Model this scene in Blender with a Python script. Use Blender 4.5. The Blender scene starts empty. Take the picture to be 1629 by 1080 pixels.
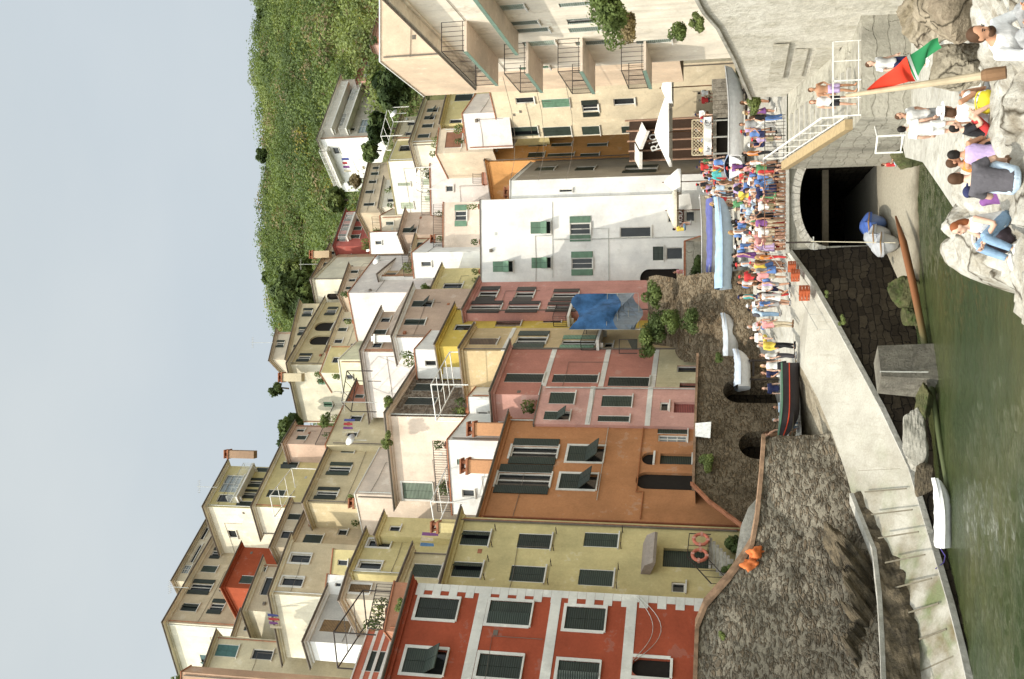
import bpy, math, random
from mathutils import Vector, Matrix, noise
R = math.radians
rnd = random.Random(7)
scn = bpy.context.scene
col = scn.collection

# ------------------------------------------------------------------ camera
F_PX, CX, CY = 1584.0, 814.5, 540.0
TH = math.atan(0.2213); ct, st = math.cos(TH), math.sin(TH)
CAMZ = 7.6
cam = bpy.data.cameras.new('camera'); camo = bpy.data.objects.new('camera', cam); col.objects.link(camo)
cam.sensor_fit = 'HORIZONTAL'; cam.sensor_width = 36.0; cam.lens = 36.0 * F_PX / 1629.0
cam.clip_start = 0.1; cam.clip_end = 3000
# the photograph was taken with the camera turned on its side: world "up" is the picture's left
fwd = Vector((0, ct, st)); up = Vector((0, -st, ct)); right = Vector((1, 0, 0))
M = Matrix((( -up).to_tuple(), right.to_tuple(), (-fwd).to_tuple())).transposed()
camo.matrix_world = Matrix.Translation((0, 0, CAMZ)) @ M.to_4x4()
scn.camera = camo

# ------------------------------------------------------------------ sky and sun
SUN_EL, SUN_AZ = R(53), math.atan2(-0.69, -0.725)      # direction towards the sun (from the left and behind)
sun_v = Vector((math.cos(SUN_EL) * math.sin(SUN_AZ), math.cos(SUN_EL) * math.cos(SUN_AZ), math.sin(SUN_EL)))
w = bpy.data.worlds.new('World'); scn.world = w; w.use_nodes = True
nt = w.node_tree; nt.nodes.clear()
sky = nt.nodes.new('ShaderNodeTexSky'); sky.sky_type = 'NISHITA'; sky.sun_disc = False
sky.sun_elevation = SUN_EL; sky.sun_rotation = SUN_AZ; sky.air_density = 1.6; sky.dust_density = 4.0; sky.ozone_density = 1.5
hs = nt.nodes.new('ShaderNodeMixRGB'); hs.inputs[0].default_value = 0.95
tcw = nt.nodes.new('ShaderNodeTexCoord'); mpw = nt.nodes.new('ShaderNodeMapping'); mpw.inputs['Scale'].default_value = (1.2, 1.2, 3.0)
nzw = nt.nodes.new('ShaderNodeTexNoise'); nzw.inputs['Scale'].default_value = 1.6; nzw.inputs['Detail'].default_value = 5
rpw = nt.nodes.new('ShaderNodeValToRGB')
SKYLO, SKYHI = (4.40, 4.95, 5.35, 1), (5.05, 5.48, 5.72, 1)
rpw.color_ramp.elements[0].position = .35; rpw.color_ramp.elements[0].color = SKYLO
rpw.color_ramp.elements[1].position = .72; rpw.color_ramp.elements[1].color = SKYHI
bg = nt.nodes.new('ShaderNodeBackground'); bg.inputs['Strength'].default_value = 0.125
outw = nt.nodes.new('ShaderNodeOutputWorld')
L = nt.links.new
L(tcw.outputs['Generated'], mpw.inputs[0]); L(mpw.outputs[0], nzw.inputs[0]); L(nzw.outputs[0], rpw.inputs[0])
L(sky.outputs[0], hs.inputs[1]); L(rpw.outputs[0], hs.inputs[2]); 
# hazy summer sky: boosted around the unseen sun to fill shaded facades, duller on the side away from it
dn = nt.nodes.new('ShaderNodeVectorMath'); dn.operation = 'DOT_PRODUCT'; dn.inputs[1].default_value = sun_v
mrw = nt.nodes.new('ShaderNodeMapRange'); mrw.interpolation_type = 'SMOOTHSTEP'
for k_, v_ in (('From Min', .36), ('From Max', .85), ('To Min', 1.0), ('To Max', 4.2)): mrw.inputs[k_].default_value = v_
wmx = nt.nodes.new('ShaderNodeMixRGB'); wmx.blend_type = 'MULTIPLY'; wmx.inputs[2].default_value = (1.04, 1.0, .93, 1)
vsw = nt.nodes.new('ShaderNodeVectorMath'); vsw.operation = 'SCALE'
L(tcw.outputs['Generated'], dn.inputs[0]); L(dn.outputs['Value'], mrw.inputs[0]); L(mrw.outputs[0], vsw.inputs['Scale']); mr2 = nt.nodes.new('ShaderNodeMapRange'); mr2.inputs['From Min'].default_value = 0; mr2.inputs['From Max'].default_value = .6; L(dn.outputs['Value'], mr2.inputs[0]); L(mr2.outputs[0], wmx.inputs[0]); L(hs.outputs[0], wmx.inputs[1]); L(wmx.outputs[0], vsw.inputs[0]); L(vsw.outputs[0], bg.inputs[0]); L(bg.outputs[0], outw.inputs[0])
sl = bpy.data.lights.new('sun', 'SUN'); sl.energy = 3.5; sl.angle = R(0.55); sl.color = (1.0, 0.93, 0.80)
so = bpy.data.objects.new('sun', sl); col.objects.link(so)
so.rotation_euler = sun_v.to_track_quat('Z', 'Y').to_euler()
scn.view_settings.view_transform = 'Standard'; scn.view_settings.look = 'None'
scn.view_settings.exposure = 0.12; scn.view_settings.gamma = 1.0; scn.view_settings.use_curve_mapping = False

# ------------------------------------------------------------------ photograph pixels to world points
def K(x):
    yu = (CX - x) / F_PX
    return (st + yu * ct) / (ct - yu * st)
def P(x, y, Y):
    yu = (CX - x) / F_PX; t = Y / (ct - yu * st)
    return Vector(((CY - y) / F_PX * t, Y, CAMZ + t * (st + yu * ct)))
def PZ(x, y, z):
    return P(x, y, (z - CAMZ) / K(x))
def ray(x, y):
    yu = (CX - x) / F_PX
    return fwd + right * ((CY - y) / F_PX) + up * yu
def on_plane(x, y, a, n):
    d = ray(x, y); o = Vector((0, 0, CAMZ))
    return o + d * ((a - o).dot(n) / d.dot(n))

# ------------------------------------------------------------------ mesh builder
class MB:
    def __init__(s): s.v = []; s.f = []; s.m = []; s.mi = 0
    def add(s, pts, faces):
        o = len(s.v); s.v += [tuple(p) for p in pts]
        for f in faces: s.f.append([o + i for i in f]); s.m.append(s.mi)
    def quad(s, *p): s.add(p, [list(range(len(p)))])
    def obox(s, o, ex, ey, ez):                       # corner and three edge vectors
        o = Vector(o); ex = Vector(ex); ey = Vector(ey); ez = Vector(ez)
        if ex.cross(ey).dot(ez) < 0: ex, ey = ey, ex
        p = [o, o + ex, o + ex + ey, o + ey]; p += [q + ez for q in p]
        s.add(p, [[3, 2, 1, 0], [4, 5, 6, 7], [0, 1, 5, 4], [1, 2, 6, 5], [2, 3, 7, 6], [3, 0, 4, 7]])
    def cbox(s, c, sx, sy, sz, rz=0):
        e = Vector((math.cos(rz), math.sin(rz), 0)); n = Vector((-e.y, e.x, 0)); c = Vector(c)
        s.obox(c - e * sx / 2 - n * sy / 2 - Vector((0, 0, sz / 2)), e * sx, n * sy, Vector((0, 0, sz)))
    def prism(s, poly, z0, z1, poly1=None):
        n = len(poly); q = poly1 or poly
        p = [(a[0], a[1], z0) for a in poly] + [(a[0], a[1], z1) for a in q]
        s.add(p, [list(range(n))[::-1], list(range(n, 2 * n))] + [[i, (i + 1) % n, n + (i + 1) % n, n + i] for i in range(n)])
    def tube(s, pts, r, n=6, cap=True):
        pts = [Vector(p) for p in pts]; rings = []
        rr = r if isinstance(r, (list, tuple)) else [r] * len(pts)
        for i, p in enumerate(pts):
            d = (pts[min(i + 1, len(pts) - 1)] - pts[max(i - 1, 0)]).normalized()
            a = d.orthogonal().normalized() if i == 0 else (pa - d * pa.dot(d)).normalized()
            pa = a; b = d.cross(a)
            rings.append([p + (a * math.cos(t) + b * math.sin(t)) * rr[i] for t in [2 * math.pi * k / n for k in range(n)]])
        v = [q for g in rings for q in g]; f = []
        for i in range(len(pts) - 1):
            for k in range(n):
                f.append([i * n + k, i * n + (k + 1) % n, (i + 1) * n + (k + 1) % n, (i + 1) * n + k])
        if cap: f += [list(range(n))[::-1], [(len(pts) - 1) * n + k for k in range(n)]]
        s.add(v, f)
    def lathe(s, c, prof, n=12, axis=(0, 0, 1)):      # profile of (radius, height)
        ax = Vector(axis).normalized(); a = ax.orthogonal().normalized(); b = ax.cross(a); c = Vector(c)
        v = [c + ax * h + (a * math.cos(t) + b * math.sin(t)) * r for r, h in prof for t in [2 * math.pi * k / n for k in range(n)]]
        f = []
        for i in range(len(prof) - 1):
            for k in range(n): f.append([i * n + k, i * n + (k + 1) % n, (i + 1) * n + (k + 1) % n, (i + 1) * n + k])
        f += [list(range(n))[::-1], [(len(prof) - 1) * n + k for k in range(n)]]
        s.add(v, f)
    def grid(s, rows):                                # rows of points
        m = len(rows[0]); v = [p for r in rows for p in r]
        s.add(v, [[i * m + j, i * m + j + 1, (i + 1) * m + j + 1, (i + 1) * m + j] for i in range(len(rows) - 1) for j in range(m - 1)])
    def build(s, name, mats, parent=None, smooth=False):
        me = bpy.data.meshes.new(name); b = parent.location if parent and not parent.get('_local') else Vector((0, 0, 0))
        if parent and parent.parent and not parent.get('_local'): b = Vector(parent['_base'])
        me.from_pydata([(x - b[0], y - b[1], z - b[2]) for x, y, z in s.v], [], s.f)
        if not isinstance(mats, (list, tuple)): mats = [mats]
        for q in mats: me.materials.append(q)
        if len(mats) > 1: me.polygons.foreach_set('material_index', s.m)
        if smooth: me.polygons.foreach_set('use_smooth', [True] * len(me.polygons))
        me.update()
        o = bpy.data.objects.new(name, me); col.objects.link(o)
        if parent:
            o.parent = parent
            if not parent.get('_local'): o['_base'] = tuple(b)
            else: o['_local'] = 1
        return o
def tag(o, label, cat, group=None, kind=None):
    if label: o['label'] = label
    if cat: o['category'] = cat
    if group: o['group'] = group
    if kind: o['kind'] = kind
    return o
def thing(name, label, cat, loc=(0, 0, 0), group=None, rz=0, local=False):
    o = bpy.data.objects.new(name, None); col.objects.link(o); o.location = loc; o.rotation_euler = (0, 0, rz)
    o.empty_display_size = .3
    if local: o['_local'] = 1
    return tag(o, label, cat, group)
def struct(name, mb, mat, smooth=False):
    o = mb.build(name, mat, None, smooth); o['kind'] = 'structure'; return o
def copy_tree(o, parent=None):
    c = o.copy(); col.objects.link(c)
    if parent: c.parent = parent
    for ch in list(o.children): copy_tree(ch, c)
    return c

# ------------------------------------------------------------------ materials
def lin(r, g, b): return tuple(((c / 255) / 12.92 if c / 255 <= .04045 else ((c / 255 + .055) / 1.055) ** 2.4) for c in (r, g, b)) + (1,)
def newmat(name):
    m = bpy.data.materials.new(name); m.use_nodes = True; n = m.node_tree; b = n.nodes['Principled BSDF']; return m, n, b
def nd(n, t, **kw):
    x = n.nodes.new(t)
    for k, v in kw.items():
        if k in x.inputs: x.inputs[k].default_value = v
        else: setattr(x, k, v)
    return x
def mix(n, fac, a, b, mode='MIX'):
    x = n.nodes.new('ShaderNodeMixRGB'); x.blend_type = mode
    for s, v in zip(x.inputs, (fac, a, b)):
        if hasattr(v, 'links') or hasattr(v, 'is_linked'): n.links.new(v, s)
        else: s.default_value = v
    return x.outputs[0]
def ramp(n, src, p0, p1, c0=(0, 0, 0, 1), c1=(1, 1, 1, 1)):
    r = n.nodes.new('ShaderNodeValToRGB'); r.color_ramp.elements[0].position = p0; r.color_ramp.elements[1].position = p1
    r.color_ramp.elements[0].color = c0; r.color_ramp.elements[1].color = c1; n.links.new(src, r.inputs[0]); return r.outputs[0]
def coords(n, sc=(1, 1, 1), kind='Object'):
    t = n.nodes.new('ShaderNodeTexCoord'); m = n.nodes.new('ShaderNodeMapping'); m.inputs['Scale'].default_value = sc
    n.links.new(t.outputs[kind], m.inputs[0]); return m.outputs[0]
def noisetex(n, vec, scale, detail=4, rough=.55):
    x = nd(n, 'ShaderNodeTexNoise', Scale=scale, Detail=detail, Roughness=rough); n.links.new(vec, x.inputs[0]); return x.outputs[0]
def bump(n, b, h, strength, dist=.02):
    x = nd(n, 'ShaderNodeBump', Strength=strength, Distance=dist); n.links.new(h, x.inputs['Height']); n.links.new(x.outputs[0], b.inputs['Normal'])
def dk(c, f): return (c[0] * f, c[1] * f, c[2] * f, 1)
_mc = {}
def plaster(c, dirt=.5, key=None):
    k = ('pl', tuple(c), dirt)
    if k in _mc: return _mc[k]
    m, n, b = newmat('painted_plaster'); v = coords(n)
    big = noisetex(n, v, .55, 5, .6); streak = noisetex(n, coords(n, (2.2, 2.2, .16)), 1.0, 4, .65); fine = noisetex(n, v, 9, 4, .7)
    c1 = mix(n, ramp(n, big, .33, .68), dk(c, .78), (min(c[0] * 1.07, .9), min(c[1] * 1.06, .9), min(c[2] * 1.04, .9), 1))
    c2 = mix(n, mix(n, 1, ramp(n, streak, .50, .78), (dirt * .55,) * 3 + (1,), 'MULTIPLY'), c1, (c[0] * .52, c[1] * .5, c[2] * .46, 1))
    pat = noisetex(n, v, 1.1, 9, .68); g_ = (c[0] + c[1] + c[2]) / 3
    c2 = mix(n, mix(n, 1, ramp(n, pat, .60, .625), (.5,) * 3 + (1,), 'MULTIPLY'), c2, (min(.85, c[0] * .6 + g_ * .6), min(.85, c[1] * .6 + g_ * .58), min(.8, c[2] * .6 + g_ * .52), 1))
    low = noisetex(n, v, .9, 8, .7); c2 = mix(n, mix(n, 1, ramp(n, low, .58, .64), (.35 * dirt + .1,) * 3 + (1,), 'MULTIPLY'), c2, (c[0] * .6, c[1] * .57, c[2] * .52, 1))
    c3 = mix(n, .22, c2, fine, 'OVERLAY')
    n.links.new(c3, b.inputs['Base Color']); b.inputs['Roughness'].default_value = .9
    b.inputs['Specular IOR Level'].default_value = .15
    bump(n, b, fine, .35, .02); _mc[k] = m; return m
def simple(name, c, rough=.6, metal=0, var=.15, scale=6, bmp=0, spec=.3):
    k = (name, tuple(c), rough)
    if k in _mc: return _mc[k]
    m, n, b = newmat(name); f = noisetex(n, coords(n), scale, 4, .6)
    n.links.new(mix(n, ramp(n, f, .35, .7), dk(c, 1 - var), dk(c, 1 + var)), b.inputs['Base Color'])
    b.inputs['Roughness'].default_value = rough; b.inputs['Metallic'].default_value = metal; b.inputs['Specular IOR Level'].default_value = spec
    if bmp: bump(n, b, f, bmp, .03)
    _mc[k] = m; return m
def shutter_mat(c):
    k = ('sh', tuple(c))
    if k in _mc: return _mc[k]
    m, n, b = newmat('slatted_shutter'); wv = nd(n, 'ShaderNodeTexWave', Scale=3.4, Distortion=0.0); wv.bands_direction = 'Z'
    n.links.new(coords(n), wv.inputs[0]); f = noisetex(n, coords(n), 2.5, 3)
    a = mix(n, ramp(n, f, .3, .7), dk(c, .8), dk(c, 1.25))
    n.links.new(mix(n, ramp(n, wv.outputs[1], .15, .6), dk(c, .45), a), b.inputs['Base Color'])
    b.inputs['Roughness'].default_value = .55; bump(n, b, wv.outputs[1], .6, .02); _mc[k] = m; return m
def rubble(name, c_lo, c_hi, mortar, scale=2.6, flat=2.2, mort=.06, stain=.5, cover=.45):
    m, n, b = newmat(name); v = coords(n, (1, 1, flat))
    nz = nd(n, 'ShaderNodeTexNoise', Scale=1.3, Detail=4.0); n.links.new(v, nz.inputs[0])
    wv = n.nodes.new('ShaderNodeMixRGB'); wv.blend_type = 'ADD'; wv.inputs[0].default_value = .6; n.links.new(v, wv.inputs[1]); n.links.new(nz.outputs['Color'], wv.inputs[2])
    fine = noisetex(n, coords(n), 9, 6, .75); heights = []; base = mix(n, .7, mortar, fine, 'OVERLAY')
    for sc, thr in ((scale, cover), (scale * 2.1, cover + .12)):
        vo = nd(n, 'ShaderNodeTexVoronoi', Scale=sc); vd = nd(n, 'ShaderNodeTexVoronoi', Scale=sc); vd.feature = 'DISTANCE_TO_EDGE'
        n.links.new(wv.outputs[0], vo.inputs[0]); n.links.new(wv.outputs[0], vd.inputs[0])
        sep = n.nodes.new('ShaderNodeSeparateColor'); n.links.new(vo.outputs['Color'], sep.inputs[0])
        stone = mix(n, sep.outputs[0], c_lo, c_hi); stone = mix(n, mix(n, 1, sep.outputs[1], (.4, .4, .4, 1), 'MULTIPLY'), stone, (.20, .13, .07, 1)); stone = mix(n, .6, stone, fine, 'OVERLAY')
        edge = ramp(n, vd.outputs['Distance'], mort * .5, mort * 2.2); pick = ramp(n, sep.outputs[2], thr, thr + .02); mk = mix(n, 1, edge, pick, 'MULTIPLY')
        halo = mix(n, 1, ramp(n, vd.outputs['Distance'], 0, mort * 1.3, (1, 1, 1, 1), (0, 0, 0, 1)), pick, 'MULTIPLY')
        base = mix(n, mix(n, 1, halo, (.65,) * 3 + (1,), 'MULTIPLY'), base, dk(c_lo, .35)); base = mix(n, mk, base, stone); heights.append(mk)
    big = noisetex(n, coords(n, (.5, .5, .22)), 1.0, 5, .65); pale = noisetex(n, coords(n, (.35, .35, .3)), 1.3, 4)
    c = mix(n, mix(n, 1, ramp(n, big, .48, .70), (stain,) * 3 + (1,), 'MULTIPLY'), base, dk(c_lo, .5)); c = mix(n, mix(n, 1, ramp(n, pale, .54, .70), (.35,) * 3 + (1,), 'MULTIPLY'), c, dk(mortar, 1.25))
    n.links.new(c, b.inputs['Base Color']); b.inputs['Roughness'].default_value = .95; b.inputs['Specular IOR Level'].default_value = .1
    def addn(x, y):
        k = n.nodes.new('ShaderNodeMath'); k.operation = 'ADD'; n.links.new(x, k.inputs[0]); n.links.new(y, k.inputs[1]); return k.outputs[0]
    bump(n, b, addn(addn(heights[0], heights[1]), fine), 1.0, .07); return m
def blockwall(name, c_lo, c_hi, mortar, w_=.62, h_=.32, stain=.6, ax=.72, ay=.69):
    m, n, b = newmat(name); t = n.nodes.new('ShaderNodeTexCoord'); sp = n.nodes.new('ShaderNodeSeparateXYZ'); n.links.new(t.outputs['Object'], sp.inputs[0])
    q = nd(n, 'ShaderNodeTexNoise', Scale=1.3, Detail=4.0); n.links.new(t.outputs['Object'], q.inputs[0]); cb = n.nodes.new('ShaderNodeCombineXYZ')
    def mth(op, x, y):
        k = n.nodes.new('ShaderNodeMath'); k.operation = op
        for s_, v_ in zip(k.inputs, (x, y)):
            if hasattr(v_, 'is_linked'): n.links.new(v_, s_)
            else: s_.default_value = v_
        return k.outputs[0]
    qs = n.nodes.new('ShaderNodeSeparateColor'); n.links.new(q.outputs['Color'], qs.inputs[0])
    u = mth('ADD', mth('ADD', mth('MULTIPLY', sp.outputs[0], ax), mth('MULTIPLY', sp.outputs[1], ay)), mth('MULTIPLY', qs.outputs[0], .95)); v_ = mth('ADD', sp.outputs[2], mth('MULTIPLY', qs.outputs[1], .6))
    n.links.new(u, cb.inputs[0]); n.links.new(v_, cb.inputs[1]); br = n.nodes.new('ShaderNodeTexBrick'); n.links.new(cb.outputs[0], br.inputs[0])
    br.inputs['Scale'].default_value = 1; br.inputs['Brick Width'].default_value = w_; br.inputs['Row Height'].default_value = h_; br.inputs['Mortar Size'].default_value = .022; br.inputs['Mortar Smooth'].default_value = .6
    br.inputs['Color1'].default_value = c_lo; br.inputs['Color2'].default_value = c_hi; br.inputs['Mortar'].default_value = mortar; br.squash = .8; br.squash_frequency = 3
    f = noisetex(n, coords(n), 6, 6, .75); c = mix(n, .6, br.outputs[0], f, 'OVERLAY'); big = noisetex(n, coords(n, (.6, .6, .25)), 1.1, 5, .65)
    c = mix(n, mix(n, 1, ramp(n, big, .45, .72), (stain,) * 3 + (1,), 'MULTIPLY'), c, dk(c_lo, .5)); n.links.new(c, b.inputs['Base Color']); b.inputs['Roughness'].default_value = .95; b.inputs['Specular IOR Level'].default_value = .1
    bump(n, b, mth('ADD', mth('MULTIPLY', br.outputs['Fac'], -1.2), f), .9, .06); return m
def rockmat(name, c1, c2, c3, scale=.8, spec=.15, crack=0):
    m, n, b = newmat(name); v = coords(n); a = noisetex(n, v, scale, 6, .65); f = noisetex(n, v, scale * 9, 5, .7)
    c = mix(n, ramp(n, a, .38, .62), c1, c2); c = mix(n, mix(n, 1, ramp(n, noisetex(n, v, scale * 2.7, 4), .52, .7), (.7, .7, .7, 1), 'MULTIPLY'), c, c3)
    hts = f
    if crack:
        wq = nd(n, 'ShaderNodeTexNoise', Scale=1.5, Detail=5.0); n.links.new(v, wq.inputs[0]); ws = n.nodes.new('ShaderNodeMixRGB'); ws.blend_type = 'ADD'; ws.inputs[0].default_value = .7; n.links.new(v, ws.inputs[1]); n.links.new(wq.outputs['Color'], ws.inputs[2])
        vd = nd(n, 'ShaderNodeTexVoronoi', Scale=crack); vd.feature = 'DISTANCE_TO_EDGE'; n.links.new(ws.outputs[0], vd.inputs[0]); e_ = ramp(n, vd.outputs['Distance'], .0, .035); c = mix(n, e_, dk(c3, .35), c)
    n.links.new(mix(n, .5, c, f, 'OVERLAY'), b.inputs['Base Color']); b.inputs['Roughness'].default_value = .92; b.inputs['Specular IOR Level'].default_value = spec
    ad = n.nodes.new('ShaderNodeMath'); ad.operation = 'ADD'; n.links.new(a, ad.inputs[0]); n.links.new(f, ad.inputs[1])
    bump(n, b, ad.outputs[0], .8, .08); return m
def leafmat(name, c, tr=.25):
    m, n, b = newmat(name); f = noisetex(n, coords(n), .35, 4); g = noisetex(n, coords(n), 2.5, 2)
    a = mix(n, ramp(n, f, .35, .68), dk(c, .68), (c[0] * 1.4, c[1] * 1.3, c[2] * 1.1, 1)); a = mix(n, .25, a, g, 'OVERLAY')
    n.links.new(a, b.inputs['Base Color']); b.inputs['Roughness'].default_value = .75; b.inputs['Specular IOR Level'].default_value = .2
    t = n.nodes.new('ShaderNodeBsdfTranslucent'); n.links.new(mix(n, 1, a, (1.0, 1.0, .6, 1), 'MULTIPLY'), t.inputs[0]); ms = n.nodes.new('ShaderNodeMixShader'); ms.inputs[0].default_value = .38
    n.links.new(b.outputs[0], ms.inputs[1]); n.links.new(t.outputs[0], ms.inputs[2]); n.links.new(ms.outputs[0], n.nodes['Material Output'].inputs[0])
    return m
def tint_mat(name, rough=.8):
    m, n, b = newmat(name); oi = n.nodes.new('ShaderNodeObjectInfo'); f = noisetex(n, coords(n), 14, 3)
    n.links.new(mix(n, .25, oi.outputs['Color'], f, 'OVERLAY'), b.inputs['Base Color']); b.inputs['Roughness'].default_value = rough
    if name == 'clothing': bump(n, b, noisetex(n, coords(n, (1, 1, .5)), 16, 3), 1.0, .025)
    b.inputs['Specular IOR Level'].default_value = .2; return m
GLASS = simple('window_glass', (.025, .028, .03, 1), .12, 0, .3, 1.0, 0, .5)
PALEGLASS = simple('pale_glass', (.30, .34, .36, 1), .15, 0, .2, 1.0, 0, .5)
DARK = simple('dark_interior', (.018, .014, .011, 1), .9)
TRIM = plaster((.72, .70, .65, 1), .3)
WOOD = simple('brown_wood', (.16, .075, .03, 1), .6)
IRON = simple('dark_iron', (.05, .04, .035, 1), .6, .3)
WIRE = simple('pale_steel', (.5, .5, .46, 1), .5, .4)
WPAINT = simple('white_paint', (.74, .73, .69, 1), .5)
SLATE = simple('slate_roof', (.24, .19, .15, 1), .85, 0, .35, 2.0, .4)
FASCIA = simple('roof_gutter', (.15, .125, .10, 1), .6)
TERRA = simple('terracotta', (.34, .14, .075, 1), .85, 0, .3, 3.0, .3)
GREENSH = (.020, .030, .021, 1); LITGREEN = (.10, .19, .12, 1); BROWNSH = (.10, .065, .04, 1); TEALSH = (.05, .13, .12, 1)  # LITGREEN: shutter green lightened to paint in sunlight
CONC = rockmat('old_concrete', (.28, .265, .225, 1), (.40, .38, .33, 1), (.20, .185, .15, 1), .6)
CONC_LT = rockmat('pale_concrete', (.36, .345, .305, 1), (.46, .445, .40, 1), (.27, .255, .21, 1), .5)  # paler mix for paving, copings and steps
# ------------------------------------------------------------------ houses
UPV = Vector((0, 0, 1))
class Face:
    def __init__(s, a, b, z0, z1):
        s.a = Vector((a[0], a[1], 0)); s.b = Vector((b[0], b[1], 0)); d = s.b - s.a; s.len = d.length; s.e = d.normalized()
        s.n = Vector((s.e.y, -s.e.x, 0)); s.z0, s.z1 = z0, z1; s.holes = []
    def pt(s, t, z, out=0): return s.a + s.e * t + UPV * z + s.n * out
    def loc(s, x, y):
        p = on_plane(x, y, s.a, s.n); return (p - s.a).dot(s.e), p.z
    def rect(s, x, y, hx, wy):
        t0 = s.loc(x, y + wy / 2)[0]; t1 = s.loc(x, y - wy / 2)[0]; za = s.loc(x - hx / 2, y)[1]; zb = s.loc(x + hx / 2, y)[1]
        return min(t0, t1), max(t0, t1), min(za, zb), max(za, zb)
    def mesh(s, mb, depth=.2):
        ts = sorted({0, s.len} | {t for h in s.holes for t in h[:2] if 0 < t < s.len}); zs = sorted({s.z0, s.z1} | {z for h in s.holes for z in h[2:] if s.z0 < z < s.z1})
        idx = {}; vs = []; fs = []
        def vi(t, z):
            if (t, z) not in idx: idx[(t, z)] = len(vs); vs.append(s.pt(t, z))
            return idx[(t, z)]
        for i in range(len(ts) - 1):
            for j in range(len(zs) - 1):
                tm, zm = (ts[i] + ts[i + 1]) / 2, (zs[j] + zs[j + 1]) / 2
                if any(h[0] < tm < h[1] and h[2] < zm < h[3] for h in s.holes): continue
                fs.append([vi(ts[i], zs[j]), vi(ts[i + 1], zs[j]), vi(ts[i + 1], zs[j + 1]), vi(ts[i], zs[j + 1])])
        mb.add(vs, fs)
        for (t0, t1, z0, z1) in s.holes:
            c = [(t0, z0), (t1, z0), (t1, z1), (t0, z1)]
            for i in range(4):
                (p, q), (r_, w_) = c[i], c[(i + 1) % 4]
                mb.quad(s.pt(r_, w_), s.pt(p, q), s.pt(p, q, -depth), s.pt(r_, w_, -depth))
wrnd = random.Random(3)
def window(root, fc, x, y, hx, wy, kind='c', sh=GREENSH, surround=False, trim=None):
    wv_ = wrnd.random(); sh = tuple(c_ * (.8, 1.0, 1.35, 1.8)[int(wv_ * 4)] for c_ in sh[:3]) + (1,)
    t0, t1, z0, z1 = fc.rect(x, y, hx, wy)
    full = (t0, t1)
    if kind == 'o': q = (t1 - t0) * .27; t0 += q; t1 -= q
    t0 = max(t0, .08); t1 = min(t1, fc.len - .08)
    z1 = min(z1, fc.z1 - .15)
    if t1 - t0 < .12 or z1 - z0 < .2: return
    fc.holes.append((t0, t1, z0, z1)); W = t1 - t0; H = z1 - z0; tm = trim or TRIM
    fr = MB(); fw = min(.07, W * .12); e, n = fc.e, fc.n
    arch = kind == 'a'
    if kind in 'ogd':
        for (a, b, c, d) in ((t0, t0 + fw, z0, z1), (t1 - fw, t1, z0, z1), (t0 + fw, t1 - fw, z1 - fw, z1), (t0 + fw, t1 - fw, z0, z0 + fw)):
            fr.obox(fc.pt(a, c, -.12), e * (b - a), n * .06, UPV * (d - c))
        if kind in 'og' and W > .4: fr.obox(fc.pt((t0 + t1) / 2 - .025, z0 + fw, -.12), e * .05, n * .05, UPV * (H - 2 * fw))
        if kind == 'g':
            for k in (1, 2): fr.obox(fc.pt(t0 + fw, z0 + H * k / 3, -.12), e * (W - 2 * fw), n * .04, UPV * .04)
    if kind != 'r' and not arch: fr.obox(fc.pt(t0 - .08, z0 - .07, -.05), e * (W + .16), n * .15, UPV * .065)
    if surround:
        sw = .13
        for (a, b, c, d) in ((t0 - sw, t0, z0, z1 + sw), (t1, t1 + sw, z0, z1 + sw), (t0, t1, z1, z1 + sw)):
            fr.obox(fc.pt(a, c, -.02), e * (b - a), n * .05, UPV * (d - c))
    elif kind in 'cp':
        for a in (t0, t1 - .03): fr.obox(fc.pt(a, z0, -.14), e * .03, n * .14, UPV * H)
    if kind == 'r' or arch: fr.obox(fc.pt(t0, z0 - .1, -.19), e * W, n * .3, UPV * .1)
    if arch:
        nseg = 8; rr = W / 2; zc = z1 - rr * .9; cx = (t0 + t1) / 2; pts = [(cx + rr * math.cos(a), zc + rr * .9 * math.sin(a)) for a in [math.pi * k / (2 * nseg) for k in range(2 * nseg + 1)]]
        sp = MB()
        for i in range(nseg):
            (a, b), (c, d) = pts[i], pts[i + 1]; sp.quad(fc.pt(a, b, .004), fc.pt(t1, b, .004), fc.pt(t1, d, .004), fc.pt(c, d, .004)) if i else sp.quad(fc.pt(t1, b, .004), fc.pt(t1, d, .004), fc.pt(c, d, .004))
            (a, b), (c, d) = pts[2 * nseg - i], pts[2 * nseg - i - 1]
            sp.quad(fc.pt(c, d, .004), fc.pt(t0, d, .004), fc.pt(t0, b, .004), fc.pt(a, b, .004)) if i else sp.quad(fc.pt(c, d, .004), fc.pt(t0, d, .004), fc.pt(t0, b, .004))
        for i in range(2 * nseg):
            (a, b), (c, d) = pts[i], pts[i + 1]; sp.quad(fc.pt(a, b, .004), fc.pt(c, d, .004), fc.pt(c, d, -.19), fc.pt(a, b, -.19))
        fc.spandrels = getattr(fc, 'spandrels', []) + [sp]
    wo = fr.build('doorway' if (kind == 'r' or arch) else 'window', tm, root)
    pn = MB(); pn.quad(fc.pt(t0, z0, -.17), fc.pt(t1, z0, -.17), fc.pt(t1, z1, -.17), fc.pt(t0, z1, -.17))
    if kind in 'r' or arch: pn.build('door', DARK if arch else shutter_mat(sh), wo)  # arches get a near-black sheet painted as the dark inside
    else: pn.build('pane', PALEGLASS if kind == 'g' else GLASS, wo)
    sm = shutter_mat(sh)
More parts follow.
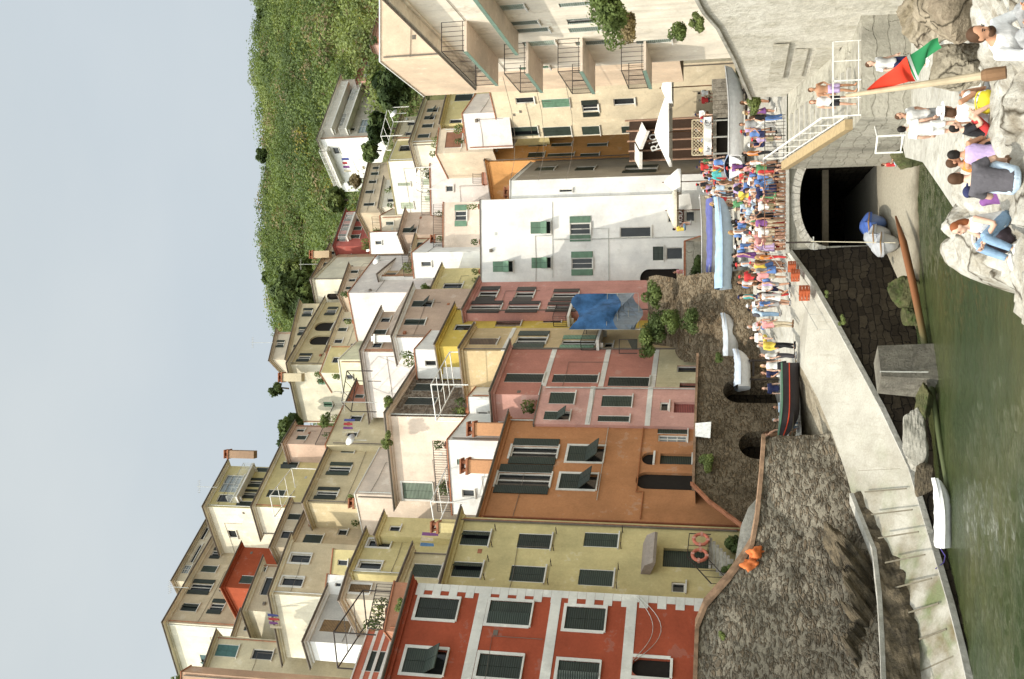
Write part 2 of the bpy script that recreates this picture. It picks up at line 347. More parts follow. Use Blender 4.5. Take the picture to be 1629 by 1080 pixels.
    if kind == 'c':
        for a, b in ((t0 + .01, (t0 + t1) / 2 - .008), ((t0 + t1) / 2 + .008, t1 - .01)):
            q = MB(); lf = b - a
            if wrnd.random() < .16:                    # a leaf left ajar
                an = R(wrnd.uniform(12, 40)); left = a < (t0 + t1) / 2 - .05; h0 = fc.pt(a if left else b, z0 + .02, -.05); dv = (e if left else -e) * math.cos(an) + n * math.sin(an)
                q.obox(h0, dv * lf, dv.cross(UPV) * .045, UPV * (H - .04)); q.build('shutter', sm, wo); continue
            q.obox(fc.pt(a, z0 + .02, -.07), e * (b - a), n * .045, UPV * (H - .04))
            q.obox(fc.pt(a, z0 + H * .5, -.026), e * (b - a), n * .012, UPV * .06); q.build('shutter', sm, wo)
    elif kind == 'p':
        zm = z0 + H * .48
        for a, b in ((t0 + .01, (t0 + t1) / 2 - .01), ((t0 + t1) / 2 + .01, t1 - .01)):
            q = MB(); q.obox(fc.pt(a, zm, -.05), e * (b - a), n * .045, UPV * (z1 - zm))
            ang = R(42); v = -UPV * math.cos(ang) + n * math.sin(ang); l = (zm - z0) * .95
            q.obox(fc.pt(a, zm - .01, .0), e * (b - a), v.cross(e) * .04, v * l); q.build('shutter', sm, wo)
    elif kind == 'o':
        lw = max(.18, (full[1] - full[0]) * .26)
        for a in (t0 - lw - .02, t1 + .02):
            if a < -.3 or a + lw > fc.len + .3: continue
            q = MB(); q.obox(fc.pt(a, z0, .025), e * lw, n * .045, UPV * H); q.build('shutter', sm, wo)
def offset_poly(poly, d):
    out = []; n = len(poly)
    for i in range(n):
        a, b, c = Vector(poly[i - 1]), Vector(poly[i]), Vector(poly[(i + 1) % n])
        e1 = (b - a).normalized(); e2 = (c - b).normalized(); n1 = Vector((e1.y, -e1.x)); n2 = Vector((e2.y, -e2.x))
        m = (n1 + n2); m = m / max(.35, m.dot(n1)) if m.length > .1 else n1
        out.append(b + m * d)
    return out
def railing_mb(mb, pts, h=1.0, r=.018, step=.14, bars=True):
    for a, b in zip(pts[:-1], pts[1:]):
        a = Vector(a); b = Vector(b); n = max(1, int((b - a).length / step))
        mb.tube([a + UPV * h, b + UPV * h], r * 1.4, 4); mb.tube([a + UPV * .08, b + UPV * .08], r, 4)
        for i in range(n + 1):
            p = a.lerp(b, i / n)
            if bars or i % 8 == 0: mb.tube([p, p + UPV * h], r * (.8 if i % 8 else 1.4), 4)
HOUSES = {}
def house(label, tops, Y, key=0, h=12, d=8, wall=(.6, .55, .45, 1), wall2=None, roof='eave', wins=(), plan=None, ztop=None, hip=1.0,
          sh=GREENSH, rcol=None, over=.4, dirt=.5, cat='house', name='house', surround=False, group=None, mat=None, mat2=None, chim=0, trim=None, parapet=.0):
    if plan: pts = [Vector(p) for p in plan]; zt = ztop
    else:
        k0 = K(tops[key][0]); pts = []
        for tp in tops:
            q = P(tp[0], tp[1], tp[2] if len(tp) > 2 else Y * k0 / K(tp[0])); pts.append(Vector((q.x, q.y)))
        zt = CAMZ + (tops[key][2] if len(tops[key]) > 2 else Y) * k0
    if not plan and len(pts) == 2:
        e = (pts[1] - pts[0]).normalized(); n = Vector((-e.y, e.x)); poly = [pts[0], pts[1], pts[1] + n * d, pts[0] + n * d]; nf = 1
    elif not plan and len(pts) == 3: poly = [pts[0], pts[1], pts[2], pts[0] + pts[2] - pts[1]]; nf = 2
    else: poly = pts; nf = len(pts)
    c = sum(poly, Vector((0, 0))) / len(poly); z0 = zt - h
    root = thing(name, label, cat, (c.x, c.y, z0), group)
    faces = [Face(poly[i], poly[(i + 1) % len(poly)], z0, zt) for i in range(len(poly))]
    for wd in wins:
        fi, x, y, hx, wy, kd = wd[:6]; op = dict(wd[6]) if len(wd) > 6 else {}
        window(root, faces[fi], x, y, hx, wy, kd, op.get('sh', sh), op.get('s', surround), trim)
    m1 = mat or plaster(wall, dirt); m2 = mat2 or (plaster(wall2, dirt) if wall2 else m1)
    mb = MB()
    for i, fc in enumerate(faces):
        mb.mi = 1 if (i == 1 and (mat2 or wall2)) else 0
        fc.mesh(mb)
        for sp in getattr(fc, 'spandrels', []): mb.add(sp.v, sp.f)
    mb.mi = 0; mb.quad(*[(p.x, p.y, zt) for p in poly]); mb.build('wall', [m1, m2], root)
    rm = rcol or SLATE
    if roof == 'eave':
        over = over if over < .3 else .12 + over * .55
        cb = MB(); cb.prism(offset_poly(poly, .10), zt - .16, zt - .02); cb.prism(offset_poly(poly, max(.12, over - .04)), zt - .018, zt + .016); cb.build('cornice', m1, root)
        rb = MB(); rb.prism(offset_poly(poly, over), zt + .02, zt + .10)
        o1 = offset_poly(poly, over - .02); tp = [p.lerp(c, .72) for p in poly]
        rb.prism(o1, zt + .104, zt + .104 + hip, tp); rb.build('roof', rm, root)
        gb = MB(); og = offset_poly(poly, over + .05)
        for i in range(nf): gb.tube([(og[i].x, og[i].y, zt + .09), (og[(i + 1) % len(og)].x, og[(i + 1) % len(og)].y, zt + .07)], .045, 6)
        gb.build('gutter', FASCIA, root)
    elif roof in ('flat', 'terrace'):
        ph = parapet or .45; inner = offset_poly(poly, -.22); pb = MB(); n = len(poly)
        for i in range(n):
            a, b, ci, di = poly[i], poly[(i + 1) % n], inner[(i + 1) % n], inner[i]
            pb.prism([a, b, ci, di], zt, zt + ph)
        pb.build('parapet', m1, root); cp = MB(); oo = offset_poly(poly, .06); ii = offset_poly(poly, -.28)
        for i in range(n): cp.prism([oo[i], oo[(i + 1) % n], ii[(i + 1) % n], ii[i]], zt + ph, zt + ph + .07)
        cp.build('coping', rcol or TERRA, root)
        if roof == 'terrace':
            rb = MB(); q = offset_poly(poly, -.1); railing_mb(rb, [(q[i].x, q[i].y, zt + ph + .07) for i in range(nf + 1)], .85); rb.build('railing', IRON, root)
    for k in range(chim):
        q = c.lerp(poly[k % len(poly)], .45 + .1 * k); cm = MB(); cm.cbox((q.x, q.y, zt + 1.1), .5, .5, 1.9); cm.cbox((q.x, q.y, zt + 2.12), .7, .7, .12); cm.cbox((q.x, q.y, zt + 2.3), .4, .4, .2); cm.build('chimney', m1, root)
    root['_zt'] = zt; HOUSES[label] = (root, faces, zt, poly)
    return root, faces, zt, poly
def balcony(root, fc, x0, y0, x1, y1, out=.9, th=.16, mat=None, rail=IRON, rh=.95, railon=True):
    t0, z = fc.loc(x0, y0); t1, _ = fc.loc(x1, y1)
    if t0 > t1: t0, t1 = t1, t0
    b = MB(); b.obox(fc.pt(t0, z - th, -.02), fc.e * (t1 - t0), fc.n * (out + .02), UPV * th)
    for t in (t0 + .25, t1 - .4): b.obox(fc.pt(t, z - th - .22, -.02), fc.e * .14, fc.n * out * .6, UPV * .22)
    bo = b.build('balcony', mat or TRIM, root)
    if railon:
        r = MB(); railing_mb(r, [fc.pt(t0 + .04, z, .03), fc.pt(t0 + .04, z, out - .05), fc.pt(t1 - .04, z, out - .05), fc.pt(t1 - .04, z, .03)], rh); r.build('railing', rail, bo)
    return bo
def band(root, fc, z, h=.25, mat=None, t0=0, t1=None, out=.025, name='band'):
    b = MB(); t1 = t1 if t1 is not None else fc.len; b.obox(fc.pt(t0, z - h / 2, -.01), fc.e * (t1 - t0), fc.n * (out + .01), UPV * h); return b.build(name, mat or TRIM, root)
def pipe(root, fc, t, z0, z1, mat=None, r=.05):
    b = MB(); b.tube([fc.pt(t, z0, .07), fc.pt(t, z1, .07)], r, 6); b.build('downpipe', mat or FASCIA, root)

CREAM = (.60, .52, .36, 1); YELL = (.62, .53, .27, 1); TANC = (.52, .39, .25, 1); PINKC = (.60, .34, .29, 1); SALM = (.50, .22, .17, 1)
ORNG = (.48, .225, .105, 1); REDC = (.37, .082, .042, 1); WHT = (.83, .82, .79, 1); LAV = (.74, .68, .64, 1); PEACH = (.72, .56, .41, 1); PCRM = (.72, .60, .50, 1)
GRY = (.42, .40, .37, 1); LCRM = (.76, .71, .57, 1); VIVY = (.66, .50, .12, 1)
STONEH = rubble('rubble_house_wall', (.20, .15, .11, 1), (.34, .27, .21, 1), (.30, .25, .20, 1), 3.5, 1.6)

# front row on the left
r, f, zt, po = house('brick red house with white bands and toothed white corner at the left', [(604, 1120), (657, 927)], 41.5, 1, 14, 8, REDC, roof='eave', hip=.5, surround=True, rcol=FASCIA, over=.3, dirt=.25,
    wins=[(0, 696, 968, 65, 33, 'c'), (0, 676, 1052, 66, 40, 'p'), (0, 811, 975, 68, 37, 'c'), (0, 795, 1060, 70, 37, 'c'), (0, 931, 984, 63, 36, 'c'), (0, 920, 1069, 66, 34, 'c'), (0, 1035, 1062, 62, 30, 'a')])
RF = f[0]
for x in (771, 887, 1007): band(r, RF, RF.loc(x, 941)[1], .42)
b = MB(); z = zt - .25; k = 0
while z > zt - 12.4:
    wd = .34 if k % 2 else .60; b.obox(RF.pt(RF.len - wd, z - .36, -.01), RF.e * wd, RF.n * (.03 if k % 2 else .033), UPV * .36); z -= .37; k += 1
b.build('quoins', TRIM, r)
b = MB()
for i in range(2):
    b.tube([RF.pt(RF.len * .98 - t * .75, RF.loc(1012 + i * 4, 965)[1] - .75 * math.sin(t * .8) * (1 + .3 * i), .06) for t in [k * .3 for k in range(14)]], .012, 4)
b.build('hanging_cable', WIRE, r)
r, f, zt, po = house('pale yellow house with six dark green shutters between the red and the orange house', [(697, 962), (735, 822)], 46.6, 1, 15.6, 8, YELL, roof='eave', hip=.5, over=.45, dirt=.35,
    wins=[(0, 756, 856, 45, 24, 'c'), (0, 743, 906, 47, 25, 'c'), (0, 850, 861, 53, 24, 'c'), (0, 839, 913, 55, 26, 'c'), (0, 956, 859, 54, 23, 'c'), (0, 948, 919, 55, 26, 'c'), (0, 1091, 888, 73, 30, 'r'), (0, 1079, 934, 22, 16, 'd')])
YF = f[0]; b = MB(); ta, za = YF.loc(1034, 914); tb, _ = YF.loc(1034, 865)
pr = [(0, 0), (.8, -.28), (.86, -.16), (.6, .22), (0, .42)]
for i in range(1):
    v = [YF.pt(ta, za + q[1], q[0]) for q in pr] + [YF.pt(tb, za + q[1], q[0]) for q in pr]
    b.add(v, [[0, 1, 2, 3, 4], [9, 8, 7, 6, 5]] + [[i, (i + 1) % 5 + 0, 5 + (i + 1) % 5, 5 + i][::-1] for i in range(5)])
b.build('door_canopy', plaster((.33, .28, .24, 1)), r)
pipe(r, YF, YF.len - .25, zt - 13, zt, FASCIA)
for y0, y1, x in ((844, 870, 783), (893, 922, 771), (849, 876, 881), (900, 930, 872), (847, 873, 988), (906, 936, 981)):
    b = MB(); a = YF.loc(x, y1); c = YF.loc(x, y0)
    for q in (a, c): b.tube([YF.pt(q[0], a[1], 0), YF.pt(q[0], a[1], .45)], .02, 4)
    for o in (.25, .42): b.tube([YF.pt(a[0] - .1, a[1], o), YF.pt(c[0] + .1, a[1], o)], .008, 4)
    b.build('washing_line', IRON, r)
r, f, zt, po = house('big orange house with open shutters above and two propped shutters below', [(763, 828), (810, 666)], 47.5, 0, 14.4, 9, ORNG, roof='eave', hip=.6, over=.35, dirt=.35,
    wins=[(0, 850, 719, 74, 40, 'o', {'s': 1}), (0, 833, 763, 86, 46, 'o', {'s': 1}), (0, 932, 722, 57, 25, 'p', {'s': 1}), (0, 920, 766, 59, 24, 'p', {'s': 1}), (0, 1030, 729, 18, 20, 'a'), (0, 1075, 730, 50, 17, 'r'), (0, 1057, 765, 92, 27, 'a'), (0, 1070, 682, 47, 17, 'c'), (0, 1070, 697, 46, 11, 'g')])
OF = f[0]
pipe(r, OF, .25, zt - 12.4, zt, simple('rust_paint', (.28, .10, .05, 1), .7)); pipe(r, OF, OF.len - .12, zt - 12, zt, simple('rust_paint', (.28, .10, .05, 1), .7))
b = MB(); q = OF.loc(1012, 783); q2 = OF.loc(1019, 674)
b.tube([OF.pt(q[0], q[1], .05), OF.pt(q2[0], q[1], .05), OF.pt(q2[0], q[1] - 3, .05)], .035, 5); b.tube([OF.pt(q[0], q[1], .05), OF.pt(q[0], q[1] - .35, .05), OF.pt(q[0] - 1.9, q[1] - .35, .05)], .035, 5)
b.build('wall_pipe', simple('orange_pipe', (.34, .13, .05, 1), .7), r)
b = MB(); q = OF.loc(955, 762); b.tube([OF.pt(q[0] - 1.6, q[1], .06), OF.pt(OF.len, q[1], .06)], .02, 4); b.build('cable', WIRE, r)
r, f, zt, po = house('light pink narrow house beside the orange house', [(853, 674), (866, 614)], 53.5, 0, 9.4, 7, PINKC, roof='flat', parapet=.12, dirt=.4, rcol=FASCIA,
    wins=[(0, 894, 633, 40, 19, 'c'), (0, 886, 661, 41, 14, 'p'), (0, 981, 638, 48, 18, 'c'), (0, 976, 666, 50, 10, 'c'), (0, 1057, 646, 14, 14, 'd'), (0, 1091, 648, 38, 17, 'r', {'sh': (.3, .08, .07, 1)})])
for x in (940, 1033): band(r, f[0], f[0].loc(x, 640)[1], .28)
r, f, zt, po = house('salmon house with tall narrow shutters and cream ground floor', [(787, 670), (783, 627), (812, 553)], 56, 1, 12.2, 8, PINKC, wall2=SALM, roof='eave', hip=.5, over=.4, dirt=.4, rcol=simple('green_grey_roof', (.16, .18, .15, 1), .8),
    wins=[(1, 834, 601, 61, 14, 'c'), (1, 915, 602, 72, 13, 'c'), (1, 1000, 607, 65, 15, 'c'), (1, 1095, 587, 36, 11, 'd'), (1, 1098, 616, 34, 13, 'r')])
for x in (872, 961, 1041): band(r, f[1], f[1].loc(x, 590)[1], .3)
zg = f[1].loc(1046, 590)[1]; b = MB()
fg = Face(f[1].a.to_2d(), f[1].b.to_2d(), zt - 12.15, zg); fg.a += f[1].n * .03; fg.holes = [h for h in f[1].holes if h[3] < zg]; fg.mesh(b, .05); b.build('ground_floor', plaster((.62, .55, .36, 1)), r)
r, f, zt, po = house('tan house with open green shutters above the blue tarpaulin', [(733, 558), (755, 522)], 60.5, 0, 15, 7, (.60, .46, .27, 1), roof='eave', hip=.5, over=.3, dirt=.4,
    wins=[(0, 770, 543, 43, 10, 'c', {'sh': BROWNSH}), (0, 845, 541, 49, 27, 'o'), (0, 920, 545, 54, 21, 'o', {'sh': LITGREEN}), (0, 968, 548, 14, 8, 'd')])
band(r, f[0], f[0].loc(812, 535)[1], .25); balcony(r, f[0], 949, 558, 949, 532, .7)
r, f, zt, po = house('bright yellow house squeezed behind the tan house', [(695, 551), (724, 491)], 63.4, 0, 16, 7, VIVY, roof='eave', hip=.5, over=.35, dirt=.4,
    wins=[(0, 809, 514, 40, 9, 'c', {'sh': BROWNSH}), (0, 879, 509, 29, 8, 'c'), (0, 738, 520, 30, 10, 'd')])
balcony(r, f[0], 903, 520, 903, 499, .8)
r, f, zt, po = house('pink house with three rows of wide open dark shutters beside the white house', [(738, 497), (763, 449)], 66, 0, 17, 8, (.56, .28, .24, 1), roof='eave', hip=.6, over=.4, dirt=.6,
    wins=[(0, 776, 468, 30, 23, 'o', {'sh': (.03, .022, .018, 1)}), (0, 772, 489, 50, 19, 'o', {'sh': (.03, .022, .018, 1)}), (0, 834, 469, 30, 23, 'o', {'sh': (.03, .022, .018, 1)}), (0, 832, 489, 50, 18, 'o', {'sh': (.03, .022, .018, 1)}), (0, 899, 470, 41, 19, 'o', {'sh': (.03, .022, .018, 1)}), (0, 894, 489, 48, 15, 'o', {'sh': (.03, .022, .018, 1)})])
r, f, zt, po = house('large white house with green shutters behind the boats in the middle', [(769, 464), (767, 318)], 74, 0, 17.5, 9, WHT, roof='flat', parapet=.15, dirt=.35, sh=LITGREEN, rcol=FASCIA,
    wins=[(0, 860, 362, 32, 20, 'p'), (0, 923, 364, 33, 40, 'o'), (0, 1011, 369, 50, 17, 'd'), (0, 800, 424, 32, 18, 'p'), (0, 861, 418, 31, 18, 'p'), (0, 926, 419, 34, 38, 'o'), (0, 1047, 403, 17, 23, 'c', {'sh': GREENSH}), (0, 1073, 403, 27, 20, 'd'), (0, 1049, 447, 62, 38, 'a'), (0, 1098, 344, 15, 17, 'd'), (0, 1068, 345, 12, 18, 'd')])
WF = f[0]
for y in (381, 457): pipe(r, WF, WF.loc(900, y)[0], zt - 17, WF.loc(830 if y == 457 else 880, y)[1], WIRE, .035)
b = MB(); q = WF.loc(879, 400); b.tube([WF.pt(1, q[1], .04), WF.pt(WF.len - .3, q[1], .04)], .02, 4); q = WF.loc(968, 400)
b.tube([WF.pt(.6, q[1], .04), WF.pt(4.6, q[1], .04), WF.pt(4.6, q[1] + 2, .04)], .025, 4); b.build('wall_cable', WIRE, r)
house('white house wing with grey shaded side wall facing the street', [(818, 320, 73.9), (818, 287, 73.9), (840, 258, 82)], 73.9, 0, 15, 8, WHT, wall2=(.40, .35, .29, 1), roof='flat', parapet=.3, dirt=.4, rcol=TRIM,  # side wall's shade painted in as a grey second wall colour
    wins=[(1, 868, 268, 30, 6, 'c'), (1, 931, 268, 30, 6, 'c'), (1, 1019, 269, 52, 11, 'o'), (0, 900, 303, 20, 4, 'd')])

# behind and above the middle
house('pinkish cream house with terracotta edged terrace behind the white house', [(712, 446), (712, 322)], 80, 0, 10, 8, PCRM, roof='terrace', parapet=.35, sh=LITGREEN,
    wins=[(0, 733, 343, 19, 34, 'o'), (0, 735, 420, 14, 14, 'c')])
house('small ochre house with dark eaves above the pink shuttered house', [(684, 471), (704, 427)], 74, 0, 10, 7, YELL, wins=[(0, 720, 454, 31, 9, 'd')])
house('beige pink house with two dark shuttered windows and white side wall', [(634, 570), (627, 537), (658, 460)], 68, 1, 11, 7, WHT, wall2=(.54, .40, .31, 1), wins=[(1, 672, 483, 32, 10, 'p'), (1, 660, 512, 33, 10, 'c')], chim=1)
house('little house with one green shutter under a brown eave above the white house', [(654, 408), (662, 378)], 84, 0, 8, 6, (.62, .54, .38, 1), wins=[(0, 674, 390, 22, 10, 'c')])
house('low tan house with a white terrace wall in the middle of the village', [(612, 470), (604, 440), (630, 418)], 82, 1, 9, 6, WHT, wall2=TANC, wins=[(1, 628, 428, 20, 5, 'd'), (1, 622, 436, 18, 4, 'c')], hip=.4)
house('rough brown stone house with a sunlit cream side wall in the upper middle', [(631, 797), (617, 662), (662, 591)], 60, 1, 12, 8, PCRM, mat2=STONEH, over=.5, hip=.8, rcol=simple('grey_slate', (.30, .30, .28, 1), .8),
    wins=[(0, 665, 781, 48, 26, 'c', {'sh': (.12, .17, .12, 1), 's': 1}), (1, 682, 616, 46, 12, 'c'), (1, 670, 638, 49, 12, 'c')])
house('plain sunlit cream wall of a house behind the balcony with the brown door', [(583, 862), (567, 786)], 65, 1, 12, 6, PCRM, roof='flat', parapet=.1, rcol=TRIM)
house('pale yellow house with two white framed windows above the yellow quay house', [(557, 912), (583, 851)], 56, 0, 9, 6, YELL, surround=True, wins=[(0, 604, 864, 37, 12, 'd'), (0, 589, 899, 37, 12, 'd')])
r, f, zt, po = house('cream terrace house with one dark shuttered door over the yellow roof', [(636, 931), (657, 877)], 50, 0, 6.5, 6, (.62, .54, .34, 1), wins=[(0, 678, 908, 46, 22, 'c')])
# upper left
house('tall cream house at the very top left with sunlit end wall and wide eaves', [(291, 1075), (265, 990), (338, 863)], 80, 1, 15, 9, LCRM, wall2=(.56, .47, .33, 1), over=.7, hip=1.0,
    wins=[(1, 302, 966, 27, 13, 'c'), (1, 320, 934, 35, 24, 'o'), (1, 333, 905, 25, 11, 'c'), (1, 345, 880, 16, 18, 'o'), (1, 345, 965, 23, 24, 'o'), (1, 362, 935, 22, 14, 'c'), (0, 330, 1050, 20, 16, 'c', {'sh': TEALSH})], chim=1)
house('set back rooftop room on the tallest house at top left', [(277, 924), (331, 828)], 86, 0, 4, 6, (.60, .52, .38, 1), hip=.6, wins=[(0, 296, 905, 14, 14, 'g'), (0, 312, 880, 6, 30, 'd'), (0, 322, 848, 14, 20, 'd')])
r, f, zt, po = house('cream house with glazed veranda and balcony at the top of the left slope', [(361, 900), (328, 806), (363, 741)], 84, 1, 15, 9, LCRM, wall2=YELL, over=.6, hip=.9,
    wins=[(1, 358, 792, 24, 13, 'd'), (1, 368, 769, 28, 28, 'g'), (1, 389, 801, 26, 8, 'c'), (1, 399, 786, 26, 14, 'o'), (1, 409, 768, 26, 14, 'o'), (1, 420, 747, 24, 8, 'c'), (0, 370, 850, 14, 12, 'd')])
balcony(r, f[1], 378, 800, 395, 745, .8, rail=WIRE)
house('lower cream wing with two dark shutters below the glazed veranda', [(417, 850), (404, 806), (452, 706)], 77, 1, 9, 7, LCRM, wall2=YELL, wins=[(1, 439, 785, 28, 12, 'c'), (1, 461, 740, 26, 11, 'c')], hip=.5)
house('small brick red house with two green shutters on the upper left', [(355, 934), (385, 870)], 76, 0, 8, 6, (.36, .08, .035, 1), wins=[(0, 394, 922, 24, 13, 'c'), (0, 416, 864, 24, 13, 'c')], hip=.6, rcol=TERRA)
house('tan house with two dark shutters under the lower cream wing', [(463, 868), (493, 804)], 66, 0, 10, 7, (.58, .47, .32, 1), wins=[(0, 510, 824, 30, 12, 'c'), (0, 498, 857, 30, 14, 'c'), (0, 545, 846, 16, 10, 'd')])
house('narrow beige house with a dark window tucked behind the tan house', [(434, 870), (464, 798)], 71, 0, 8, 6, (.58, .49, .36, 1), wins=[(0, 459, 850, 26, 13, 'd'), (0, 470, 822, 24, 10, 'c')], hip=.4)
house('long beige yellow house with three open shutters left of the village centre', [(486, 800), (533, 698)], 66, 0, 9, 8, (.60, .50, .32, 1), wins=[(0, 540, 746, 36, 20, 'o'), (0, 520, 785, 35, 19, 'o'), (0, 554, 716, 22, 9, 'c')])
house('cream house with slanted sunlit gable on the upper left', [(416, 1044), (390, 971), (419, 897)], 68, 1, 10, 8, LCRM, wall2=(.6, .5, .36, 1), over=.5, wins=[(1, 426, 932, 18, 30, 'd'), (1, 418, 905, 12, 8, 'd')])
house('large cream house with two brown white framed windows on the left slope', [(452, 1045), (432, 945), (463, 862)], 62, 1, 10, 8, LCRM, wall2=(.60, .50, .34, 1), surround=True, wins=[(1, 478, 888, 33, 14, 'd'), (1, 465, 925, 35, 14, 'd')], hip=.6)
house('cream house with a teal shutter at the far left', [(326, 1068), (346, 1011)], 64, 0, 11, 7, (.62, .55, .38, 1), wins=[(0, 361, 1035, 35, 20, 'c', {'sh': TEALSH}), (0, 417, 1041, 34, 17, 'd')])
house('peach coloured gable wall cut by the left edge of the village', [(291, 1130), (291, 1069)], 58, 0, 12, 1.2, (.58, .38, .26, 1), roof='flat', parapet=.1)
house('grey white house with a brown shutter left of centre on the slope', [(497, 1050), (488, 1020), (522, 942)], 54, 1, 9, 7, WHT, wall2=(.55, .53, .49, 1), wins=[(1, 535, 996, 48, 21, 'c', {'sh': (.20, .12, .05, 1)}), (1, 590, 975, 16, 12, 'd')], hip=.5)
house('narrow cream house with one brown shutter beside the terracotta terrace', [(545, 952), (554, 922)], 52, 0, 6, 5, (.62, .54, .42, 1), surround=True, wins=[(0, 573, 936, 34, 13, 'c', {'sh': (.20, .12, .05, 1)})], hip=.4)
r, f, zt, po = house('red and white striped rooftop room behind the brick red house', [(556, 1105), (592, 1000)], 45, 0, 5, 5, (.50, .16, .10, 1), roof='flat', parapet=.15, rcol=TRIM, wins=[(0, 597, 1052, 34, 34, 'c')])
for k in range(5): band(r, f[0], zt - .3 - k * .45, .16, out=.02)
# upper middle
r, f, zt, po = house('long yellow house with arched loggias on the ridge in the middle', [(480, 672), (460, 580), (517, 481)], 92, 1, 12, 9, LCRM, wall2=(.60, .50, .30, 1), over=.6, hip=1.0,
    wins=[(1, 527, 495, 16, 13, 'o'), (1, 515, 519, 28, 15, 'a'), (1, 508, 541, 30, 15, 'a'), (1, 484, 569, 20, 13, 'o'), (0, 512, 607, 12, 10, 'c', {'sh': LITGREEN}), (0, 522, 643, 14, 8, 'c', {'sh': LITGREEN})])
house('upper storey house with three shuttered windows above the loggias', [(457, 570), (478, 483)], 98, 0, 8, 8, (.60, .51, .34, 1), wins=[(0, 489, 497, 15, 13, 'o'), (0, 483, 527, 17, 13, 'o'), (0, 472, 556, 12, 14, 'o')], hip=.6)
house('topmost little house on the ridge in the middle', [(431, 572), (441, 528)], 103, 0, 7, 6, (.62, .54, .42, 1), wins=[(0, 446, 547, 12, 11, 'o')], hip=.5)
house('small sunlit cream house with slanted roof below the loggias', [(530, 624), (511, 593), (527, 550)], 82, 1, 10, 7, LCRM, wall2=YELL, roof='flat', parapet=.1, wins=[(1, 536, 572, 16, 10, 'd')])
house('pale green yellow blank walled house below the loggias', [(548, 622), (541, 572)], 79, 1, 9, 6, (.72, .70, .50, 1), roof='flat', parapet=.12, rcol=TRIM, wins=[(0, 556, 600, 10, 8, 'd')])
house('salmon house with two dark shutters below the ridge', [(548, 655), (568, 612)], 74, 0, 8, 6, (.56, .28, .20, 1), wins=[(0, 572, 630, 14, 6, 'c'), (0, 567, 648, 18, 6, 'c')], hip=.5)
house('cream house with a cluttered terrace left of the salmon house', [(527, 708), (558, 640)], 70, 0, 9, 6, (.64, .55, .36, 1), roof='terrace', wins=[(0, 560, 690, 18, 8, 'd'), (0, 566, 665, 20, 10, 'd')])
house('pale house with brown roof terrace and broad sunlit side wall in the centre', [(590, 664), (576, 560), (607, 496)], 70, 1, 11, 8, LAV, wall2=(.56, .42, .32, 1), over=.3, hip=.4, wins=[(1, 613, 508, 16, 8, 'd'), (1, 605, 528, 20, 8, 'c'), (1, 600, 548, 16, 9, 'd')])
house('lavender white blank wall of a house above the centre', [(571, 542), (556, 466)], 80, 1, 11, 8, LAV, roof='flat', parapet=.12)
house('cream barn like house with arched door next to the hillside scrub', [(505, 488), (497, 445)], 101, 1, 9, 7, LCRM, roof='eave', hip=.4, over=.2, wins=[(0, 530, 472, 20, 10, 'a')])
# right of the ridge
house('tan house with two rows of three small shutters under the hill', [(496, 446), (526, 391)], 105, 0, 10, 8, (.60, .47, .32, 1), hip=.7, over=.3,
    wins=[(0, 528, 402, 11, 5, 'c'), (0, 522, 420, 15, 6, 'c'), (0, 513, 436, 12, 6, 'c'), (0, 554, 402, 12, 5, 'c'), (0, 547, 420, 15, 7, 'c'), (0, 539, 436, 12, 6, 'c')])
r, f, zt, po = house('dark red house with two rows of shutters under the hill', [(531, 392), (551, 336)], 108, 0, 9, 8, (.42, .12, .10, 1), hip=.7, over=.3,
    wins=[(0, 556, 347, 12, 9, 'o'), (0, 551, 362, 13, 9, 'o'), (0, 544, 378, 13, 10, 'o'), (0, 574, 349, 12, 6, 'c'), (0, 569, 363, 13, 6, 'c'), (0, 565, 376, 15, 6, 'c')])
balcony(r, f[0], 553, 384, 563, 345, .8, rail=WIRE)
house('long low tan house with five small shutters under the hill', [(569, 339), (588, 259)], 104, 0, 8, 7, (.62, .51, .37, 1), hip=.6, over=.3,
    wins=[(0, 598, 267, 10, 4, 'c'), (0, 596, 276, 12, 5, 'c'), (0, 593, 289, 12, 5, 'c'), (0, 588, 305, 13, 5, 'c'), (0, 587, 325, 17, 5, 'c')])
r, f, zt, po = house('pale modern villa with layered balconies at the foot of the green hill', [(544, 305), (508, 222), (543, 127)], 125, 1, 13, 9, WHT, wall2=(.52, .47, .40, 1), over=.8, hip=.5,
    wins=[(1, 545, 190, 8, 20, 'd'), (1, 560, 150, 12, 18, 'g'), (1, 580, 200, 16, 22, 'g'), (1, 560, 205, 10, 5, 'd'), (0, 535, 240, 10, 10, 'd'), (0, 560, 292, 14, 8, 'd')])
balcony(r, f[1], 530, 215, 550, 140, 1.2, rail=WIRE); balcony(r, f[1], 553, 215, 572, 140, 1.2, rail=WIRE); balcony(r, f[0], 545, 290, 532, 232, 1.0, rail=WPAINT)
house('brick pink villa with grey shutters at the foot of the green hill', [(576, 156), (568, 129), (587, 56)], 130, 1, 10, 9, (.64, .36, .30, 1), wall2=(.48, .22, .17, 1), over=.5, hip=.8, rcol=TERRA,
    wins=[(1, 583, 118, 9, 9, 'c', {'sh': (.35, .33, .30, 1)}), (1, 587, 102, 9, 9, 'c', {'sh': (.35, .33, .30, 1)}), (1, 606, 104, 9, 8, 'c', {'sh': (.35, .33, .30, 1)}), (1, 602, 120, 9, 8, 'c', {'sh': (.35, .33, .30, 1)})])
house('small pink house half hidden behind the peach gable', [(598, 90), (591, 72), (604, 20)], 120, 1, 9, 7, (.64, .40, .32, 1), wall2=(.50, .25, .19, 1), over=.4, hip=.6, rcol=TERRA, wins=[(1, 614, 50, 14, 9, 'd')])
house('ochre house with deep eaves and two dark doors right of centre', [(703, 198), (720, 126)], 82, 0, 9, 7, YELL, over=.6, wins=[(0, 738, 155, 28, 11, 'c'), (0, 725, 192, 20, 7, 'd')])
